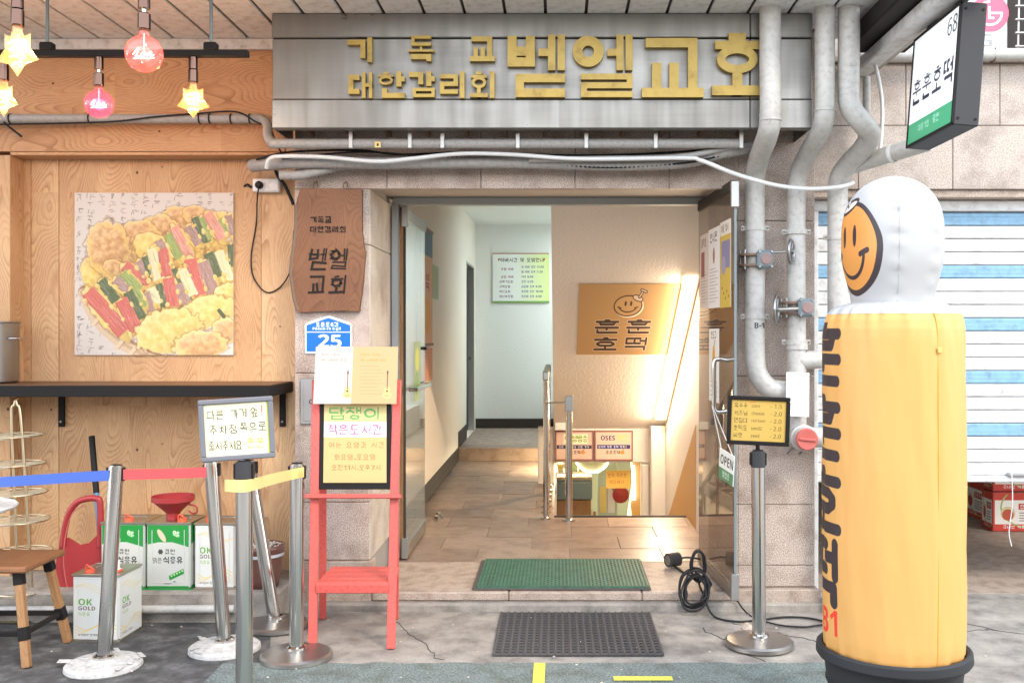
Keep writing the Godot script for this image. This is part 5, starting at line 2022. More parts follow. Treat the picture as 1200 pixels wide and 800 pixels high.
func lamps() -> void:
	var a := at(-160, 63, 4.7); var b := at(291, 63, 4.7)
	track("black lamp track hanging by two rods in front of the plywood", a, b, [at(55, 63, 4.7).x, at(247, 63, 4.7).x, at(-140, 63, 4.7).x])
	var fy := 2.775
	track("black lamp track nearer the street, carrying the two large front bulbs", Vector3(-2.9, fy, 1.95), Vector3(-1.25, fy, 1.95), [-2.5, -1.7])
	star_lamp("yellow star bulb at the right end of the rear track", at(226, 119, 4.7), 0.079, a.y - 0.018, 0.15)
	globe_lamp("small magenta globe bulb on the rear track between the stars", at(115.5, 122, 4.7), 0.066, a.y - 0.018, Color(0.95, 0.30, 0.50), Color(1.0, 0.22, 0.50))
	star_lamp("yellow star bulb cut by the left edge, on the rear track", at(4, 117, 4.7), 0.081, a.y - 0.018, -0.2)
	star_lamp("large yellow star bulb at the top left, nearest the street", at(20, 62, 3.6), 0.086, fy - 0.018, -0.1)
	globe_lamp("large salmon pink globe bulb with glowing word, nearest the street", at(168.5, 63, 3.6), 0.066, fy - 0.018, Color(0.98, 0.42, 0.38), Color(1.0, 0.30, 0.24))

# ---------------------------------------------------------------- things on the left wall and pillar
func food_picture() -> Pic:
	var w := 480; var h := 490
	var p := Pic.new(w, h, Color(0.84, 0.81, 0.77))
	var r := p.rng
	r.seed = 21
	# columns of brush writing on the paper
	for c in 15:
		for k in 22:
			if r.randf() < 0.22:
				continue
			var o := Vector2(12 + c * 33 + r.randf_range(-2, 2), 8 + k * 23)
			if ((o - Vector2(330, 300)).rotated(-0.55) / Vector2(310, 268)).length() < 1.0 and o.y > 120:
				continue
			var ink := Color(0.30, 0.27, 0.25, r.randf_range(0.35, 0.85))
			for s in r.randi_range(4, 6):
				var a := o + Vector2(r.randf_range(-7, 7), r.randf_range(-7, 7))
				var d := Vector2(r.randf_range(5, 12), r.randf_range(-2, 2)) if r.randf() < 0.55 else Vector2(r.randf_range(-4, 2), r.randf_range(5, 12))
				p.seg(a, a + d, r.randf_range(1.0, 2.2), ink)
	# basket: pale woven rim with bindings
	var rim := PackedVector2Array([Vector2(30, 300), Vector2(44, 338), Vector2(62, 372), Vector2(92, 408), Vector2(150, 456), Vector2(205, 486), Vector2(262, 508)])
	p.line(rim, 40, Color(0.62, 0.47, 0.33))
	for i in rim.size():
		rim[i] += Vector2(-3, 4)
	p.line(rim, 32, Color(0.84, 0.73, 0.58))
	for k in 3:
		for i in rim.size():
			rim[i] += Vector2(-2.2, 2.6) * (1.0 if k else -2.0)
		p.line(rim, 2.0, Color(0.66, 0.53, 0.38, 0.8))
	for e in [[70, 372], [140, 444], [176, 470]]:
		p.seg(Vector2(e[0] + 10, e[1] - 4), Vector2(e[0] - 14, e[1] + 26), 12, Color(0.88, 0.79, 0.64))
		p.seg(Vector2(e[0] + 17, e[1] - 2), Vector2(e[0] - 7, e[1] + 28), 2, Color(0.58, 0.45, 0.32))
	var nz := noise(0.030, 91, FastNoiseLite.TYPE_SIMPLEX, 3, 0.55)
	var rough := noise(0.020, 93, FastNoiseLite.TYPE_SIMPLEX_SMOOTH, 2)
	# one fried piece: uneven outline, crisp paler rim, mottled crust, darker on its lower right
	var lump := func(o: Vector2, rad: Vector2, ang: float, dark: Color, light: Color, rim_c: Color, shade: float) -> void:
		var m := maxf(rad.x, rad.y) * 1.25
		for y in range(floori(o.y - m), ceili(o.y + m)):
			for x in range(floori(o.x - m), ceili(o.x + m)):
				var q := (Vector2(x, y) - o).rotated(-ang) / rad
				var d := q.length() + rough.get_noise_2d(x * 1.4 + o.x * 9.0, y * 1.4) * 0.16 + nz.get_noise_2d(x * 1.6, y * 1.6) * 0.05
				if d > 1.10:
					continue
				if d > 1.0:
					p.dot(x, y, Color(0.40, 0.24, 0.08, 0.5 * shade), (1.10 - d) / 0.10)
					continue
				var t := clampf(0.5 + nz.get_noise_2d(x + o.y * 5.0, y) * 0.8, 0, 1)
				var c := dark.lerp(light, t)
				c = c.lerp(rim_c, smoothstep(0.66, 0.94, d) * 0.75)
				c = c.darkened(clampf((q.x * 0.6 + q.y) * 0.15, 0, 0.22))
				c = c.lightened(clampf((-q.x * 0.5 - q.y) * 0.16, 0, 0.2))
				p.dot(x, y, c, clampf((1.0 - d) * 14.0, 0, 1))
	var tan0 := Color(0.76, 0.52, 0.26); var tan1 := Color(0.91, 0.73, 0.47); var yel := Color(0.95, 0.79, 0.36)
	var egg0 := Color(0.90, 0.72, 0.28); var egg1 := Color(0.96, 0.86, 0.48)
	var pic_at := func(cx: float, cy: float) -> Vector2: return (Vector2(cx, cy) - Vector2(70, 52)) * 0.703
	lump.call(pic_at.call(450, 400), Vector2(235, 150), -0.42, Color(0.62, 0.42, 0.16), Color(0.93, 0.75, 0.32), yel, 0.0)
	for e in [[690, 190, 80, 60, 0.1, 1], [520, 165, 92, 56, -0.1, 0], [590, 150, 60, 45, 0.3, 0], [440, 205, 84, 60, 0.2, 0], [350, 235, 88, 66, 0.0, 0], [400, 280, 80, 60, 0.2, 1], [140, 400, 44, 80, -0.2, 1], [215, 290, 96, 122, -0.2, 0], [240, 372, 50, 34, 0.4, 0]]:
		lump.call(pic_at.call(e[0], e[1]), Vector2(e[2], e[3]) * 0.703, e[4], egg0 if e[5] else tan0, egg1 if e[5] else tan1, yel, 1.0)
	# rows of skewers, back to front: crab stick, chive, radish, mushroom, side by side in yellow batter
	var cols := [Color(0.81, 0.36, 0.30), Color(0.26, 0.34, 0.17), Color(0.93, 0.88, 0.66), Color(0.64, 0.50, 0.45), Color(0.56, 0.64, 0.28), Color(0.88, 0.58, 0.48)]
	var rows := [
		[[735, 150, 748, 235, 3, 40], [692, 170, 722, 226, 4, 34], [565, 196, 612, 272, 3, 56], [588, 160, 640, 262, 1, 36], [616, 160, 654, 250, 4, 28], [642, 140, 708, 250, 5, 48]],
		[[285, 366, 392, 442, 0, 50], [345, 346, 388, 404, 3, 44], [372, 326, 402, 424, 1, 28], [402, 296, 432, 424, 2, 50], [448, 290, 466, 412, 0, 48], [430, 258, 452, 290, 3, 44], [474, 232, 524, 330, 4, 48], [500, 202, 568, 336, 5, 44]],
		[[742, 276, 750, 370, 1, 30], [690, 306, 738, 426, 2, 44], [646, 314, 690, 416, 1, 46], [620, 350, 668, 484, 3, 58], [568, 340, 612, 494, 0, 54], [498, 380, 566, 514, 1, 24], [530, 384, 582, 494, 2, 46], [508, 450, 552, 528, 3, 48], [472, 420, 492, 540, 0, 58], [434, 446, 456, 544, 1, 30], [398, 464, 428, 530, 2, 40], [372, 486, 402, 566, 3, 46]],
		[[184, 430, 248, 514, 1, 48], [244, 424, 304, 470, 3, 46], [280, 396, 350, 470, 4, 42], [128, 476, 284, 656, 0, 66], [330, 470, 372, 540, 4, 34], [300, 478, 362, 594, 1, 46], [272, 514, 338, 646, 0, 60]],
	]
	for row in rows:
		for e in row:
			var a: Vector2 = pic_at.call(e[0], e[1]); var z: Vector2 = pic_at.call(e[2], e[3])
			lump.call((a + z) / 2.0 + Vector2(2, 3), Vector2(e[5] * 0.52, a.distance_to(z) * 0.60 + 5), (z - a).angle() - PI / 2, egg0, egg1, yel, 0.8)
		for e in row:
			var a: Vector2 = pic_at.call(e[0], e[1]); var z: Vector2 = pic_at.call(e[2], e[3])
			var d := (z - a).normalized(); var q: Vector2 = d.orthogonal() * (e[5] * 0.703 / 2.0)
			var c: Color = cols[e[4]]
			var o := PackedVector2Array()
			for k in 5:
				o.append(a + q * lerpf(-1, 1, k / 4.0) - d * r.randf_range(0, 4))
			for k in 5:
				o.append(a.lerp(z, (k + 1) / 6.0) + q * r.randf_range(0.90, 1.05))
			for k in 5:
				o.append(z + q * lerpf(1, -1, k / 4.0) + d * r.randf_range(-3, 4))
			for k in 5:
				o.append(z.lerp(a, (k + 1) / 6.0) - q * r.randf_range(0.90, 1.05))
			p.poly(o, c)
			for k in 26:
				var u := r.randf_range(-0.92, 0.92)
				var y0 := r.randf_range(-0.02, 0.75)
				p.seg(a.lerp(z, y0) + q * u, a.lerp(z, minf(y0 + r.randf_range(0.12, 0.4), 1.0)) + q * u, r.randf_range(0.8, 2.2), Color(c.lightened(0.45) if k % 3 else c.darkened(0.35), r.randf_range(0.25, 0.6)))
			p.seg(a - q * 0.9, z - q * 0.9, 2.4, Color(c.darkened(0.5), 0.45))
			p.seg(a + q * 0.85, z + q * 0.85, 1.6, Color(c.lightened(0.5), 0.4))
			for k in 3:
				var side: Vector2 = q * (1.05 if k % 2 else -1.05)
				lump.call(a.lerp(z, r.randf_range(0.0, 1.05)) + side, Vector2(r.randf_range(4, 8), r.randf_range(5, 12)), d.angle() - PI / 2, egg0, egg1, egg1, 0.3)
	# egg-battered rounds in front
	for e in [[725, 478, 62, 40, -0.3, 0], [640, 566, 128, 70, -0.2, 0], [470, 645, 146, 98, -0.25, 0], [718, 645, 56, 62, 0.0, 1], [612, 706, 116, 62, -0.05, 1]]:
		lump.call(pic_at.call(e[0], e[1]), Vector2(e[2], e[3]) * 0.703, e[4], tan0.lightened(0.1) if e[5] else egg0.lightened(0.08), tan1 if e[5] else Color(0.97, 0.88, 0.52), egg1, 1.0)
	p.seg(pic_at.call(692, 558), pic_at.call(712, 584), 12, Color(0.22, 0.28, 0.16))
	# faint light on wet batter
	for k in 240:
		p.ell(Vector2(r.randf_range(60, 478), r.randf_range(70, 480)), Vector2(r.randf_range(1, 3), 1.2), Color(1.0, 0.96, 0.80, 0.35), r.randf() * 3)
	# an even brown veil mutes the whole print
	p.rect(Rect2(0, 0, w, h), Color(0.60, 0.51, 0.46, 0.26))
	return p

func letters(g: Geo, text: String, o: Vector3, size: Vector2, step: float, w: float, z: float, slant := 0.0, rng: RandomNumberGenerator = null) -> void:
	var n := 0
	var x := 0.0
	for ch in text:
		for l in hangul(ch, Rect2(Vector2.ZERO, size), w):
			var q := PackedVector2Array()
			for p in l[0]:
				var j := Vector2.ZERO if rng == null else Vector2(rng.randf_range(-1, 1), rng.randf_range(-1, 1)) * size.x * 0.05
				q.append(Vector2(o.x + x + p.x + (size.y - p.y) * slant + j.x, o.y + size.y - p.y + j.y))
			g.ribbon(q, l[1], Transform3D(Basis(), Vector3(0, 0, o.z)), 0.0, z + 0.0003 * n)
			n = (n + 1) % 9
		x += step

func left_wall_things() -> void:
	var t := thing("food_print", "square print of battered food skewers in a basket, on the plywood", "picture", at(181, 416, 5.74))
	var g := Geo.new()
	g.sheet(at(181, 321, 5.747), Vector3.RIGHT, Vector3.UP, 0.915, 0.934, 0.012)
	part("print", g, printed(food_picture(), 0.55), t)
	# counter shelf
	t = thing("wall_shelf", "long dark counter shelf on black brackets along the plywood", "shelf", Vector3(-2.5, 1.2, 0.0))
	g = Geo.new()
	g.block(Vector3(-3.6, 1.225, -0.195), Vector3(-1.545, 1.252, 0.245), 0.003)
	part("top", g, M.shelf_top, t)
	g = Geo.new()
	g.block(Vector3(-3.6, 1.19, 0.246), Vector3(-1.535, 1.250, 0.256), 0.003)
	part("front_edge", g, M.black_metal, t)
	g = Geo.new()
	g.block(Vector3(-1.544, 1.19, -0.196), Vector3(-1.535, 1.250, 0.245), 0.003)
	part("end_edge", g, M.black_metal, t)
	for px in [70, 330, -60]:
		var x := at(px, 480, 5.72).x
		g = Geo.new()
		g.block(Vector3(x - 0.017, 0.99, -0.196), Vector3(x + 0.017, 1.19, -0.178), 0.003)
		g.block(Vector3(x - 0.017, 1.205, -0.178), Vector3(x + 0.017, 1.224, 0.22), 0.003)
		var br := part("bracket", g, M.black_metal, t)
		g = Geo.new()
		g.rod(Vector3(x, 1.02, -0.178), Vector3(x, 1.02, -0.172), 0.006, 8)
		part("screw", g, M.steel_dull, br)
	t = thing("steel_pot", "tall stainless steel stock pot standing on the shelf at the left edge", "pot", Vector3(-3.22, 1.253, 0.02))
	g = Geo.new()
	g.lathe(PackedVector2Array([Vector2(0, 0), Vector2(0.185, 0), Vector2(0.195, 0.01), Vector2(0.197, 0.33), Vector2(0.208, 0.334), Vector2(0.208, 0.342), Vector2(0.193, 0.342), Vector2(0.190, 0.02), Vector2(0, 0.02)]), Vector3(-3.22, 1.253, 0.02), 48)
	part("body", g, M.steel_dull, t)
	for s in [-1, 1]:
		g = Geo.new()
		g.tube(curve([Vector3(-3.22 + 0.197 * s, 1.5, -0.04), Vector3(-3.22 + 0.235 * s, 1.5, -0.03), Vector3(-3.22 + 0.235 * s, 1.5, 0.07), Vector3(-3.22 + 0.197 * s, 1.5, 0.08)], 6), 0.006, 8)
		part("handle", g, M.steel, t)
	# socket box, plug and looping cord
	t = thing("socket_box", "white twin socket box on the plywood with a black plug in it", "socket", at(312, 217, 5.70))
	g = Geo.new()
	g.block(at(298.5, 226, 5.74), at(327, 209, 5.69), 0.006)
	part("box", g, M.white_plastic, t)
	for px in [305, 319]:
		g = Geo.new()
		g.lathe(PackedVector2Array([Vector2(0.031, 0), Vector2(0.031, 0.003), Vector2(0.026, 0.003), Vector2(0.024, 0.0005), Vector2(0, 0.0005)]), at(px, 217, 5.689), 20, false, Basis(Vector3.RIGHT, PI / 2))
		part("socket", g, M.white_plastic, t)
	g = Geo.new()
	g.lathe(PackedVector2Array([Vector2(0.022, 0), Vector2(0.022, 0.02), Vector2(0.012, 0.03), Vector2(0, 0.03)]), at(304, 217, 5.688), 16, false, Basis(Vector3.RIGHT, PI / 2))
	part("plug", g, M.black_cable, t)
	hose("black_cable", "thin black cord looping from the socket box down the plywood", "cord", [at(303, 218, 5.65), at(301, 235, 5.70), at(300, 262, 5.74), at(294, 300, 5.74), at(297, 325, 5.74), at(311, 342, 5.74), at(326, 338, 5.74), at(338, 322, 5.70), at(342, 300, 5.62), at(344, 270, 5.58)], 0.004, M.black_cable)
	hose("black_cable", "twisted black wire ends left of the socket box", "wire", [at(286, 218, 5.74), at(290, 216, 5.72), at(294, 219, 5.73), at(299, 217, 5.72)], 0.006, M.black_cable)
	# wooden name board
	t = thing("church_board", "rough edged brown plank with burnt Korean lettering on the pillar", "sign", at(386, 366, 5.55))
	var out := PackedVector2Array()
	var r := RandomNumberGenerator.new()
	r.seed = 12
	var edge := [[350, 366], [404, 364], [421, 365], [424, 345], [426, 320], [428, 296], [424, 272], [424, 250], [424, 222], [390, 221], [352, 221], [347, 240], [347, 262], [345, 285], [342, 300], [340, 318], [342, 336], [345, 345], [345, 358]]
	for i in edge.size():
		for k in 4:
			var a := Vector2(edge[i][0], edge[i][1]).lerp(Vector2(edge[(i + 1) % edge.size()][0], edge[(i + 1) % edge.size()][1]), k / 4.0)
			var q := at(a.x + r.randf_range(-0.5, 0.5), a.y + r.randf_range(-0.3, 0.3), 5.52)
			out.append(Vector2(q.x, q.y))
	g = Geo.new()
	g.extrude(out, Transform3D(Basis(), Vector3(0, 0, 0.004)), 0.0, 0.035)
	# the face takes the grain in metres
	for i in g.t.size():
		g.t[i] = g.t[i] * Vector2(0.4, 0.7)
	var wm: StandardMaterial3D = M.old_wood.duplicate()
	wm.uv1_scale = Vector3(1.0, 1.0, 1)
	part("plank", g, wm, t)
	g = Geo.new()
	var bark := PackedVector3Array()
	for e in [[349, 364], [345, 350], [343, 337], [340.5, 318], [343, 298], [345, 284], [347, 262], [347, 240]]:
		bark.append(at(e[0], e[1], 5.52) + Vector3(0, 0, 0.0))
	g.tube(bark, 0.012, 8)
	part("bark_edge", g, M.bark, t)
	var ink := plain(lin(0.02, 0.015, 0.013), 0.7)
	g = Geo.new()
	var z0 := at(0, 0, 5.51).z
	letters(g, "기독교", at(363.5, 261, 5.51), Vector2(0.034, 0.036), 0.041, 0.0062, 0.0012)
	letters(g, "대한감리회", at(363, 272.5, 5.51), Vector2(0.034, 0.036), 0.041, 0.0062, 0.0012)
	part("small_lettering", g, ink, t)
	g = Geo.new()
	letters(g, "벧엘", at(361, 316, 5.51), Vector2(0.095, 0.115), 0.115, 0.0125, 0.0012, 0.10, r)
	letters(g, "교회", at(361, 344, 5.51), Vector2(0.090, 0.10), 0.115, 0.0125, 0.0012, 0.08, r)
	part("brush_lettering", g, ink, t)
	for px in [369, 404]:
		g = Geo.new()
		g.tube(curve([at(px, 224, 5.515), at(px - 2, 217, 5.51), at(px + 2, 213, 5.52), at(px + 3, 219, 5.53)], 6), 0.004, 6)
		part("hook", g, M.rust, t)
	# blue address plate
	var p := Pic.new(300, 248, Color(0.90, 0.91, 0.92))
	var blue := Color(0.02, 0.40, 0.78)
	p.poly(PackedVector2Array([Vector2(11, 62), Vector2(150, 13), Vector2(289, 62), Vector2(289, 104), Vector2(11, 104)]), blue)
	p.rect(Rect2(11, 110, 278, 126), blue)
	write(p, "포은로6길", Vector2(70, 42), Vector2(26, 30), 31, 5, Color.WHITE)
	p.latin("Poeun-ro 6-gil", Vector2(48, 76), 17, Color.WHITE, bold, 1.15)
	p.latin("25", Vector2(78, 126), 84, Color.WHITE, bold, 1.25)
	t = thing("address_plate", "blue house shaped address plate with number 25 on the pillar", "sign", at(385, 415, 5.55))
	g = Geo.new()
	var pl := PackedVector2Array()
	for e in [[357.5, 414], [412, 414], [412.5, 381], [410, 378], [387, 370], [383, 370], [359, 378], [357, 381]]:
		var q := at(e[0], e[1], 5.54)
		pl.append(Vector2(q.x, q.y))
	g.extrude(pl, Transform3D(Basis(), Vector3(0, 0, 0.002)), 0.0, 0.010)
	part("plate", g, printed(p, 0.35), t)
	# steel letter plate half hidden by the easel
	t = thing("name_plate", "framed grey steel plate low on the pillar, behind the easel's flyer", "plate", at(378, 497, 5.55))
	g = Geo.new()
	g.block(at(352, 497, 5.549), at(404, 443, 5.535), 0.004)
	part("frame", g, M.alu, t)
	g = Geo.new()
	g.block(at(355.5, 493.5, 5.536), at(400.5, 446.5, 5.532), 0.002)
	part("panel", g, plain(Color(0.60, 0.59, 0.59), 0.45, 0.3), t)
	g = Geo.new()
	letters(g, "이음방", at(362, 474.5, 5.531), Vector2(0.032, 0.036), 0.045, 0.005, 0.001)
	part("lettering", g, M.dark_grey, t)

# ---------------------------------------------------------------- belt barrier
func barrier_post(label: String, foot: Vector3, top: Vector3, base_m: Material, taped: bool, dark_head := false) -> Node3D:
	var t := thing("barrier_post", label, "barrier post", foot, "steel belt barrier posts")
	var g := Geo.new()
	g.lathe(PackedVector2Array([Vector2(0, 0.004), Vector2(0.163, 0.004), Vector2(0.168, 0.010), Vector2(0.166, 0.026), Vector2(0.155, 0.034), Vector2(0.06, 0.045), Vector2(0.045, 0.05), Vector2(0, 0.05)]), foot, 48)
	var b := part("base", g, base_m, t)
	if taped:
		var r := RandomNumberGenerator.new()
		r.seed = int(absf(foot.x) * 1000)
		for i in 14:
			var a := r.randf() * TAU
			var d := r.randf_range(0.08, 0.165)
			g = Geo.new()
			g.box(foot + Vector3(cos(a) * d, 0.040 - 0.10 * (d - 0.08) + 0.006 * r.randf(), sin(a) * d), Vector3(r.randf_range(0.03, 0.09), 0.004, r.randf_range(0.012, 0.03)), 0.0015, Basis(Vector3.UP, r.randf() * TAU) * Basis(Vector3.RIGHT, r.randf_range(-0.3, 0.3)))
			part("torn_wrapping", g, M.base_white, b)
	var up := (top - foot).normalized()
	g = Geo.new()
	g.rod(foot + up * 0.045, top - up * 0.055, 0.0335, 28)
	part("post", g, M.steel, t)
	g = Geo.new()
	g.lathe(PackedVector2Array([Vector2(0.046, 0), Vector2(0.046, 0.012), Vector2(0.035, 0.018)]), foot + Vector3(0, 0.048, 0), 24)
	part("foot_ring", g, M.steel, t)
	g = Geo.new()
	g.rod(top - up * 0.08, top - up * 0.006, 0.0355, 24)
	g.rod(top - up * 0.006, top, 0.034, 24, 0.026)
	var head := part("head", g, M.dark_grey if dark_head else M.steel, t)
	g = Geo.new()
	g.rod(top + up * 0.0005, top + up * 0.004, 0.025, 24)
	part("plug", g, M.black_metal, head)
	var x := up.cross(Vector3.BACK).normalized()
	for s in [-1, 1]:
		g = Geo.new()
		g.box(top - up * 0.04 - x * 0.034 * s, Vector3(0.012, 0.062, 0.03), 0.003)
		part("belt_clip", g, M.black_metal, head)
	return t

func belt(called: String, label: String, pts: Array, m: Material) -> void:
	var t := thing(called, label, "belt", pts[0])
	var g := Geo.new()
	var path := curve(pts, 8)
	for i in path.size() - 1:
		var a := path[i]; var b := path[i + 1]
		var h := Vector3(0, 0.024, 0)
		var d := (b - a).normalized().cross(Vector3.UP) * 0.0008
		g.quad(a - h - d * -1.0, b - h + d, b + h + d, a + h + d)
		g.quad(b - h - d, a - h - d, a + h - d, b + h - d)
		g.quad(a + h + d, b + h + d, b + h - d, a + h - d)
		g.quad(a - h - d, b - h - d, b - h + d, a - h + d)
	part("webbing", g, m, t)

func sign_frame(t: Node3D, c: Vector3, turn: Basis, w: float, h: float, p: Pic, fm: Material, post_top: Vector3) -> void:
	var g := Geo.new()
	var f := 0.020
	for e in [[Vector3(0, h / 2 - f / 2, 0), Vector3(w, f, 0.022)], [Vector3(0, -h / 2 + f / 2, 0), Vector3(w, f, 0.022)], [Vector3(-w / 2 + f / 2, 0, 0), Vector3(f, h - 2 * f, 0.022)], [Vector3(w / 2 - f / 2, 0, 0), Vector3(f, h - 2 * f, 0.022)]]:
		g.box(c + turn * e[0], e[1], 0.004, turn)
	g.box(c + turn * Vector3(0, 0, -0.007), Vector3(w - 0.01, h - 0.01, 0.004), 0.001, turn)
	var fr := part("sign_frame", g, fm, t)
	g = Geo.new()
	g.sheet(c + turn * Vector3(0, 0, -0.002), turn.x, turn.y, w - 2 * f, h - 2 * f, 0.003)
	part("sign_sheet", g, printed(p), fr)
	g = Geo.new()
	g.rod(post_top, c + turn * Vector3(0, -h / 2 + 0.004, 0), 0.010, 10)
	part("sign_stem", g, fm, t)

func barrier() -> void:
	var a := at(121, 783, 4.54); a.y = 0.0
	barrier_post("steel post with torn white base between the blue and red belts", a, at(136, 545, 4.60), M.base_white, true)
	var b := at(263, 763, 4.787); b.y = 0.0
	barrier_post("leaning steel post with torn white base at the red belt's right end", b, at(247, 541, 4.80), M.base_white, true)
	var c := Vector3(at(286, 600, 3.97).x, 0.0, 5.55 - 3.97)
	var tc := Vector3(c.x, 1.02, c.z)
	var t := barrier_post("foremost steel post carrying the grey framed hand-written sign", c, tc, M.base_steel, false, true)
	var p := Pic.new(320, 256, Color(0.84, 0.81, 0.68))
	var ink := Color(0.20, 0.18, 0.13)
	write(p, "다른", Vector2(14, 28), Vector2(38, 46), 46, 3.8, ink, 1.8)
	write(p, "가게", Vector2(130, 28), Vector2(38, 46), 46, 3.8, ink, 1.8)
	write(p, "앞", Vector2(232, 28), Vector2(34, 46), 46, 3.8, ink, 1.8)
	p.seg(Vector2(288, 20), Vector2(286, 50), 6, Color(0.82, 0.32, 0.26))
	p.ell(Vector2(285, 64), Vector2(3.5, 3.5), Color(0.82, 0.32, 0.26))
	write(p, "주차장", Vector2(24, 104), Vector2(38, 46), 48, 3.8, ink, 1.8)
	write(p, "쪽으로", Vector2(176, 100), Vector2(38, 42), 46, 3.8, ink, 1.8)
	write(p, "줄서주세요", Vector2(14, 184), Vector2(30, 44), 34, 3.6, ink, 1.8)
	p.seg(Vector2(184, 206), Vector2(200, 204), 3, Color(0.70, 0.55, 0.22))
	write(p, "훈훈", Vector2(206, 176), Vector2(40, 50), 46, 4.5, Color(0.84, 0.64, 0.24), 1.6)
	p.rect(Rect2(312, 0, 8, 256), Color(0.72, 0.76, 0.20))
	sign_frame(t, at(277.5, 502.5, 3.965), Basis(Vector3.UP, 0.16) * Basis(Vector3.BACK, 0.055), 0.286, 0.246, p, plain(Color(0.42, 0.42, 0.44), 0.5), tc + Vector3(0, -0.003, 0))
	var d := at(323, 735, 5.17); d.y = 0.0
	barrier_post("steel post leaning far left, behind the foremost one", d, at(291, 540, 5.17), M.base_steel, false)
	var e := at(347, 772, 4.67); e.y = 0.0
	barrier_post("upright steel post with plain steel base, at the yellow belt's right end beside the easel", e, at(348, 543, 4.69), M.base_steel, false)
	belt("barrier_belt", "blue barrier belt running off to the left", [at(-130, 578, 4.7), at(-40, 568, 4.66), at(60, 561, 4.62), at(128, 557, 4.565)], M.belt_blue)
	belt("barrier_belt", "red barrier belt between the two torn white bases' posts", [at(144, 556, 4.585), at(190, 555, 4.68), at(242, 553, 4.77), at(249, 551, 4.755)], M.belt_red)
	belt("barrier_belt", "yellow barrier belt from the foremost post to the easel", [at(263, 569, 4.06), at(266, 569, 3.92), at(290, 569, 3.915), at(316, 562, 4.25), at(341, 556, 4.62), at(356, 553, 4.64)], M.belt_yellow)

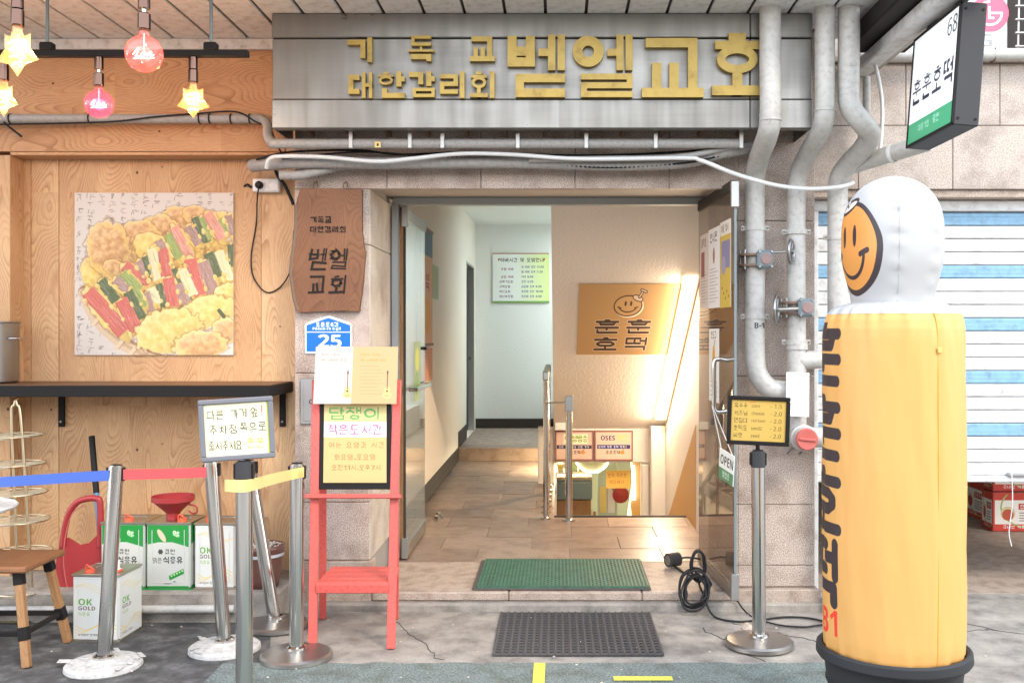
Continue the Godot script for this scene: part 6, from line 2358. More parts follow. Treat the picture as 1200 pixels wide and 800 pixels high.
# ---------------------------------------------------------------- red easel
func easel() -> void:
	var bl := at(366, 764, 4.81); var br := at(458, 764, 4.81)
	bl.y = 0.005; br.y = 0.005
	var tl := at(371, 412, 5.10); var tr := at(466, 412, 5.10)
	var t := thing("easel_stand", "red wooden easel with slatted shelf and chalkboard of library hours", "easel", (bl + br) / 2.0)
	var front := func(k: float, s: float, off: float) -> Vector3: return bl.lerp(tl, k).lerp(br.lerp(tr, k), s) + Vector3(0, 0, off)
	for e in [[bl, tl], [br, tr]]:
		var g := Geo.new()
		g.bar(e[0], e[0].lerp(e[1], 0.90), 0.042, 0.022, 0.003)
		part("leg", g, M.red_wood, t)
	for s in [0.07, 0.98]:
		var g := Geo.new()
		var foot := at(378 if s < 0.5 else 463, 728 if s < 0.5 else 722, 5.32)
		foot.y = 0.005
		g.bar(foot, front.call(0.78, s, -0.03), 0.036, 0.02, 0.003)
		part("leg", g, M.red_wood, t)
	var up := (tl - bl).normalized()
	var nz := Vector3.RIGHT.cross(up).normalized()
	var turn := Basis(Vector3.RIGHT, up, nz)
	# ledge, top rail, board
	var c: Vector3 = front.call(0.498, 0.5, 0.0) + nz * 0.022
	var g := Geo.new()
	g.box(c, Vector3(0.47, 0.022, 0.055), 0.003, turn)
	part("ledge", g, M.red_wood, t)
	g = Geo.new()
	g.box(front.call(0.87, 0.5, 0.0), Vector3(0.36, 0.04, 0.018), 0.003, turn)
	part("top_rail", g, M.red_wood, t)
	g = Geo.new()
	var bc: Vector3 = front.call(0.70, 0.5, 0.0) + nz * 0.002
	g.box(bc, Vector3(0.362, 0.52, 0.012), 0.002, turn)
	part("blackboard", g, M.black_metal, t)
	var p := Pic.new(300, 430, Color(0.77, 0.64, 0.42))
	p.rect(Rect2(0, 0, 300, 108), Color(0.79, 0.70, 0.48))
	p.rect(Rect2(0, 108, 300, 82), Color(0.84, 0.81, 0.79))
	write(p, "담쟁이", Vector2(24, 28), Vector2(72, 68), 84, 10, Color(0.36, 0.60, 0.32), 2.0)
	write(p, "작은도서관", Vector2(18, 122), Vector2(44, 54), 54, 6.5, Color(0.84, 0.35, 0.52), 1.8)
	var soft := Color(0.55, 0.42, 0.25)
	write(p, "여는 요일과 시간", Vector2(24, 216), Vector2(25, 30), 34, 3, soft, 0.8)
	write(p, "화요일-토요일", Vector2(52, 280), Vector2(25, 30), 31, 3, soft, 0.8)
	write(p, "오전11시-오후7시", Vector2(40, 336), Vector2(23, 28), 28, 3, soft, 0.8)
	g = Geo.new()
	g.sheet(front.call(0.683, 0.5, 0.0) + nz * 0.010, Vector3.RIGHT, up, 0.315, 0.405, 0.002)
	part("hours_sheet", g, printed(p), t)
	# two flyers clipped over the top
	var f := Pic.new(392, 280, Color(0.79, 0.73, 0.69))
	f.rect(Rect2(178, 0, 214, 280), Color(0.75, 0.60, 0.43))
	for k in 2:
		var x := 20 + k * 188
		var c1 := Color(0.86, 0.42, 0.36) if k == 0 else Color(0.85, 0.52, 0.22)
		write(f, "우리동네 기타교실", Vector2(x + 8, 34), Vector2(9, 10), 11, 1.4, c1)
		write(f, "기타 신입회원 모집", Vector2(x + 2, 60), Vector2(12, 12), 14, 1.8, c1)
		for i in 9:
			var y := 96 + i * 17
			f.seg(Vector2(x + 4 + 6 * (i % 3), y), Vector2(x + 96 + 12 * ((i * 7) % 3), y), 1.6, Color(0.56, 0.46, 0.42, 0.7) if k == 0 else Color(0.62, 0.45, 0.24, 0.8))
		var o := Vector2(x + 138, 236)
		f.ell(o, Vector2(21, 18), Color(0.90, 0.70, 0.45))
		f.ell(o + Vector2(0, -26), Vector2(15, 13), Color(0.90, 0.70, 0.45))
		f.ell(o + Vector2(0, -18), Vector2(5, 5), Color(0.35, 0.24, 0.16))
		f.seg(o + Vector2(0, -30), o + Vector2(0, -104), 4.5, Color(0.42, 0.30, 0.20))
		f.seg(o + Vector2(0, -104), o + Vector2(0, -114), 8, Color(0.36, 0.26, 0.18))
		f.seg(o + Vector2(-9, 4), o + Vector2(9, 4), 3, Color(0.45, 0.32, 0.22))
	g = Geo.new()
	g.sheet(at(417, 439.5, 5.01), Vector3(1, 0.0, 0.02), Vector3(0, 1, -0.20), 0.418, 0.290, 0.002)
	part("flyer", g, printed(f), t)
	# slatted shelf
	for i in 4:
		g = Geo.new()
		var a: Vector3 = front.call(0.205, 0.5, 0.0)
		g.box(Vector3(a.x, 0.305, a.z - 0.02 - 0.088 * i), Vector3(0.355, 0.018, 0.074), 0.004)
		part("shelf_slat", g, M.red_wood, t)
	g = Geo.new()
	var q: Vector3 = front.call(0.20, 0.5, 0.0)
	g.box(Vector3(q.x, 0.285, q.z + 0.018), Vector3(0.355, 0.045, 0.014), 0.004)
	part("shelf_apron", g, M.red_wood, t)
	for s in [-1, 1]:
		g = Geo.new()
		g.box(Vector3(q.x + 0.165 * s, 0.282, q.z - 0.16), Vector3(0.02, 0.026, 0.33), 0.003)
		part("shelf_bearer", g, M.red_wood, t)

# ---------------------------------------------------------------- oil cans
func gold_label() -> Pic:
	var p := Pic.new(230, 320, Color(0.79, 0.79, 0.77))
	var gold := Color(0.83, 0.72, 0.42)
	for k in 4:
		var pts := PackedVector2Array()
		for i in 20:
			pts.append(Vector2(10 + i * 11.5, 250 + sin(i * 0.33 + k * 0.5) * 22 + k * 9))
		p.line(pts, 5.5 - k, Color(gold, 0.7))
	for k in 3:
		var pts := PackedVector2Array()
		for i in 20:
			pts.append(Vector2(10 + i * 11.5, 52 - sin(i * 0.3 + k * 0.4) * 20 + k * 7))
		p.line(pts, 3.0, Color(gold, 0.6))
	p.latin("OK", Vector2(22, 112), 32, Color(0.36, 0.58, 0.22), bold, 1.25)
	p.latin("GOLD", Vector2(22, 150), 20, Color(0.38, 0.30, 0.30), bold, 1.25)
	write(p, "식용유", Vector2(24, 180), Vector2(18, 20), 22, 2.6, Color(0.55, 0.66, 0.40))
	write(p, "주식회사 오케이", Vector2(24, 290), Vector2(12, 13), 14, 1.6, Color(0.35, 0.33, 0.30))
	p.rect(Rect2(8, 8, 214, 2), Color(0.70, 0.70, 0.68))
	return p

func green_label() -> Pic:
	var p := Pic.new(230, 340, Color(0.75, 0.75, 0.72))
	var gr := Color(0.13, 0.53, 0.22)
	for y in 120:
		var x1 := 230.0
		p.rect(Rect2(0, y, x1, 1), gr)
	p.poly(PackedVector2Array([Vector2(0, 121), Vector2(0, 104), Vector2(60, 92), Vector2(140, 92), Vector2(230, 118), Vector2(230, 121)]), Color(0.75, 0.75, 0.72))
	p.rect(Rect2(0, 330, 230, 10), gr)
	p.ell(Vector2(78, 56), Vector2(40, 15), Color(0.80, 0.72, 0.62), 1.0)
	write(p, "영", Vector2(146, 30), Vector2(24, 30), 26, 4, Color(0.72, 0.82, 0.66))
	p.latin("0g", Vector2(140, 30), 26, Color(0.78, 0.86, 0.72), bold)
	for k in 6:
		p.ell(Vector2(72, 144) + Vector2.from_angle(k * TAU / 6) * 10, Vector2(5, 5), Color(0.25, 0.27, 0.25))
	p.ell(Vector2(72, 144), Vector2(7, 7), Color(0.25, 0.27, 0.25))
	write(p, "큐원", Vector2(96, 130), Vector2(26, 28), 30, 4, Color(0.28, 0.28, 0.26))
	write(p, "맑은", Vector2(28, 176), Vector2(24, 30), 27, 3.5, Color(0.40, 0.40, 0.36))
	write(p, "식용유", Vector2(86, 170), Vector2(34, 38), 38, 6, Color(0.22, 0.22, 0.20))
	p.poly(PackedVector2Array([Vector2(118, 276), Vector2(200, 236), Vector2(206, 262), Vector2(124, 300)]), gr)
	for k in 5:
		p.ell(Vector2(134 + k * 15, 276 - k * 7), Vector2(5, 5), Color(0.72, 0.84, 0.55))
	p.ell(Vector2(150, 308), Vector2(9, 5), Color(0.30, 0.50, 0.26))
	p.ell(Vector2(112, 318), Vector2(24, 3), Color(0.50, 0.50, 0.48))
	return p

func oil_can(label: String, o: Vector3, w: float, h: float, green: bool, cap_side: float, turn: float, lp: StandardMaterial3D) -> Node3D:
	var t := thing("oil_can", label, "oil can", o, "square tins of cooking oil")
	var body: StandardMaterial3D = plain(lin(0.54, 0.54, 0.525), 0.35, 0.2)
	var g := Geo.new()
	g.block(o + Vector3(-w / 2, 0.004, -w / 2), o + Vector3(w / 2, h - 0.006, w / 2), 0.012)
	part("body", g, body, t)
	for k in 2:
		g = Geo.new()
		var y: float = [0.003, h - 0.007][k]
		for e in [[-1, 0], [1, 0], [0, -1], [0, 1]]:
			var c := o + Vector3(e[0] * w / 2, y, e[1] * w / 2)
			g.box(c, Vector3(0.005 if e[0] else w, 0.012, 0.005 if e[1] else w), 0.002)
		part("rim", g, M.tin if not (green and k == 0) else plain(lin(0.02, 0.24, 0.05), 0.4), t)
	g = Geo.new()
	g.block(o + Vector3(-w / 2 + 0.003, h - 0.0058, -w / 2 + 0.003), o + Vector3(w / 2 - 0.003, h - 0.003, w / 2 - 0.003))
	part("lid", g, M.tin, t)
	# printed faces, pressed slightly inwards
	for k in 2:
		g = Geo.new()
		if k == 0:
			g.sheet(o + Vector3(0, h / 2 - 0.002, w / 2), Vector3.RIGHT, Vector3.UP, w - 0.018, h - 0.028, 0.001)
		else:
			g.sheet(o + Vector3(w / 2, h / 2 - 0.002, 0), Vector3.FORWARD, Vector3.UP, w - 0.018, h - 0.028, 0.001)
		part("print", g, lp, t)
	g = Geo.new()
	for e in [[-1, 0], [1, 0]]:
		g.box(o + Vector3(e[0] * (w / 2 - 0.032), h / 2, w / 2 + 0.0012), Vector3(0.004, h - 0.08, 0.003), 0.001)
	g.box(o + Vector3(0, 0.04, w / 2 + 0.0012), Vector3(w - 0.062, 0.004, 0.003), 0.001)
	part("pressed_rib", g, body, t)
	# red pull-up spout
	var c := o + Vector3(cap_side * (w / 2 - 0.05), h - 0.003, w / 2 - 0.05)
	g = Geo.new()
	g.lathe(PackedVector2Array([Vector2(0.024, 0), Vector2(0.024, 0.006), Vector2(0.017, 0.010), Vector2(0.017, 0.016), Vector2(0, 0.018)]), c, 20)
	var cp := part("spout_cap", g, M.orange_red, t)
	g = Geo.new()
	g.tube(curve([c + Vector3(-0.02, 0.010, 0.0), c + Vector3(-0.015, 0.035, 0.005), c + Vector3(0.006, 0.03, 0.012), c + Vector3(0.022, 0.012, 0.0)], 6), 0.0045, 8)
	part("pull_ring", g, M.orange_red, cp)
	g = Geo.new()
	g.tube(curve([o + Vector3(-0.07, h - 0.003, -0.02), o + Vector3(-0.05, h + 0.006, -0.02), o + Vector3(0.05, h + 0.006, -0.02), o + Vector3(0.07, h - 0.003, -0.02)], 6), 0.003, 8)
	part("carry_handle", g, M.steel_dull, t)
	t.rotation.y = turn
	return t

func oil_cans() -> void:
	var gl := printed(gold_label(), 0.35)
	var gr := printed(green_label(), 0.35)
	var a := oil_can("white tin with gold waves standing on the ground in front of the ledge", Vector3(-2.285, 0.004, 0.51), 0.24, 0.335, false, -0.8, -0.06, gl)
	var g := Geo.new()
	var c := Vector3(-2.285, 0.339, 0.51) + Vector3(0.06, 0, 0.04)
	g.lathe(PackedVector2Array([Vector2(0.032, -0.002), Vector2(0.032, 0.006), Vector2(0.022, 0.012), Vector2(0.022, 0.045), Vector2(0.017, 0.05), Vector2(0, 0.05)]), c, 20)
	var sp := part("clear_spout", g, M.white_plastic, a)
	g = Geo.new()
	g.lathe(PackedVector2Array([Vector2(0.036, -0.001), Vector2(0.036, 0.006), Vector2(0.03, 0.008)]), c, 20)
	part("spout_ring", g, M.orange_red, sp)
	oil_can("green topped tin at the left of the ledge, half hidden by a barrier post", Vector3(-2.325, 0.163, 0.13), 0.236, 0.36, true, 0.2, 0.0, gr)
	oil_can("green topped tin under the red funnel", Vector3(-2.08, 0.163, 0.135), 0.236, 0.36, true, 0.8, 0.0, gr)
	oil_can("white tin with gold waves on the ledge, right of the funnel's tin", Vector3(-1.838, 0.163, 0.13), 0.22, 0.355, false, -0.6, 0.0, gl)
	# red funnel
	var t := thing("red_funnel", "wide red plastic funnel resting on a green topped tin", "funnel", Vector3(-2.09, 0.524, 0.16))
	g = Geo.new()
	var o := Vector3(-2.09, 0.522, 0.16)
	g.lathe(PackedVector2Array([Vector2(0.034, 0.0), Vector2(0.036, 0.035), Vector2(0.045, 0.045), Vector2(0.105, 0.10), Vector2(0.112, 0.102), Vector2(0.112, 0.128), Vector2(0.107, 0.128), Vector2(0.106, 0.106), Vector2(0.04, 0.05), Vector2(0.03, 0.04), Vector2(0.028, 0.0)]), o, 36)
	part("cone", g, M.red_plastic, t)
	g = Geo.new()
	g.tube(curve([o + Vector3(0.09, 0.085, 0.02), o + Vector3(0.135, 0.075, 0.03), o + Vector3(0.14, 0.045, 0.03), o + Vector3(0.115, 0.035, 0.02), o + Vector3(0.09, 0.05, 0.02)], 6), 0.005, 8)
	part("hook", g, M.red_plastic, t)
	# white pipe along the foot of the ledge
	t = thing("floor_pipe", "dirty white pipe lying along the foot of the ledge", "pipe", Vector3(-2.6, 0.06, 0.34))
	g = Geo.new()
	g.rod(Vector3(-3.5, 0.075, 0.335), Vector3(-1.70, 0.085, 0.335), 0.0215, 14)
	part("pipe", g, M.pipe, t)
	for x in [-3.0, -1.78]:
		g = Geo.new()
		g.rod(Vector3(x, 0.08, 0.335), Vector3(x + 0.03, 0.08, 0.335), 0.026, 14)
		g.block(Vector3(x + 0.005, 0.0, 0.325), Vector3(x + 0.025, 0.06, 0.345))
		part("coupling", g, M.pipe, t)
	# flower pot
	t = thing("flower_pot", "glazed brown flower pot of dry soil on the ledge behind the posts", "flower pot", Vector3(-1.61, 0.163, 0.15))
	g = Geo.new()
	o = Vector3(-1.605, 0.163, 0.16)
	g.lathe(PackedVector2Array([Vector2(0, 0.0), Vector2(0.085, 0.0), Vector2(0.095, 0.05), Vector2(0.102, 0.13), Vector2(0.110, 0.19), Vector2(0.116, 0.205), Vector2(0.116, 0.225), Vector2(0.108, 0.225), Vector2(0.102, 0.20)]), o, 36, true)
	part("pot", g, M.pot, t)
	g = Geo.new()
	g.lathe(PackedVector2Array([Vector2(0.1125, 0.165), Vector2(0.1132, 0.172), Vector2(0.114, 0.182)]), o, 36)
	part("glaze_band", g, plain(lin(0.55, 0.56, 0.60), 0.3), t)
	g = Geo.new()
	g.lathe(PackedVector2Array([Vector2(0.104, 0.205), Vector2(0.05, 0.215), Vector2(0, 0.218)]), o, 24, true)
	var so := part("soil", g, M.soil, t)
	g = Geo.new()
	var r := RandomNumberGenerator.new()
	r.seed = 9
	for i in 70:
		var a1 := r.randf() * TAU
		var d := sqrt(r.randf()) * 0.095
		g.box(o + Vector3(cos(a1) * d, 0.216 + r.randf() * 0.008, sin(a1) * d), Vector3(0.018, 0.010, 0.014) * r.randf_range(0.5, 1.2), 0.003, Basis(Vector3(r.randf(), r.randf(), r.randf()).normalized(), r.randf() * 3))
	var peb := part("pebbles", g, M.granite_pale, so)
	peb.set_meta("kind", "stuff")

# ---------------------------------------------------------------- things in the left corner
func corner_things() -> void:
	# stool
	var t := thing("wooden_stool", "square wooden stool with black iron joints at the lower left", "stool", Vector3(-2.63, 0.004, 0.83))
	var o := Vector3(-2.635, 0, 0.825)
	var g := Geo.new()
	g.box(o + Vector3(0, 0.448, 0), Vector3(0.40, 0.030, 0.38), 0.008)
	part("seat", g, M.seat_wood, t)
	for sx in [-1, 1]:
		for sz in [-1, 1]:
			var top := o + Vector3(sx * 0.14, 0.43, sz * 0.13)
			var bot := o + Vector3(sx * 0.21, 0.006, sz * 0.19)
			g = Geo.new()
			g.bar(bot, top, 0.036, 0.036, 0.004)
			var l := part("leg", g, M.leg_wood, t)
			g = Geo.new()
			g.bar(bot.lerp(top, 0.86), bot.lerp(top, 1.0), 0.042, 0.042, 0.003)
			part("iron_sleeve", g, M.black_metal, l)
			g = Geo.new()
			g.bar(bot.lerp(top, 0.28), bot.lerp(top, 0.42), 0.042, 0.042, 0.003)
			part("iron_sleeve", g, M.black_metal, l)
	var ring := []
	for e in [[-1, -1], [1, -1], [1, 1], [-1, 1]]:
		ring.append((o + Vector3(e[0] * 0.21, 0.006, e[1] * 0.19)).lerp(o + Vector3(e[0] * 0.14, 0.43, e[1] * 0.13), 0.35))
	for i in 4:
		g = Geo.new()
		g.bar(ring[i], ring[(i + 1) % 4], 0.022, 0.022, 0.003, Vector3.UP)
		part("stretcher", g, M.black_metal, t)
	# round white table beyond the edge
	t = thing("round_table", "white enamel round table whose rim shows at the left edge", "table", at(-64, 597, 4.65) * Vector3(1, 0, 1))
	var c := at(-64, 597, 4.65)
	g = Geo.new()
	g.lathe(PackedVector2Array([Vector2(0, -0.02), Vector2(0.26, -0.018), Vector2(0.295, -0.004), Vector2(0.30, 0.006), Vector2(0.295, 0.01), Vector2(0.285, 0.004), Vector2(0, 0.002)]), c, 48)
	part("top", g, M.white_paint, t)
	g = Geo.new()
	g.rod(Vector3(c.x, 0.02, c.z), c + Vector3(0, -0.018, 0), 0.025)
	part("pedestal", g, M.alu, t)
	g = Geo.new()
	g.lathe(PackedVector2Array([Vector2(0.2, 0.004), Vector2(0.2, 0.02), Vector2(0.03, 0.03)]), Vector3(c.x, 0, c.z), 32)
	part("foot", g, M.alu, t)
	# wire rack with five round trays
	var d := 5.35
	var f := at(20, 700, d)
	t = thing("wire_rack", "brass coloured wire stand of round trays behind the stool", "rack", Vector3(f.x, 0.004, f.z))
	var x0 := f.x
	for e in [[13, 478, 22, 720], [24, 478, 39, 720]]:
		g = Geo.new()
		g.tube(curve([at(18, 468, d), at(18 + (e[0] - 18) * 0.3, 474, d), at(e[0], e[1] + 12, d), at((e[0] + e[2]) / 2.0, 600, d), at(e[2], 728, d)], 8), 0.0075, 10)
		part("upright", g, M.wire, t)
	g = Geo.new()
	g.lathe(PackedVector2Array([Vector2(0.012, -0.012), Vector2(0.018, 0), Vector2(0.012, 0.012)]), at(18, 466, d), 16, true, Basis(Vector3.RIGHT, PI / 2))
	part("top_loop", g, M.wire, t)
	for k in 6:
		var yy: float = [510, 543, 577, 609, 646, 690][k]
		var cx: float = [14, 16, 18, 21, 24, 26][k]
		var o2 := at(cx, yy, d)
		g = Geo.new()
		var rr := 0.155
		var rim := PackedVector3Array()
		for i in 33:
			rim.append(o2 + Vector3(cos(TAU * i / 32) * rr, 0, sin(TAU * i / 32) * rr))
		g.tube(rim, 0.004, 6, false)
		for i in 9:
			var u := (i - 4) * 0.034
			var hh := sqrt(maxf(rr * rr - u * u, 0))
			g.tube(curve([o2 + Vector3(-hh, 0, u), o2 + Vector3(0, -0.012, u), o2 + Vector3(hh, 0, u)], 4), 0.0022, 5)
		part("wire_tray", g, M.wire, t)
	g = Geo.new()
	g.lathe(PackedVector2Array([Vector2(0.13, 0), Vector2(0.14, 0.008), Vector2(0.05, 0.014), Vector2(0, 0.014)]), Vector3(at(28, 728, d).x, 0.004, f.z), 24)
	part("foot", g, M.wire, t)
	# red plastic scoop with tall arched handle, leaning on the wall
	t = thing("red_scoop", "red plastic dustpan with tall arched handle, leaning on the plywood", "dustpan", Vector3(-2.58, 0.163, 0.1))
	g = Geo.new()
	var outer := [[66, 688], [64, 660], [68, 634], [74, 606], [82, 590], [96, 582], [113, 580], [121, 590], [121, 620], [121, 690]]
	var inner := [[112, 630], [112, 592], [104, 588], [92, 592], [84, 606], [78, 632], [92, 640], [104, 636]]
	var po := PackedVector2Array()
	for e in outer:
		var q := at(e[0], e[1], 5.36)
		po.append(Vector2(q.x, q.y))
	var pi := PackedVector2Array()
	for e in inner:
		var q := at(e[0], e[1], 5.36)
		pi.append(Vector2(q.x, q.y))
	# handle arch as a stroke, pan as an outline below it
	var arch := PackedVector3Array()
	for e in [[73, 640], [75, 622], [80, 602], [88, 590], [98, 585], [112, 584], [117, 592], [117, 640]]:
		arch.append(at(e[0], e[1], 5.36))
	g.tube(curve(Array(arch), 5), 0.017, 10)
	part("handle", g, M.red_plastic, t)
	g = Geo.new()
	var pan := PackedVector2Array()
	for e in [[66, 690], [64, 664], [69, 638], [78, 630], [92, 639], [104, 636], [112, 628], [121, 628], [121, 690]]:
		var q := at(e[0], e[1], 5.36)
		pan.append(Vector2(q.x, q.y))
	g.extrude(pan, Transform3D(Basis(), Vector3(0, 0, 5.55 - 5.36)), -0.02, 0.0)
	part("pan", g, M.red_plastic, t)
	g = Geo.new()
	g.tube(curve([at(78, 688, 5.33), at(74, 660, 5.33), at(76, 630, 5.335), at(84, 602, 5.34), at(97, 592, 5.34)], 8), 0.003, 8)
	part("rim_wire", g, M.pink_cap, t)
	# broom
	t = thing("broom", "broom with black grip and blue stick leaning behind the tins", "broom", Vector3(-2.4, 0.163, 0.05))
	var b0 := at(121, 690, 5.42); var b1 := at(107, 511, 5.62)
	b0.y = 0.18
	g = Geo.new()
	g.rod(b0, b0.lerp(b1, 0.60), 0.0135, 12)
	part("stick", g, M.blue_plastic, t)
	g = Geo.new()
	g.rod(b0.lerp(b1, 0.60), b1, 0.0165, 12)
	part("grip", g, M.black_metal, t)
	g = Geo.new()
	g.box(b0 + Vector3(0, 0.03, 0), Vector3(0.2, 0.08, 0.04), 0.01)
	part("brush", g, M.rust, t)

# ---------------------------------------------------------------- doors, mats, cables at the entrance
func flyer(kind: int) -> Pic:
	var p := Pic.new(140, 220, [Color(0.86, 0.80, 0.76), Color(0.90, 0.88, 0.86), Color(0.80, 0.68, 0.30), Color(0.92, 0.90, 0.86)][kind])
	var ink := Color(0.40, 0.34, 0.32)
	if kind == 2:
		p.rect(Rect2(0, 0, 140, 36), Color(0.88, 0.84, 0.78))
		p.rect(Rect2(20, 50, 110, 70), Color(0.52, 0.50, 0.62))
		p.ell(Vector2(46, 112), Vector2(30, 24), Color(0.62, 0.58, 0.66))
		for k in 5:
			p.ell(Vector2(30 + k * 20, 170 + (k * 13) % 30), Vector2(5, 4), Color(0.30, 0.24, 0.16))
		write(p, "여름 행사", Vector2(16, 8), Vector2(18, 20), 22, 2.5, ink)
	elif kind == 3:
		p.ell(Vector2(66, 90), Vector2(18, 42), Color(0.86, 0.62, 0.22), 0.2)
		p.seg(Vector2(76, 50), Vector2(88, 34), 5, Color(0.40, 0.34, 0.20))
		write(p, "핫도그", Vector2(30, 8), Vector2(20, 22), 26, 3, ink)
		for k in 4:
			p.seg(Vector2(22, 160 + k * 14), Vector2(116, 160 + k * 14), 2, Color(ink, 0.6))
	else:
		write(p, ["음악회", "안내문"][kind], Vector2(24, 12), Vector2(24, 26), 30, 3.2, ink)
		if kind == 0:
			p.rect(Rect2(20, 52, 60, 74), Color(0.62, 0.36, 0.34))
		else:
			p.ell(Vector2(70, 76), Vector2(12, 22), Color(0.62, 0.45, 0.36))
		for k in 11:
			p.seg(Vector2(16, 112 + k * 9), Vector2(90 + 30 * ((k * 5) % 2), 112 + k * 9), 1.6, Color(ink, 0.55))
	return p

func leaf_x(d: float) -> float:
	return 0.884 + (6.25 - d) * 0.059

func door_things() -> void:
	# left leaf, opened inwards
	var t := thing("glass_door", "clear glass door leaf opened inwards at the entrance's left side", "door", Vector3(-0.974, 0.1, -1.2))
	var g := Geo.new()
	g.block(Vector3(-0.980, 0.125, -1.64), Vector3(-0.968, 2.31, -0.735), 0.002)
	part("pane", g, M.door_glass, t)
	for y in [[0.108, 0.185], [2.26, 2.326]]:
		g = Geo.new()
		g.block(Vector3(-0.990, y[0], -1.64), Vector3(-0.958, y[1], -0.76), 0.003)
		part("rail", g, M.steel_dull if y[0] < 1 else M.alu, t)
	for y in [[0.106, 0.235], [2.20, 2.328]]:
		g = Geo.new()
		g.block(Vector3(-0.994, y[0], -0.758), Vector3(-0.954, y[1], -0.728), 0.003)
		part("corner_cap", g, M.alu, t)
	g = Geo.new()
	g.block(Vector3(-0.982, 0.236, -0.7345), Vector3(-0.966, 2.199, -0.731), 0.001)
	part("edge_seal", g, M.dark_brown, t)
	g = Geo.new()
	g.block(Vector3(-1.0, 1.15, -1.62), Vector3(-0.948, 1.185, -1.50), 0.006)
	g.block(Vector3(-0.96, 1.155, -0.80), Vector3(-0.90, 1.18, -1.50), 0.006)
	part("handle", g, M.steel, t)
	g = Geo.new()
	g.rod(Vector3(-1.0, 1.42, -1.56), Vector3(-0.945, 1.42, -1.56), 0.012, 10)
	part("lock", g, M.black_metal, t)
	g = Geo.new()
	var sp := Pic.new(100, 200, Color(0.62, 0.72, 0.56))
	sp.ell(Vector2(50, 60), Vector2(30, 40), Color(0.78, 0.82, 0.42))
	sp.ell(Vector2(40, 140), Vector2(34, 40), Color(0.50, 0.66, 0.46))
	g.sheet(Vector3(-0.9675, 1.27, -1.25), Vector3.FORWARD, Vector3.UP, 0.30, 0.40, 0.0008)
	part("sticker", g, printed(sp), t)
	g = Geo.new()
	g.lathe(PackedVector2Array([Vector2(0.035, 0), Vector2(0.035, 0.02), Vector2(0.02, 0.03), Vector2(0.02, 0.045), Vector2(0, 0.048)]), Vector3(-0.93, 0.098, -2.15), 18)
	var stp := thing("door_stop", "small round steel door stop on the floor by the left wall", "door stop", Vector3(-0.93, 0.098, -2.15))
	part("stop", g, M.steel, stp)
	# posters on the corridor's left wall
	for k in 3:
		var p := Pic.new(120, 200, [Color(0.88, 0.68, 0.50), Color(0.86, 0.60, 0.45), Color(0.66, 0.74, 0.58)][k])
		if k == 0:
			p.rect(Rect2(0, 0, 120, 46), Color(0.30, 0.44, 0.56))
			p.ell(Vector2(60, 150), Vector2(44, 34), Color(0.90, 0.66, 0.24))
			write(p, "행복", Vector2(24, 74), Vector2(32, 34), 38, 4, Color(0.72, 0.30, 0.20))
		else:
			for i in 9:
				p.seg(Vector2(16, 30 + i * 18), Vector2(100, 30 + i * 18), 3, Color(0.6, 0.4, 0.3, 0.5))
		var z0: float = [-2.30, -2.30, -3.28][k]
		var zw: float = [0.95, 0.95, 0.42][k]
		var y0: float = [1.92, 1.32, 1.99][k]
		var yh: float = [0.98, 0.20, 0.30][k]
		if k == 1:
			y0 = 1.26
			yh = 0.28
		var po := thing("wall_poster", ["blue and orange framed poster on the corridor wall behind the open door", "small salmon coloured notice under the framed poster on the corridor wall", "pale green leaflet on the corridor wall, farthest in"][k], "poster", Vector3(-1.12, y0 - yh / 2, z0 - zw / 2))
		g = Geo.new()
		g.sheet(Vector3(-1.13, y0, z0 - zw / 2), Vector3.FORWARD, Vector3.UP, zw, yh, 0.012)
		part("print", g, printed(p), po)
		if k == 0:
			g = Geo.new()
			for s in [-1, 1]:
				g.block(Vector3(-1.13, y0 + s * yh / 2 - 0.012, z0 - zw), Vector3(-1.108, y0 + s * yh / 2 + 0.012, z0), 0.003)
			part("frame_bar", g, M.leg_wood, po)
	# right leaf, opened outwards
	t = thing("glass_door", "glass door leaf, its brown tint standing in for warm reflections, opened outwards on the right, with papers stuck on it", "door", Vector3(0.91, 0.1, -0.2))
	var fwd := Vector3(leaf_x(5.3) - leaf_x(6.25), 0, 0.95).normalized()
	var side := Vector3.UP.cross(fwd).normalized()
	var turn := Basis(side, Vector3.UP, fwd)
	var mid := Vector3((leaf_x(5.3) + leaf_x(6.25)) / 2, 0, 5.55 - 5.775)
	g = Geo.new()
	g.box(mid + Vector3(0, 1.225, 0), Vector3(0.012, 2.2, 0.95), 0.002, turn)
	part("pane", g, M.reflection_tint_glass, t)
	for y in [[0.112, 0.06], [2.30, 0.06]]:
		g = Geo.new()
		g.box(mid + Vector3(0, y[0] + 0.02, 0) - fwd * 0.02, Vector3(0.03, y[1], 0.90), 0.003, turn)
		part("rail", g, M.dark_brown if y[0] > 1 else M.steel_dull, t)
	for y in [0.175, 2.27]:
		g = Geo.new()
		g.box(mid + fwd * 0.46 + Vector3(0, y, 0), Vector3(0.042, 0.14, 0.035), 0.003, turn)
		part("corner_cap", g, M.alu, t)
	g = Geo.new()
	g.box(mid + fwd * 0.477 + Vector3(0, 1.22, 0), Vector3(0.014, 1.94, 0.004), 0.001, turn)
	part("edge_seal", g, M.gear, t)
	var h := mid + fwd * 0.30 - side * 0.006
	g = Geo.new()
	g.tube(curve([h + Vector3(0, 1.38, 0) - side * -0.0, h + Vector3(0, 1.385, 0) - side * 0.05, h + Vector3(0, 1.36, 0) - side * 0.07, h + Vector3(0, 1.2, 0) - side * 0.07, h + Vector3(0, 1.12, 0) - side * 0.07, h + Vector3(0, 1.095, 0) - side * 0.05, h + Vector3(0, 1.10, 0)], 8), 0.0125, 12)
	part("handle", g, M.steel, t)
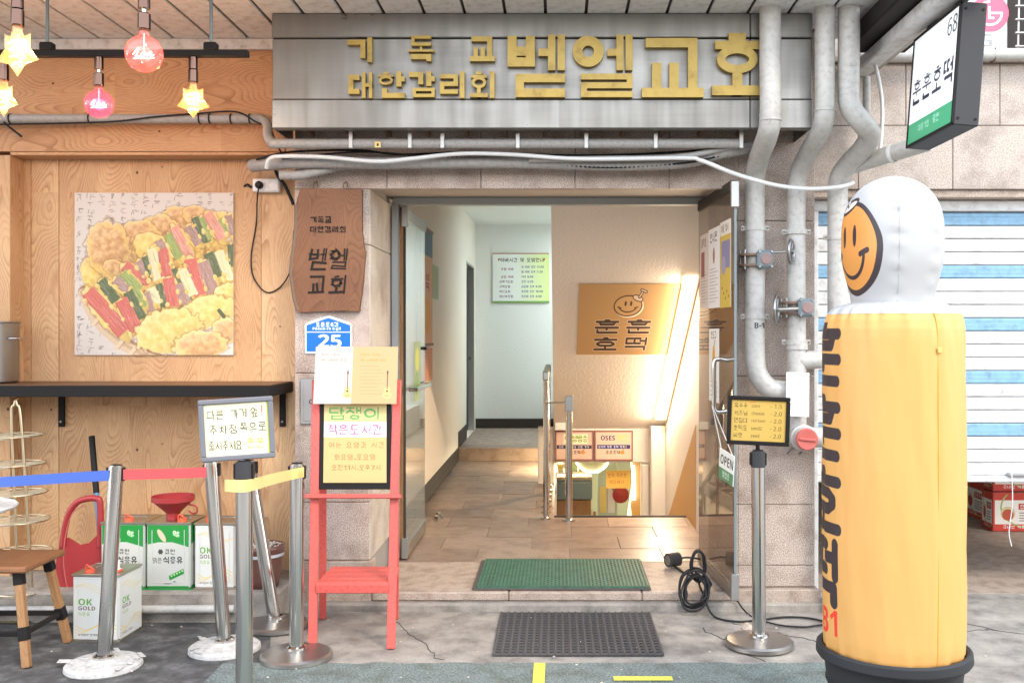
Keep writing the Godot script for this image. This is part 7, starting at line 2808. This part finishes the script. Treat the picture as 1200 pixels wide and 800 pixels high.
	for e in [[0, 6.19, 5.96, 2.13, 1.68], [1, 5.95, 5.64, 2.14, 1.675], [2, 5.63, 5.37, 2.15, 1.67], [3, 5.93, 5.66, 1.555, 1.13]]:
		var dm: float = (e[1] + e[2]) / 2.0
		g = Geo.new()
		g.sheet(Vector3(leaf_x(dm) - 0.007, (e[3] + e[4]) / 2.0, 5.55 - dm), fwd, Vector3.UP, e[1] - e[2], e[3] - e[4], 0.0015)
		part("paper", g, printed(flyer(e[0])), t)
	# OPEN sign on a string from the handle
	var op := Pic.new(200, 150, Color(0.90, 0.89, 0.85))
	op.rect(Rect2(0, 92, 200, 58), Color(0.36, 0.52, 0.36))
	op.latin("OPEN", Vector2(14, 26), 46, Color(0.16, 0.17, 0.16), bold, 1.05)
	write(op, "영업중", Vector2(52, 102), Vector2(28, 32), 34, 3.5, Color(0.86, 0.90, 0.82))
	t = thing("open_sign", "white and green OPEN sign hanging by string from the right door's handle", "sign", Vector3(0.84, 0.9, 0.1))
	var oc := at(852, 547, 5.27)
	var orr := Vector3(0.24, -0.13, 0.95).normalized()
	g = Geo.new()
	g.sheet(oc, orr, Vector3(0.02, 1, 0.2), 0.19, 0.165, 0.004)
	part("board", g, printed(op), t)
	g = Geo.new()
	for s in [-1, 1]:
		g.rod(oc + orr * 0.075 * s + Vector3(0, 0.075, 0.01), h + Vector3(0, 1.135, 0) - side * 0.082, 0.0022, 6)
	part("string", g, M.white_cable, t)
	# green mat on the step
	t = thing("green_mat", "green perforated rubber mat on the step with brown edge", "mat", Vector3(0.02, 0.098, -0.36))
	g = Geo.new()
	g.block(Vector3(-0.485, 0.0985, -0.70), Vector3(0.515, 0.106, 0.005), 0.002)
	part("backing", g, M.mat_edge, t)
	g = Geo.new()
	var nx := 46; var nzz := 30
	for i in nx:
		var x := -0.455 + 0.955 * i / (nx - 1)
		g.block(Vector3(x - 0.005, 0.106, -0.69), Vector3(x + 0.005, 0.117, -0.012))
	for i in nzz:
		var z := -0.69 + 0.678 * i / (nzz - 1)
		g.block(Vector3(-0.46, 0.106, z - 0.0045), Vector3(0.505, 0.1145, z + 0.0045))
	for i in nx - 1:
		for j in nzz - 1:
			if (i + j) % 2 == 0:
				var x := -0.455 + 0.955 * (i + 0.5) / (nx - 1)
				var z := -0.69 + 0.678 * (j + 0.5) / (nzz - 1)
				g.box(Vector3(x, 0.111, z), Vector3(0.012, 0.010, 0.012), 0.0)
	var gm := part("grid", g, M.green_mat, t)
	gm.set_meta("kind", "stuff")
	# black mat on the pavement
	t = thing("black_mat", "black rubber ring mat on the pavement before the step", "mat", Vector3(0.09, 0.0, 0.5))
	g = Geo.new()
	for i in 23:
		var x := -0.40 + 0.80 * i / 22.0
		g.bar(Vector3(x + 0.090, 0.012, 0.145), Vector3(x + 0.0925, 0.012, 0.85), 0.011, 0.016, 0.003, Vector3.RIGHT)
	for j in 17:
		var z := 0.15 + 0.69 * j / 16.0
		g.block(Vector3(-0.312, 0.005, z - 0.008), Vector3(0.49, 0.0145, z + 0.008), 0.002)
	for i in 22:
		for j in 16:
			var x := -0.40 + 0.80 * (i + 0.5) / 22.0 + 0.091
			var z := 0.15 + 0.69 * (j + 0.5) / 16.0
			g.box(Vector3(x - 0.013, 0.010, z), Vector3(0.006, 0.012, 0.018), 0.0, Basis(Vector3.UP, 0.5))
			g.box(Vector3(x + 0.013, 0.010, z), Vector3(0.006, 0.012, 0.018), 0.0, Basis(Vector3.UP, -0.5))
	gm = part("grid", g, M.rubber, t)
	gm.set_meta("kind", "stuff")
	# extension lead: plug hub, wire, coil
	t = thing("extension_lead", "black extension lead coiled over the step beside the right door", "extension lead", Vector3(0.75, 0.1, 0.05))
	g = Geo.new()
	var hub := Vector3(0.70, 0.142, -0.55)
	g.rod(hub + Vector3(-0.035, 0, 0.02), hub + Vector3(0.035, 0, -0.02), 0.042, 18)
	var hb := part("hub", g, M.rubber, t)
	g = Geo.new()
	g.rod(hub + Vector3(-0.037, 0, 0.021), hub + Vector3(-0.035, 0, 0.02), 0.03, 18)
	part("socket_face", g, M.alu, hb)
	g = Geo.new()
	g.tube(curve([hub + Vector3(0.03, 0, -0.01), Vector3(0.78, 0.16, -0.53), Vector3(0.84, 0.16, -0.50), Vector3(0.86, 0.15, -0.52)], 6), 0.006, 8)
	var lead := [hub + Vector3(0, -0.03, 0.03), Vector3(0.74, 0.103, -0.40), Vector3(0.80, 0.104, -0.25), Vector3(0.79, 0.13, -0.06), Vector3(0.75, 0.23, 0.03)]
	g.tube(curve(lead, 8), 0.006, 8)
	part("cable", g, M.black_cable, t)
	g = Geo.new()
	var rr := RandomNumberGenerator.new()
	rr.seed = 4
	for k in 7:
		var pts := []
		var big := rr.randf_range(0.7, 1.2)
		for i in 9:
			var a := TAU * i / 8.0
			pts.append(Vector3(0.745 + cos(a) * 0.075 * big + rr.randf_range(-0.014, 0.014), 0.125 + sin(a) * 0.085 * big + 0.02 * cos(a) + rr.randf_range(-0.004, 0.004), 0.075 + 0.012 * k - sin(a) * 0.05 - 0.02))
		pts[8] = pts[0]
		g.tube(curve(pts, 5), 0.0058, 8, false)
	for k in 5:
		var pts := []
		for i in 9:
			var a := TAU * i / 8.0
			pts.append(Vector3(0.775 + cos(a) * 0.038 + rr.randf_range(-0.004, 0.004), 0.235 + sin(a) * 0.085, -0.01 + 0.011 * k + rr.randf_range(-0.004, 0.004)))
		pts[8] = pts[0]
		g.tube(curve(pts, 5), 0.0058, 8, false)
	g.tube(curve([Vector3(0.775, 0.15, 0.03), Vector3(0.79, 0.10, 0.11), Vector3(0.83, 0.012, 0.20), Vector3(0.93, 0.010, 0.30), Vector3(1.05, 0.010, 0.28), Vector3(1.22, 0.010, 0.22), Vector3(1.36, 0.010, 0.26), Vector3(1.44, 0.010, 0.42), Vector3(1.50, 0.010, 0.75), Vector3(1.42, 0.010, 1.1)], 10), 0.0055, 8)
	g.tube(curve([Vector3(0.93, 0.15, 0.06), Vector3(1.02, 0.011, 0.14), Vector3(1.12, 0.010, 0.34), Vector3(1.26, 0.010, 0.40), Vector3(1.42, 0.010, 0.36), Vector3(1.6, 0.010, 0.5)], 10), 0.0045, 8)
	part("coil", g, M.black_cable, t)
	t = thing("loose_stone", "loose grey stone on the pavement behind the menu stand", "stone", at(876, 741, 5.05) * Vector3(1, 0, 1))
	g = Geo.new()
	var so := at(876, 741, 5.05)
	g.box(Vector3(so.x, 0.03, so.z), Vector3(0.06, 0.055, 0.07), 0.02, Basis(Vector3.UP, 0.5) * Basis(Vector3.RIGHT, 0.2))
	part("stone", g, M.granite_step, t)

# ---------------------------------------------------------------- menu stand
func menu_stand() -> void:
	var o := at(890, 757, 4.865); o.y = 0.0
	var top := Vector3(o.x - 0.006, 0.955, o.z)
	var t := barrier_post("steel post at the right of the door carrying the black framed yellow price list", o, top, M.base_steel, false, true)
	var p := Pic.new(360, 250, Color(0.73, 0.60, 0.29))
	var ink := Color(0.26, 0.21, 0.10)
	var names := ["옥수수", "치즈닝", "인절미", "호떡또", "씨앗"]
	var eng := ["corn", "cheese", "red bean", "seed2", "seed"]
	var cost := ["- 1.5", "- 2.0", "- 2.0", "- 2.0", "- 2.0"]
	for i in 5:
		var y := 18 + i * 46
		write(p, names[i], Vector2(18, y), Vector2(26, 32), 31, 2.8, ink, 1.2)
		p.latin(eng[i], Vector2(132, y + 6), 20 if i != 2 else 17, ink, sans)
		p.latin(cost[i], Vector2(256, y + 2), 25, ink, sans, 1.15)
	p.seg(Vector2(118, 14), Vector2(158, 10), 3, Color(0.80, 0.30, 0.16))
	sign_frame(t, at(889, 493, 4.86), Basis(Vector3.UP, -0.10) * Basis(Vector3.BACK, -0.035), 0.302, 0.238, p, M.black_metal, top + Vector3(0, -0.003, 0))
	# sheet of paper hanging on the pipe
	t = thing("hanging_paper", "blank white paper hung on the middle riser above its red cap", "paper", at(935, 488, 5.3))
	var g := Geo.new()
	g.sheet(at(935, 462, 5.345), Vector3(1, -0.03, 0.05), Vector3(0.02, 1, -0.05), 0.122, 0.235, 0.002)
	part("sheet", g, M.paper, t)

# ---------------------------------------------------------------- inflatable figure in its tub
func balloon() -> void:
	var cx := 1.243; var cz := 5.55 - 3.70
	var o := Vector3(cx, 0, cz)
	var t := thing("black_tub", "black plastic tub in which the inflatable figure stands", "tub", Vector3(cx, 0.009, cz))
	var g := Geo.new()
	g.lathe(PackedVector2Array([Vector2(0, 0.010), Vector2(0.2053, 0.010), Vector2(0.2120, 0.016), Vector2(0.2502, 0.325), Vector2(0.2722, 0.330), Vector2(0.2789, 0.340), Vector2(0.2769, 0.368), Vector2(0.2674, 0.376), Vector2(0.2559, 0.372), Vector2(0.2464, 0.34), Vector2(0.2053, 0.03), Vector2(0, 0.03)]), o, 64)
	part("tub", g, M.bin, t)
	for y in [0.10, 0.24]:
		g = Geo.new()
		var k: float = lerpf(0.212, 0.2502, (y - 0.016) / 0.309)
		g.lathe(PackedVector2Array([Vector2(k, y - 0.006), Vector2(k + 0.005, y - 0.003), Vector2(k + 0.005, y + 0.003), Vector2(k, y + 0.006)]), o, 64)
		part("ridge", g, M.bin, t)
	# body
	t = thing("inflatable_figure", "tall yellow inflatable advertising column with white head and smiling round face", "inflatable figure", Vector3(cx, 0.34, cz))
	var tw := 1536; var th := 1100
	var y0 := 0.34; var y1 := 1.60
	var p := Pic.new(tw, th, Color(0.81, 0.60, 0.335))
	var ppm := th / (y1 - y0)
	var ink := Color(0.20, 0.16, 0.17)
	var ux := tw * 0.485
	var tops := [1.565, 1.298, 1.032, 0.775]
	var lows := [1.338, 1.066, 0.798, 0.530]
	for i in 4:
		var ty: float = (y1 - tops[i]) * ppm
		var by: float = (y1 - lows[i]) * ppm
		for l in logo_letter("훈훈호떡"[i], Rect2(ux - 134, ty, 268, by - ty)):
			p.line(l[0], l[1] * 1.45, ink)
	p.latin("B1", Vector2(ux - 6, (y1 - 0.520) * ppm), 82, Color(0.85, 0.22, 0.16), bold, 1.0)
	p.im.flip_x()
	var bm := printed(p, 0.55)
	bm.backlight_enabled = true
	bm.backlight = Color(0.35, 0.26, 0.12)
	g = Geo.new()
	var prof := PackedVector2Array([Vector2(0.245, 0.345), Vector2(0.262, 0.37)])
	for i in 9:
		prof.append(Vector2(0.266 + 0.004 * sin(PI * i / 8.0), 0.42 + 1.05 * i / 8.0))
	for e in [[0.2655, 1.51], [0.263, 1.545], [0.255, 1.577], [0.244, 1.60]]:
		prof.append(Vector2(e[0], e[1]))
	for i in prof.size():
		prof[i].x *= 0.945
	creased(g, prof, o, 144, y0, y1, 1.60)
	part("column", g, bm, t)
	var white := plain(lin(0.37, 0.367, 0.362), 0.5)
	white.backlight_enabled = true
	white.backlight = Color(0.15, 0.15, 0.15)
	g = Geo.new()
	creased(g, PackedVector2Array([Vector2(0.232, 1.599), Vector2(0.218, 1.618), Vector2(0.186, 1.634), Vector2(0.130, 1.645)]), o, 144, 1.58, 1.66, 1.60)
	part("shoulder", g, white, t)
	# a seam down the side and a small tag
	g = Geo.new()
	var seam := PackedVector3Array()
	var an := deg_to_rad(72.0)
	for q in prof:
		seam.append(o + Vector3(cos(an) * (q.x - 0.0025), q.y, sin(an) * (q.x - 0.0025)))
	g.tube(seam, 0.0018, 6)
	part("seam", g, plain(Color(0.86, 0.58, 0.20), 0.6), t)
	g = Geo.new()
	g.box(o + Vector3(cos(an) * 0.258, 1.47, sin(an) * 0.258), Vector3(0.018, 0.02, 0.006), 0.002, Basis(Vector3.UP, PI / 2 - an))
	part("tag", g, plain(lin(0.50, 0.36, 0.10), 0.6), t)
	# head: two cushions sewn together, face printed on the flank towards the street
	var f := Pic.new(512, 512, Color(0.645, 0.642, 0.638))
	var skin := Color(0.80, 0.545, 0.27)
	f.ell(Vector2(256, 300), Vector2(206, 198), ink)
	f.ell(Vector2(252, 296), Vector2(186, 178), skin)
	for s in [190, 296]:
		f.ell(Vector2(s, 248), Vector2(17, 46), ink)
	var m := PackedVector2Array()
	for i in 21:
		var a := lerpf(0.15, PI - 0.15, i / 20.0)
		m.append(Vector2(246, 318) + Vector2(cos(a) * 122, sin(a) * 104))
	f.line(m, 17, ink)
	f.seg(Vector2(342, 326), Vector2(390, 312), 24, ink)
	f.seg(Vector2(100, 312), Vector2(142, 326), 24, ink)
	f.ell(Vector2(206, 118), Vector2(84, 30), ink, -0.25)
	f.ell(Vector2(206, 118), Vector2(66, 16), Color(0.80, 0.76, 0.72), -0.25)
	f.seg(Vector2(190, 108), Vector2(150, 30), 28, ink)
	f.seg(Vector2(190, 108), Vector2(152, 36), 11, Color(0.9, 0.88, 0.86))
	f.seg(Vector2(120, 34), Vector2(180, 20), 24, ink)
	var fm := printed(f, 0.5)
	g = Geo.new()
	head_shape(g, o + Vector3(-0.005, 1.625, 0), true)
	part("face", g, fm, t)
	g = Geo.new()
	head_shape(g, o + Vector3(-0.005, 1.625, 0), false)
	part("head", g, white, t)
	head_seam(t, o + Vector3(-0.005, 1.625, 0))

func head_seam(t: Node3D, o: Vector3) -> void:
	var m := plain(lin(0.36, 0.36, 0.36), 0.6)
	var turn := Basis(Vector3.UP, 0.20)
	for a in [112.0, 248.0, 20.0]:
		var g := Geo.new()
		var pts := PackedVector3Array()
		for i in 30:
			pts.append(o + turn * (head_point(0.02 + 0.93 * i / 29.0, deg_to_rad(a)) * Vector3(1.003, 1, 1.003)))
		g.tube(pts, 0.0014, 6)
		part("seam", g, m, t)

# a turned skin with gathers that fade away from the seam at height ys
func creased(g: Geo, prof: PackedVector2Array, o: Vector3, seg: int, y0: float, y1: float, ys: float) -> void:
	var cloth := noise(1.0, 77, FastNoiseLite.TYPE_SIMPLEX_SMOOTH, 3, 0.5)
	var fine := PackedVector2Array()
	for i in prof.size() - 1:
		for k in 5:
			fine.append(prof[i].lerp(prof[i + 1], k / 5.0))
	fine.append(prof[prof.size() - 1])
	var rows := []
	for q in fine:
		var near := exp(-absf(q.y - ys) / 0.040)
		var foot := exp(-absf(q.y - 0.36) / 0.05)
		var ring := []
		for k in seg + 1:
			var a := TAU * (k % seg) / seg
			var w := (sin(a * 23.0) + 0.7 * sin(a * 37.0 + 1.3) + 0.4 * sin(a * 11.0 + 0.5)) * 0.0055 * near
			w += (sin(a * 19.0 + 0.4) + 0.6 * sin(a * 31.0)) * 0.0025 * foot
			w += cloth.get_noise_3d(cos(a) * 2.6, q.y * 1.7, sin(a) * 2.6) * 0.0075
			# the long seam draws the cloth in
			w -= 0.004 * exp(-pow(wrapf(a - deg_to_rad(72.0), -PI, PI) / 0.05, 2.0))
			ring.append(o + Vector3(cos(a) * (q.x + w), q.y, sin(a) * (q.x + w)))
		rows.append(ring)
	skin_grid(g, rows, func(i: int, k: int) -> Vector2: return Vector2(float(k) / seg, clampf((y1 - fine[i].y) / (y1 - y0), 0.002, 0.998)))

# quads between rows of points, with shared normals
func skin_grid(g: Geo, rows: Array, uv: Callable) -> void:
	var m := rows.size()
	var n: int = rows[0].size()
	var nn := []
	for i in m:
		var line := []
		for k in n:
			var a: Vector3 = rows[mini(i + 1, m - 1)][k] - rows[maxi(i - 1, 0)][k]
			var closed: bool = rows[i][0].distance_to(rows[i][n - 1]) < 1e-4
			var b: Vector3 = rows[i][(k + 1) % (n - 1) if closed else mini(k + 1, n - 1)] - rows[i][(k - 1 + n - 1) % (n - 1) if closed else maxi(k - 1, 0)]
			line.append(a.cross(b).normalized())
		nn.append(line)
	for i in m - 1:
		for k in n - 1:
			var a: Vector3 = rows[i][k]; var b: Vector3 = rows[i + 1][k]; var c: Vector3 = rows[i + 1][k + 1]; var d: Vector3 = rows[i][k + 1]
			g.tri(a, b, c, nn[i][k], nn[i + 1][k], nn[i + 1][k + 1], uv.call(i, k), uv.call(i + 1, k), uv.call(i + 1, k + 1))
			g.tri(a, c, d, nn[i][k], nn[i + 1][k + 1], nn[i][k + 1], uv.call(i, k), uv.call(i + 1, k + 1), uv.call(i, k + 1))

func head_point(v: float, a: float) -> Vector3:
	# v from the neck (0) to the crown (1); a round the head, PI towards the face
	var y := 0.485 * v
	var round_off := pow(maxf(1.0 - pow(maxf((v - 0.52) / 0.48, 0.0), 2.6), 0.0), 0.5)
	var waist := 0.80 + 0.20 * smoothstep(0.0, 0.42, v)
	var c := cos(a); var s := sin(a)
	var p := 2.5
	var k := pow(pow(absf(c) / 0.167, p) + pow(absf(s) / 0.186, p), -1.0 / p)
	var w := (sin(v * 70.0) * 0.6 + sin(v * 43.0 + 1.0)) * 0.004 * exp(-pow((absf(c) - 0.40) / 0.14, 2.0))
	return Vector3(c * (k * waist * round_off + w), y, s * (k * waist * round_off + w))

func head_shape(g: Geo, o: Vector3, face: bool) -> void:
	var rows := []
	var turn := Basis(Vector3.UP, 0.20)
	var a0 := deg_to_rad(112.0) if face else deg_to_rad(-112.0)
	var a1 := deg_to_rad(248.0) if face else deg_to_rad(112.0)
	var n := 40 if face else 72
	var m := 34
	for i in m + 1:
		var v := 1.0 - pow(1.0 - float(i) / m, 1.6)
		var ring := []
		for k in n + 1:
			ring.append(o + turn * head_point(v, lerpf(a0, a1, float(k) / n)))
		rows.append(ring)
	var back := turn.inverse()
	skin_grid(g, rows, func(i: int, k: int) -> Vector2:
		var p: Vector3 = back * (rows[i][k] - o)
		return Vector2(clampf(0.5 + p.z / 0.37, 0.002, 0.998), clampf(1.0 - (p.y - 0.03) / 0.445, 0.002, 0.998)))

# ---------------------------------------------------------------- projecting sign
func light_box() -> void:
	var o := Vector3(1.70, 2.43, 0.965)
	var t := thing("projecting_sign", "white and green sign box with number 68 and four black letters, jutting over the alley", "sign", o)
	var g := Geo.new()
	g.block(o + Vector3(0.004, 0, -0.285), o + Vector3(0.115, 0.535, 0.285), 0.005)
	part("casing", g, M.dark_grey, t)
	g = Geo.new()
	for e in [[0.0, 0.014, -0.285, 0.285], [0.521, 0.535, -0.285, 0.285], [0.0, 0.535, -0.285, -0.271], [0.0, 0.535, 0.271, 0.285]]:
		g.block(o + Vector3(-0.004 - 0.0004 * e[0], e[0], e[2]), o + Vector3(0.006, e[1], e[3]), 0.002)
	part("frame", g, M.black_metal, t)
	var p := Pic.new(512, 480, Color(0.93, 0.935, 0.95))
	p.rect(Rect2(0, 388, 512, 92), Color(0.22, 0.60, 0.42))
	p.latin("68", Vector2(388, 24), 74, Color(0.13, 0.13, 0.15), sans, 1.0)
	for i in 4:
		write(p, "훈훈호떡"[i], Vector2(22 + i * 120, 196), Vector2(104, 112), 130, 17, Color(0.16, 0.17, 0.22))
	write(p, "마을기업", Vector2(130, 410), Vector2(26, 32), 32, 3.4, Color(0.62, 0.82, 0.72))
	write(p, "망원", Vector2(300, 404), Vector2(30, 36), 36, 4, Color(0.62, 0.82, 0.72))
	g = Geo.new()
	g.sheet(o + Vector3(0.003, 0.2675, 0), Vector3.BACK, Vector3.UP, 0.545, 0.51, 0.003)
	var pm := printed(p, 0.3)
	pm.emission_enabled = true
	pm.emission_operator = BaseMaterial3D.EMISSION_OP_MULTIPLY
	pm.emission = Color.WHITE
	pm.emission_texture = pm.albedo_texture
	pm.emission_energy_multiplier = 0.10
	part("face", g, pm, t)
	for e in [[0.03, 0.022], [0.505, 0.022], [0.03, 0.098], [0.505, 0.098]]:
		g = Geo.new()
		g.rod(o + Vector3(e[1], e[0], 0.285), o + Vector3(e[1], e[0], 0.289), 0.006, 8)
		part("screw", g, M.black_metal, t)
	g = Geo.new()
	g.bar(o + Vector3(0.07, 0.533, -0.2), o + Vector3(0.03, 0.66, -0.25), 0.04, 0.03, 0.003)
	g.bar(o + Vector3(0.07, 0.533, 0.1), o + Vector3(0.05, 0.72, 0.1), 0.04, 0.03, 0.003)
	part("bracket", g, M.black_metal, t)
	t.rotation.z = -0.075

# ---------------------------------------------------------------- cartons inside the shuttered shop
func shop_boxes() -> void:
	var p := Pic.new(220, 160, Color(0.80, 0.26, 0.20))
	p.rect(Rect2(6, 6, 208, 148), Color(0.96, 0.93, 0.90))
	p.rect(Rect2(6, 6, 208, 24), Color(0.80, 0.26, 0.20))
	p.rect(Rect2(6, 132, 208, 22), Color(0.80, 0.26, 0.20))
	p.ell(Vector2(150, 60), Vector2(118, 86), Color(0.62, 0.72, 0.36), 0.0, 5.0)
	p.rect(Rect2(0, 0, 220, 6), Color(0.80, 0.26, 0.20))
	p.ell(Vector2(60, 86), Vector2(30, 30), Color(0.84, 0.80, 0.62))
	p.ell(Vector2(60, 92), Vector2(24, 24), Color(0.76, 0.34, 0.22))
	p.rect(Rect2(104, 44, 96, 26), Color(0.72, 0.20, 0.15))
	write(p, "찹쌀가루", Vector2(110, 48), Vector2(18, 18), 22, 2.6, Color.WHITE)
	for k in 4:
		p.seg(Vector2(108, 84 + k * 11), Vector2(190 - 14 * (k % 2), 84 + k * 11), 3, Color(0.45, 0.36, 0.34))
	write(p, "국내산 식품", Vector2(40, 136), Vector2(14, 14), 17, 2, Color.WHITE)
	var pm := printed(p, 0.5)
	var side := plain(lin(0.55, 0.10, 0.075), 0.6)
	var spots := [
		[3.34, 0.0, -2.11, "red and white carton on the floor, nearest under the shutter"], [3.35, 0.305, -2.13, "red and white carton topmost on the nearest one"],
		[3.78, 0.0, -2.12, "red and white carton on the floor at the right frame edge"], [3.79, 0.305, -2.10, "red and white carton topmost at the right frame edge"],
		[3.445, 0.0, -2.49, "red and white carton on the floor, second from the shutter"], [3.455, 0.305, -2.50, "red and white carton on top of the second row under the shutter"],
		[3.48, 0.0, -3.0, "red and white carton on the floor farthest inside the shop"], [3.49, 0.305, -3.0, "red and white carton on top of the farthest row"],
	]
	for s in spots:
		var o := Vector3(s[0], s[1] + 0.003, s[2])
		var t := thing("food_carton", s[3], "carton", o + Vector3(0.2, 0, -0.2), "cartons stacked behind the raised shutter")
		var g := Geo.new()
		var deep: float = 0.2 if s[2] > -2.3 else 0.40
		g.block(o + Vector3(0, 0, -deep), o + Vector3(0.42, 0.30, 0), 0.005)
		part("carton", g, side, t)
		g = Geo.new()
		g.sheet(o + Vector3(0.21, 0.15, 0), Vector3.RIGHT, Vector3.UP, 0.41, 0.29, 0.001)
		part("print", g, pm, t)
		g = Geo.new()
		g.sheet(o + Vector3(0, 0.15, -deep / 2), Vector3.BACK, Vector3.UP, deep - 0.01, 0.29, 0.001)
		part("print", g, pm, t)
		g = Geo.new()
		g.block(o + Vector3(0.18, 0.2995, -deep), o + Vector3(0.24, 0.301, 0.0015))
		part("tape", g, M.tin, t)
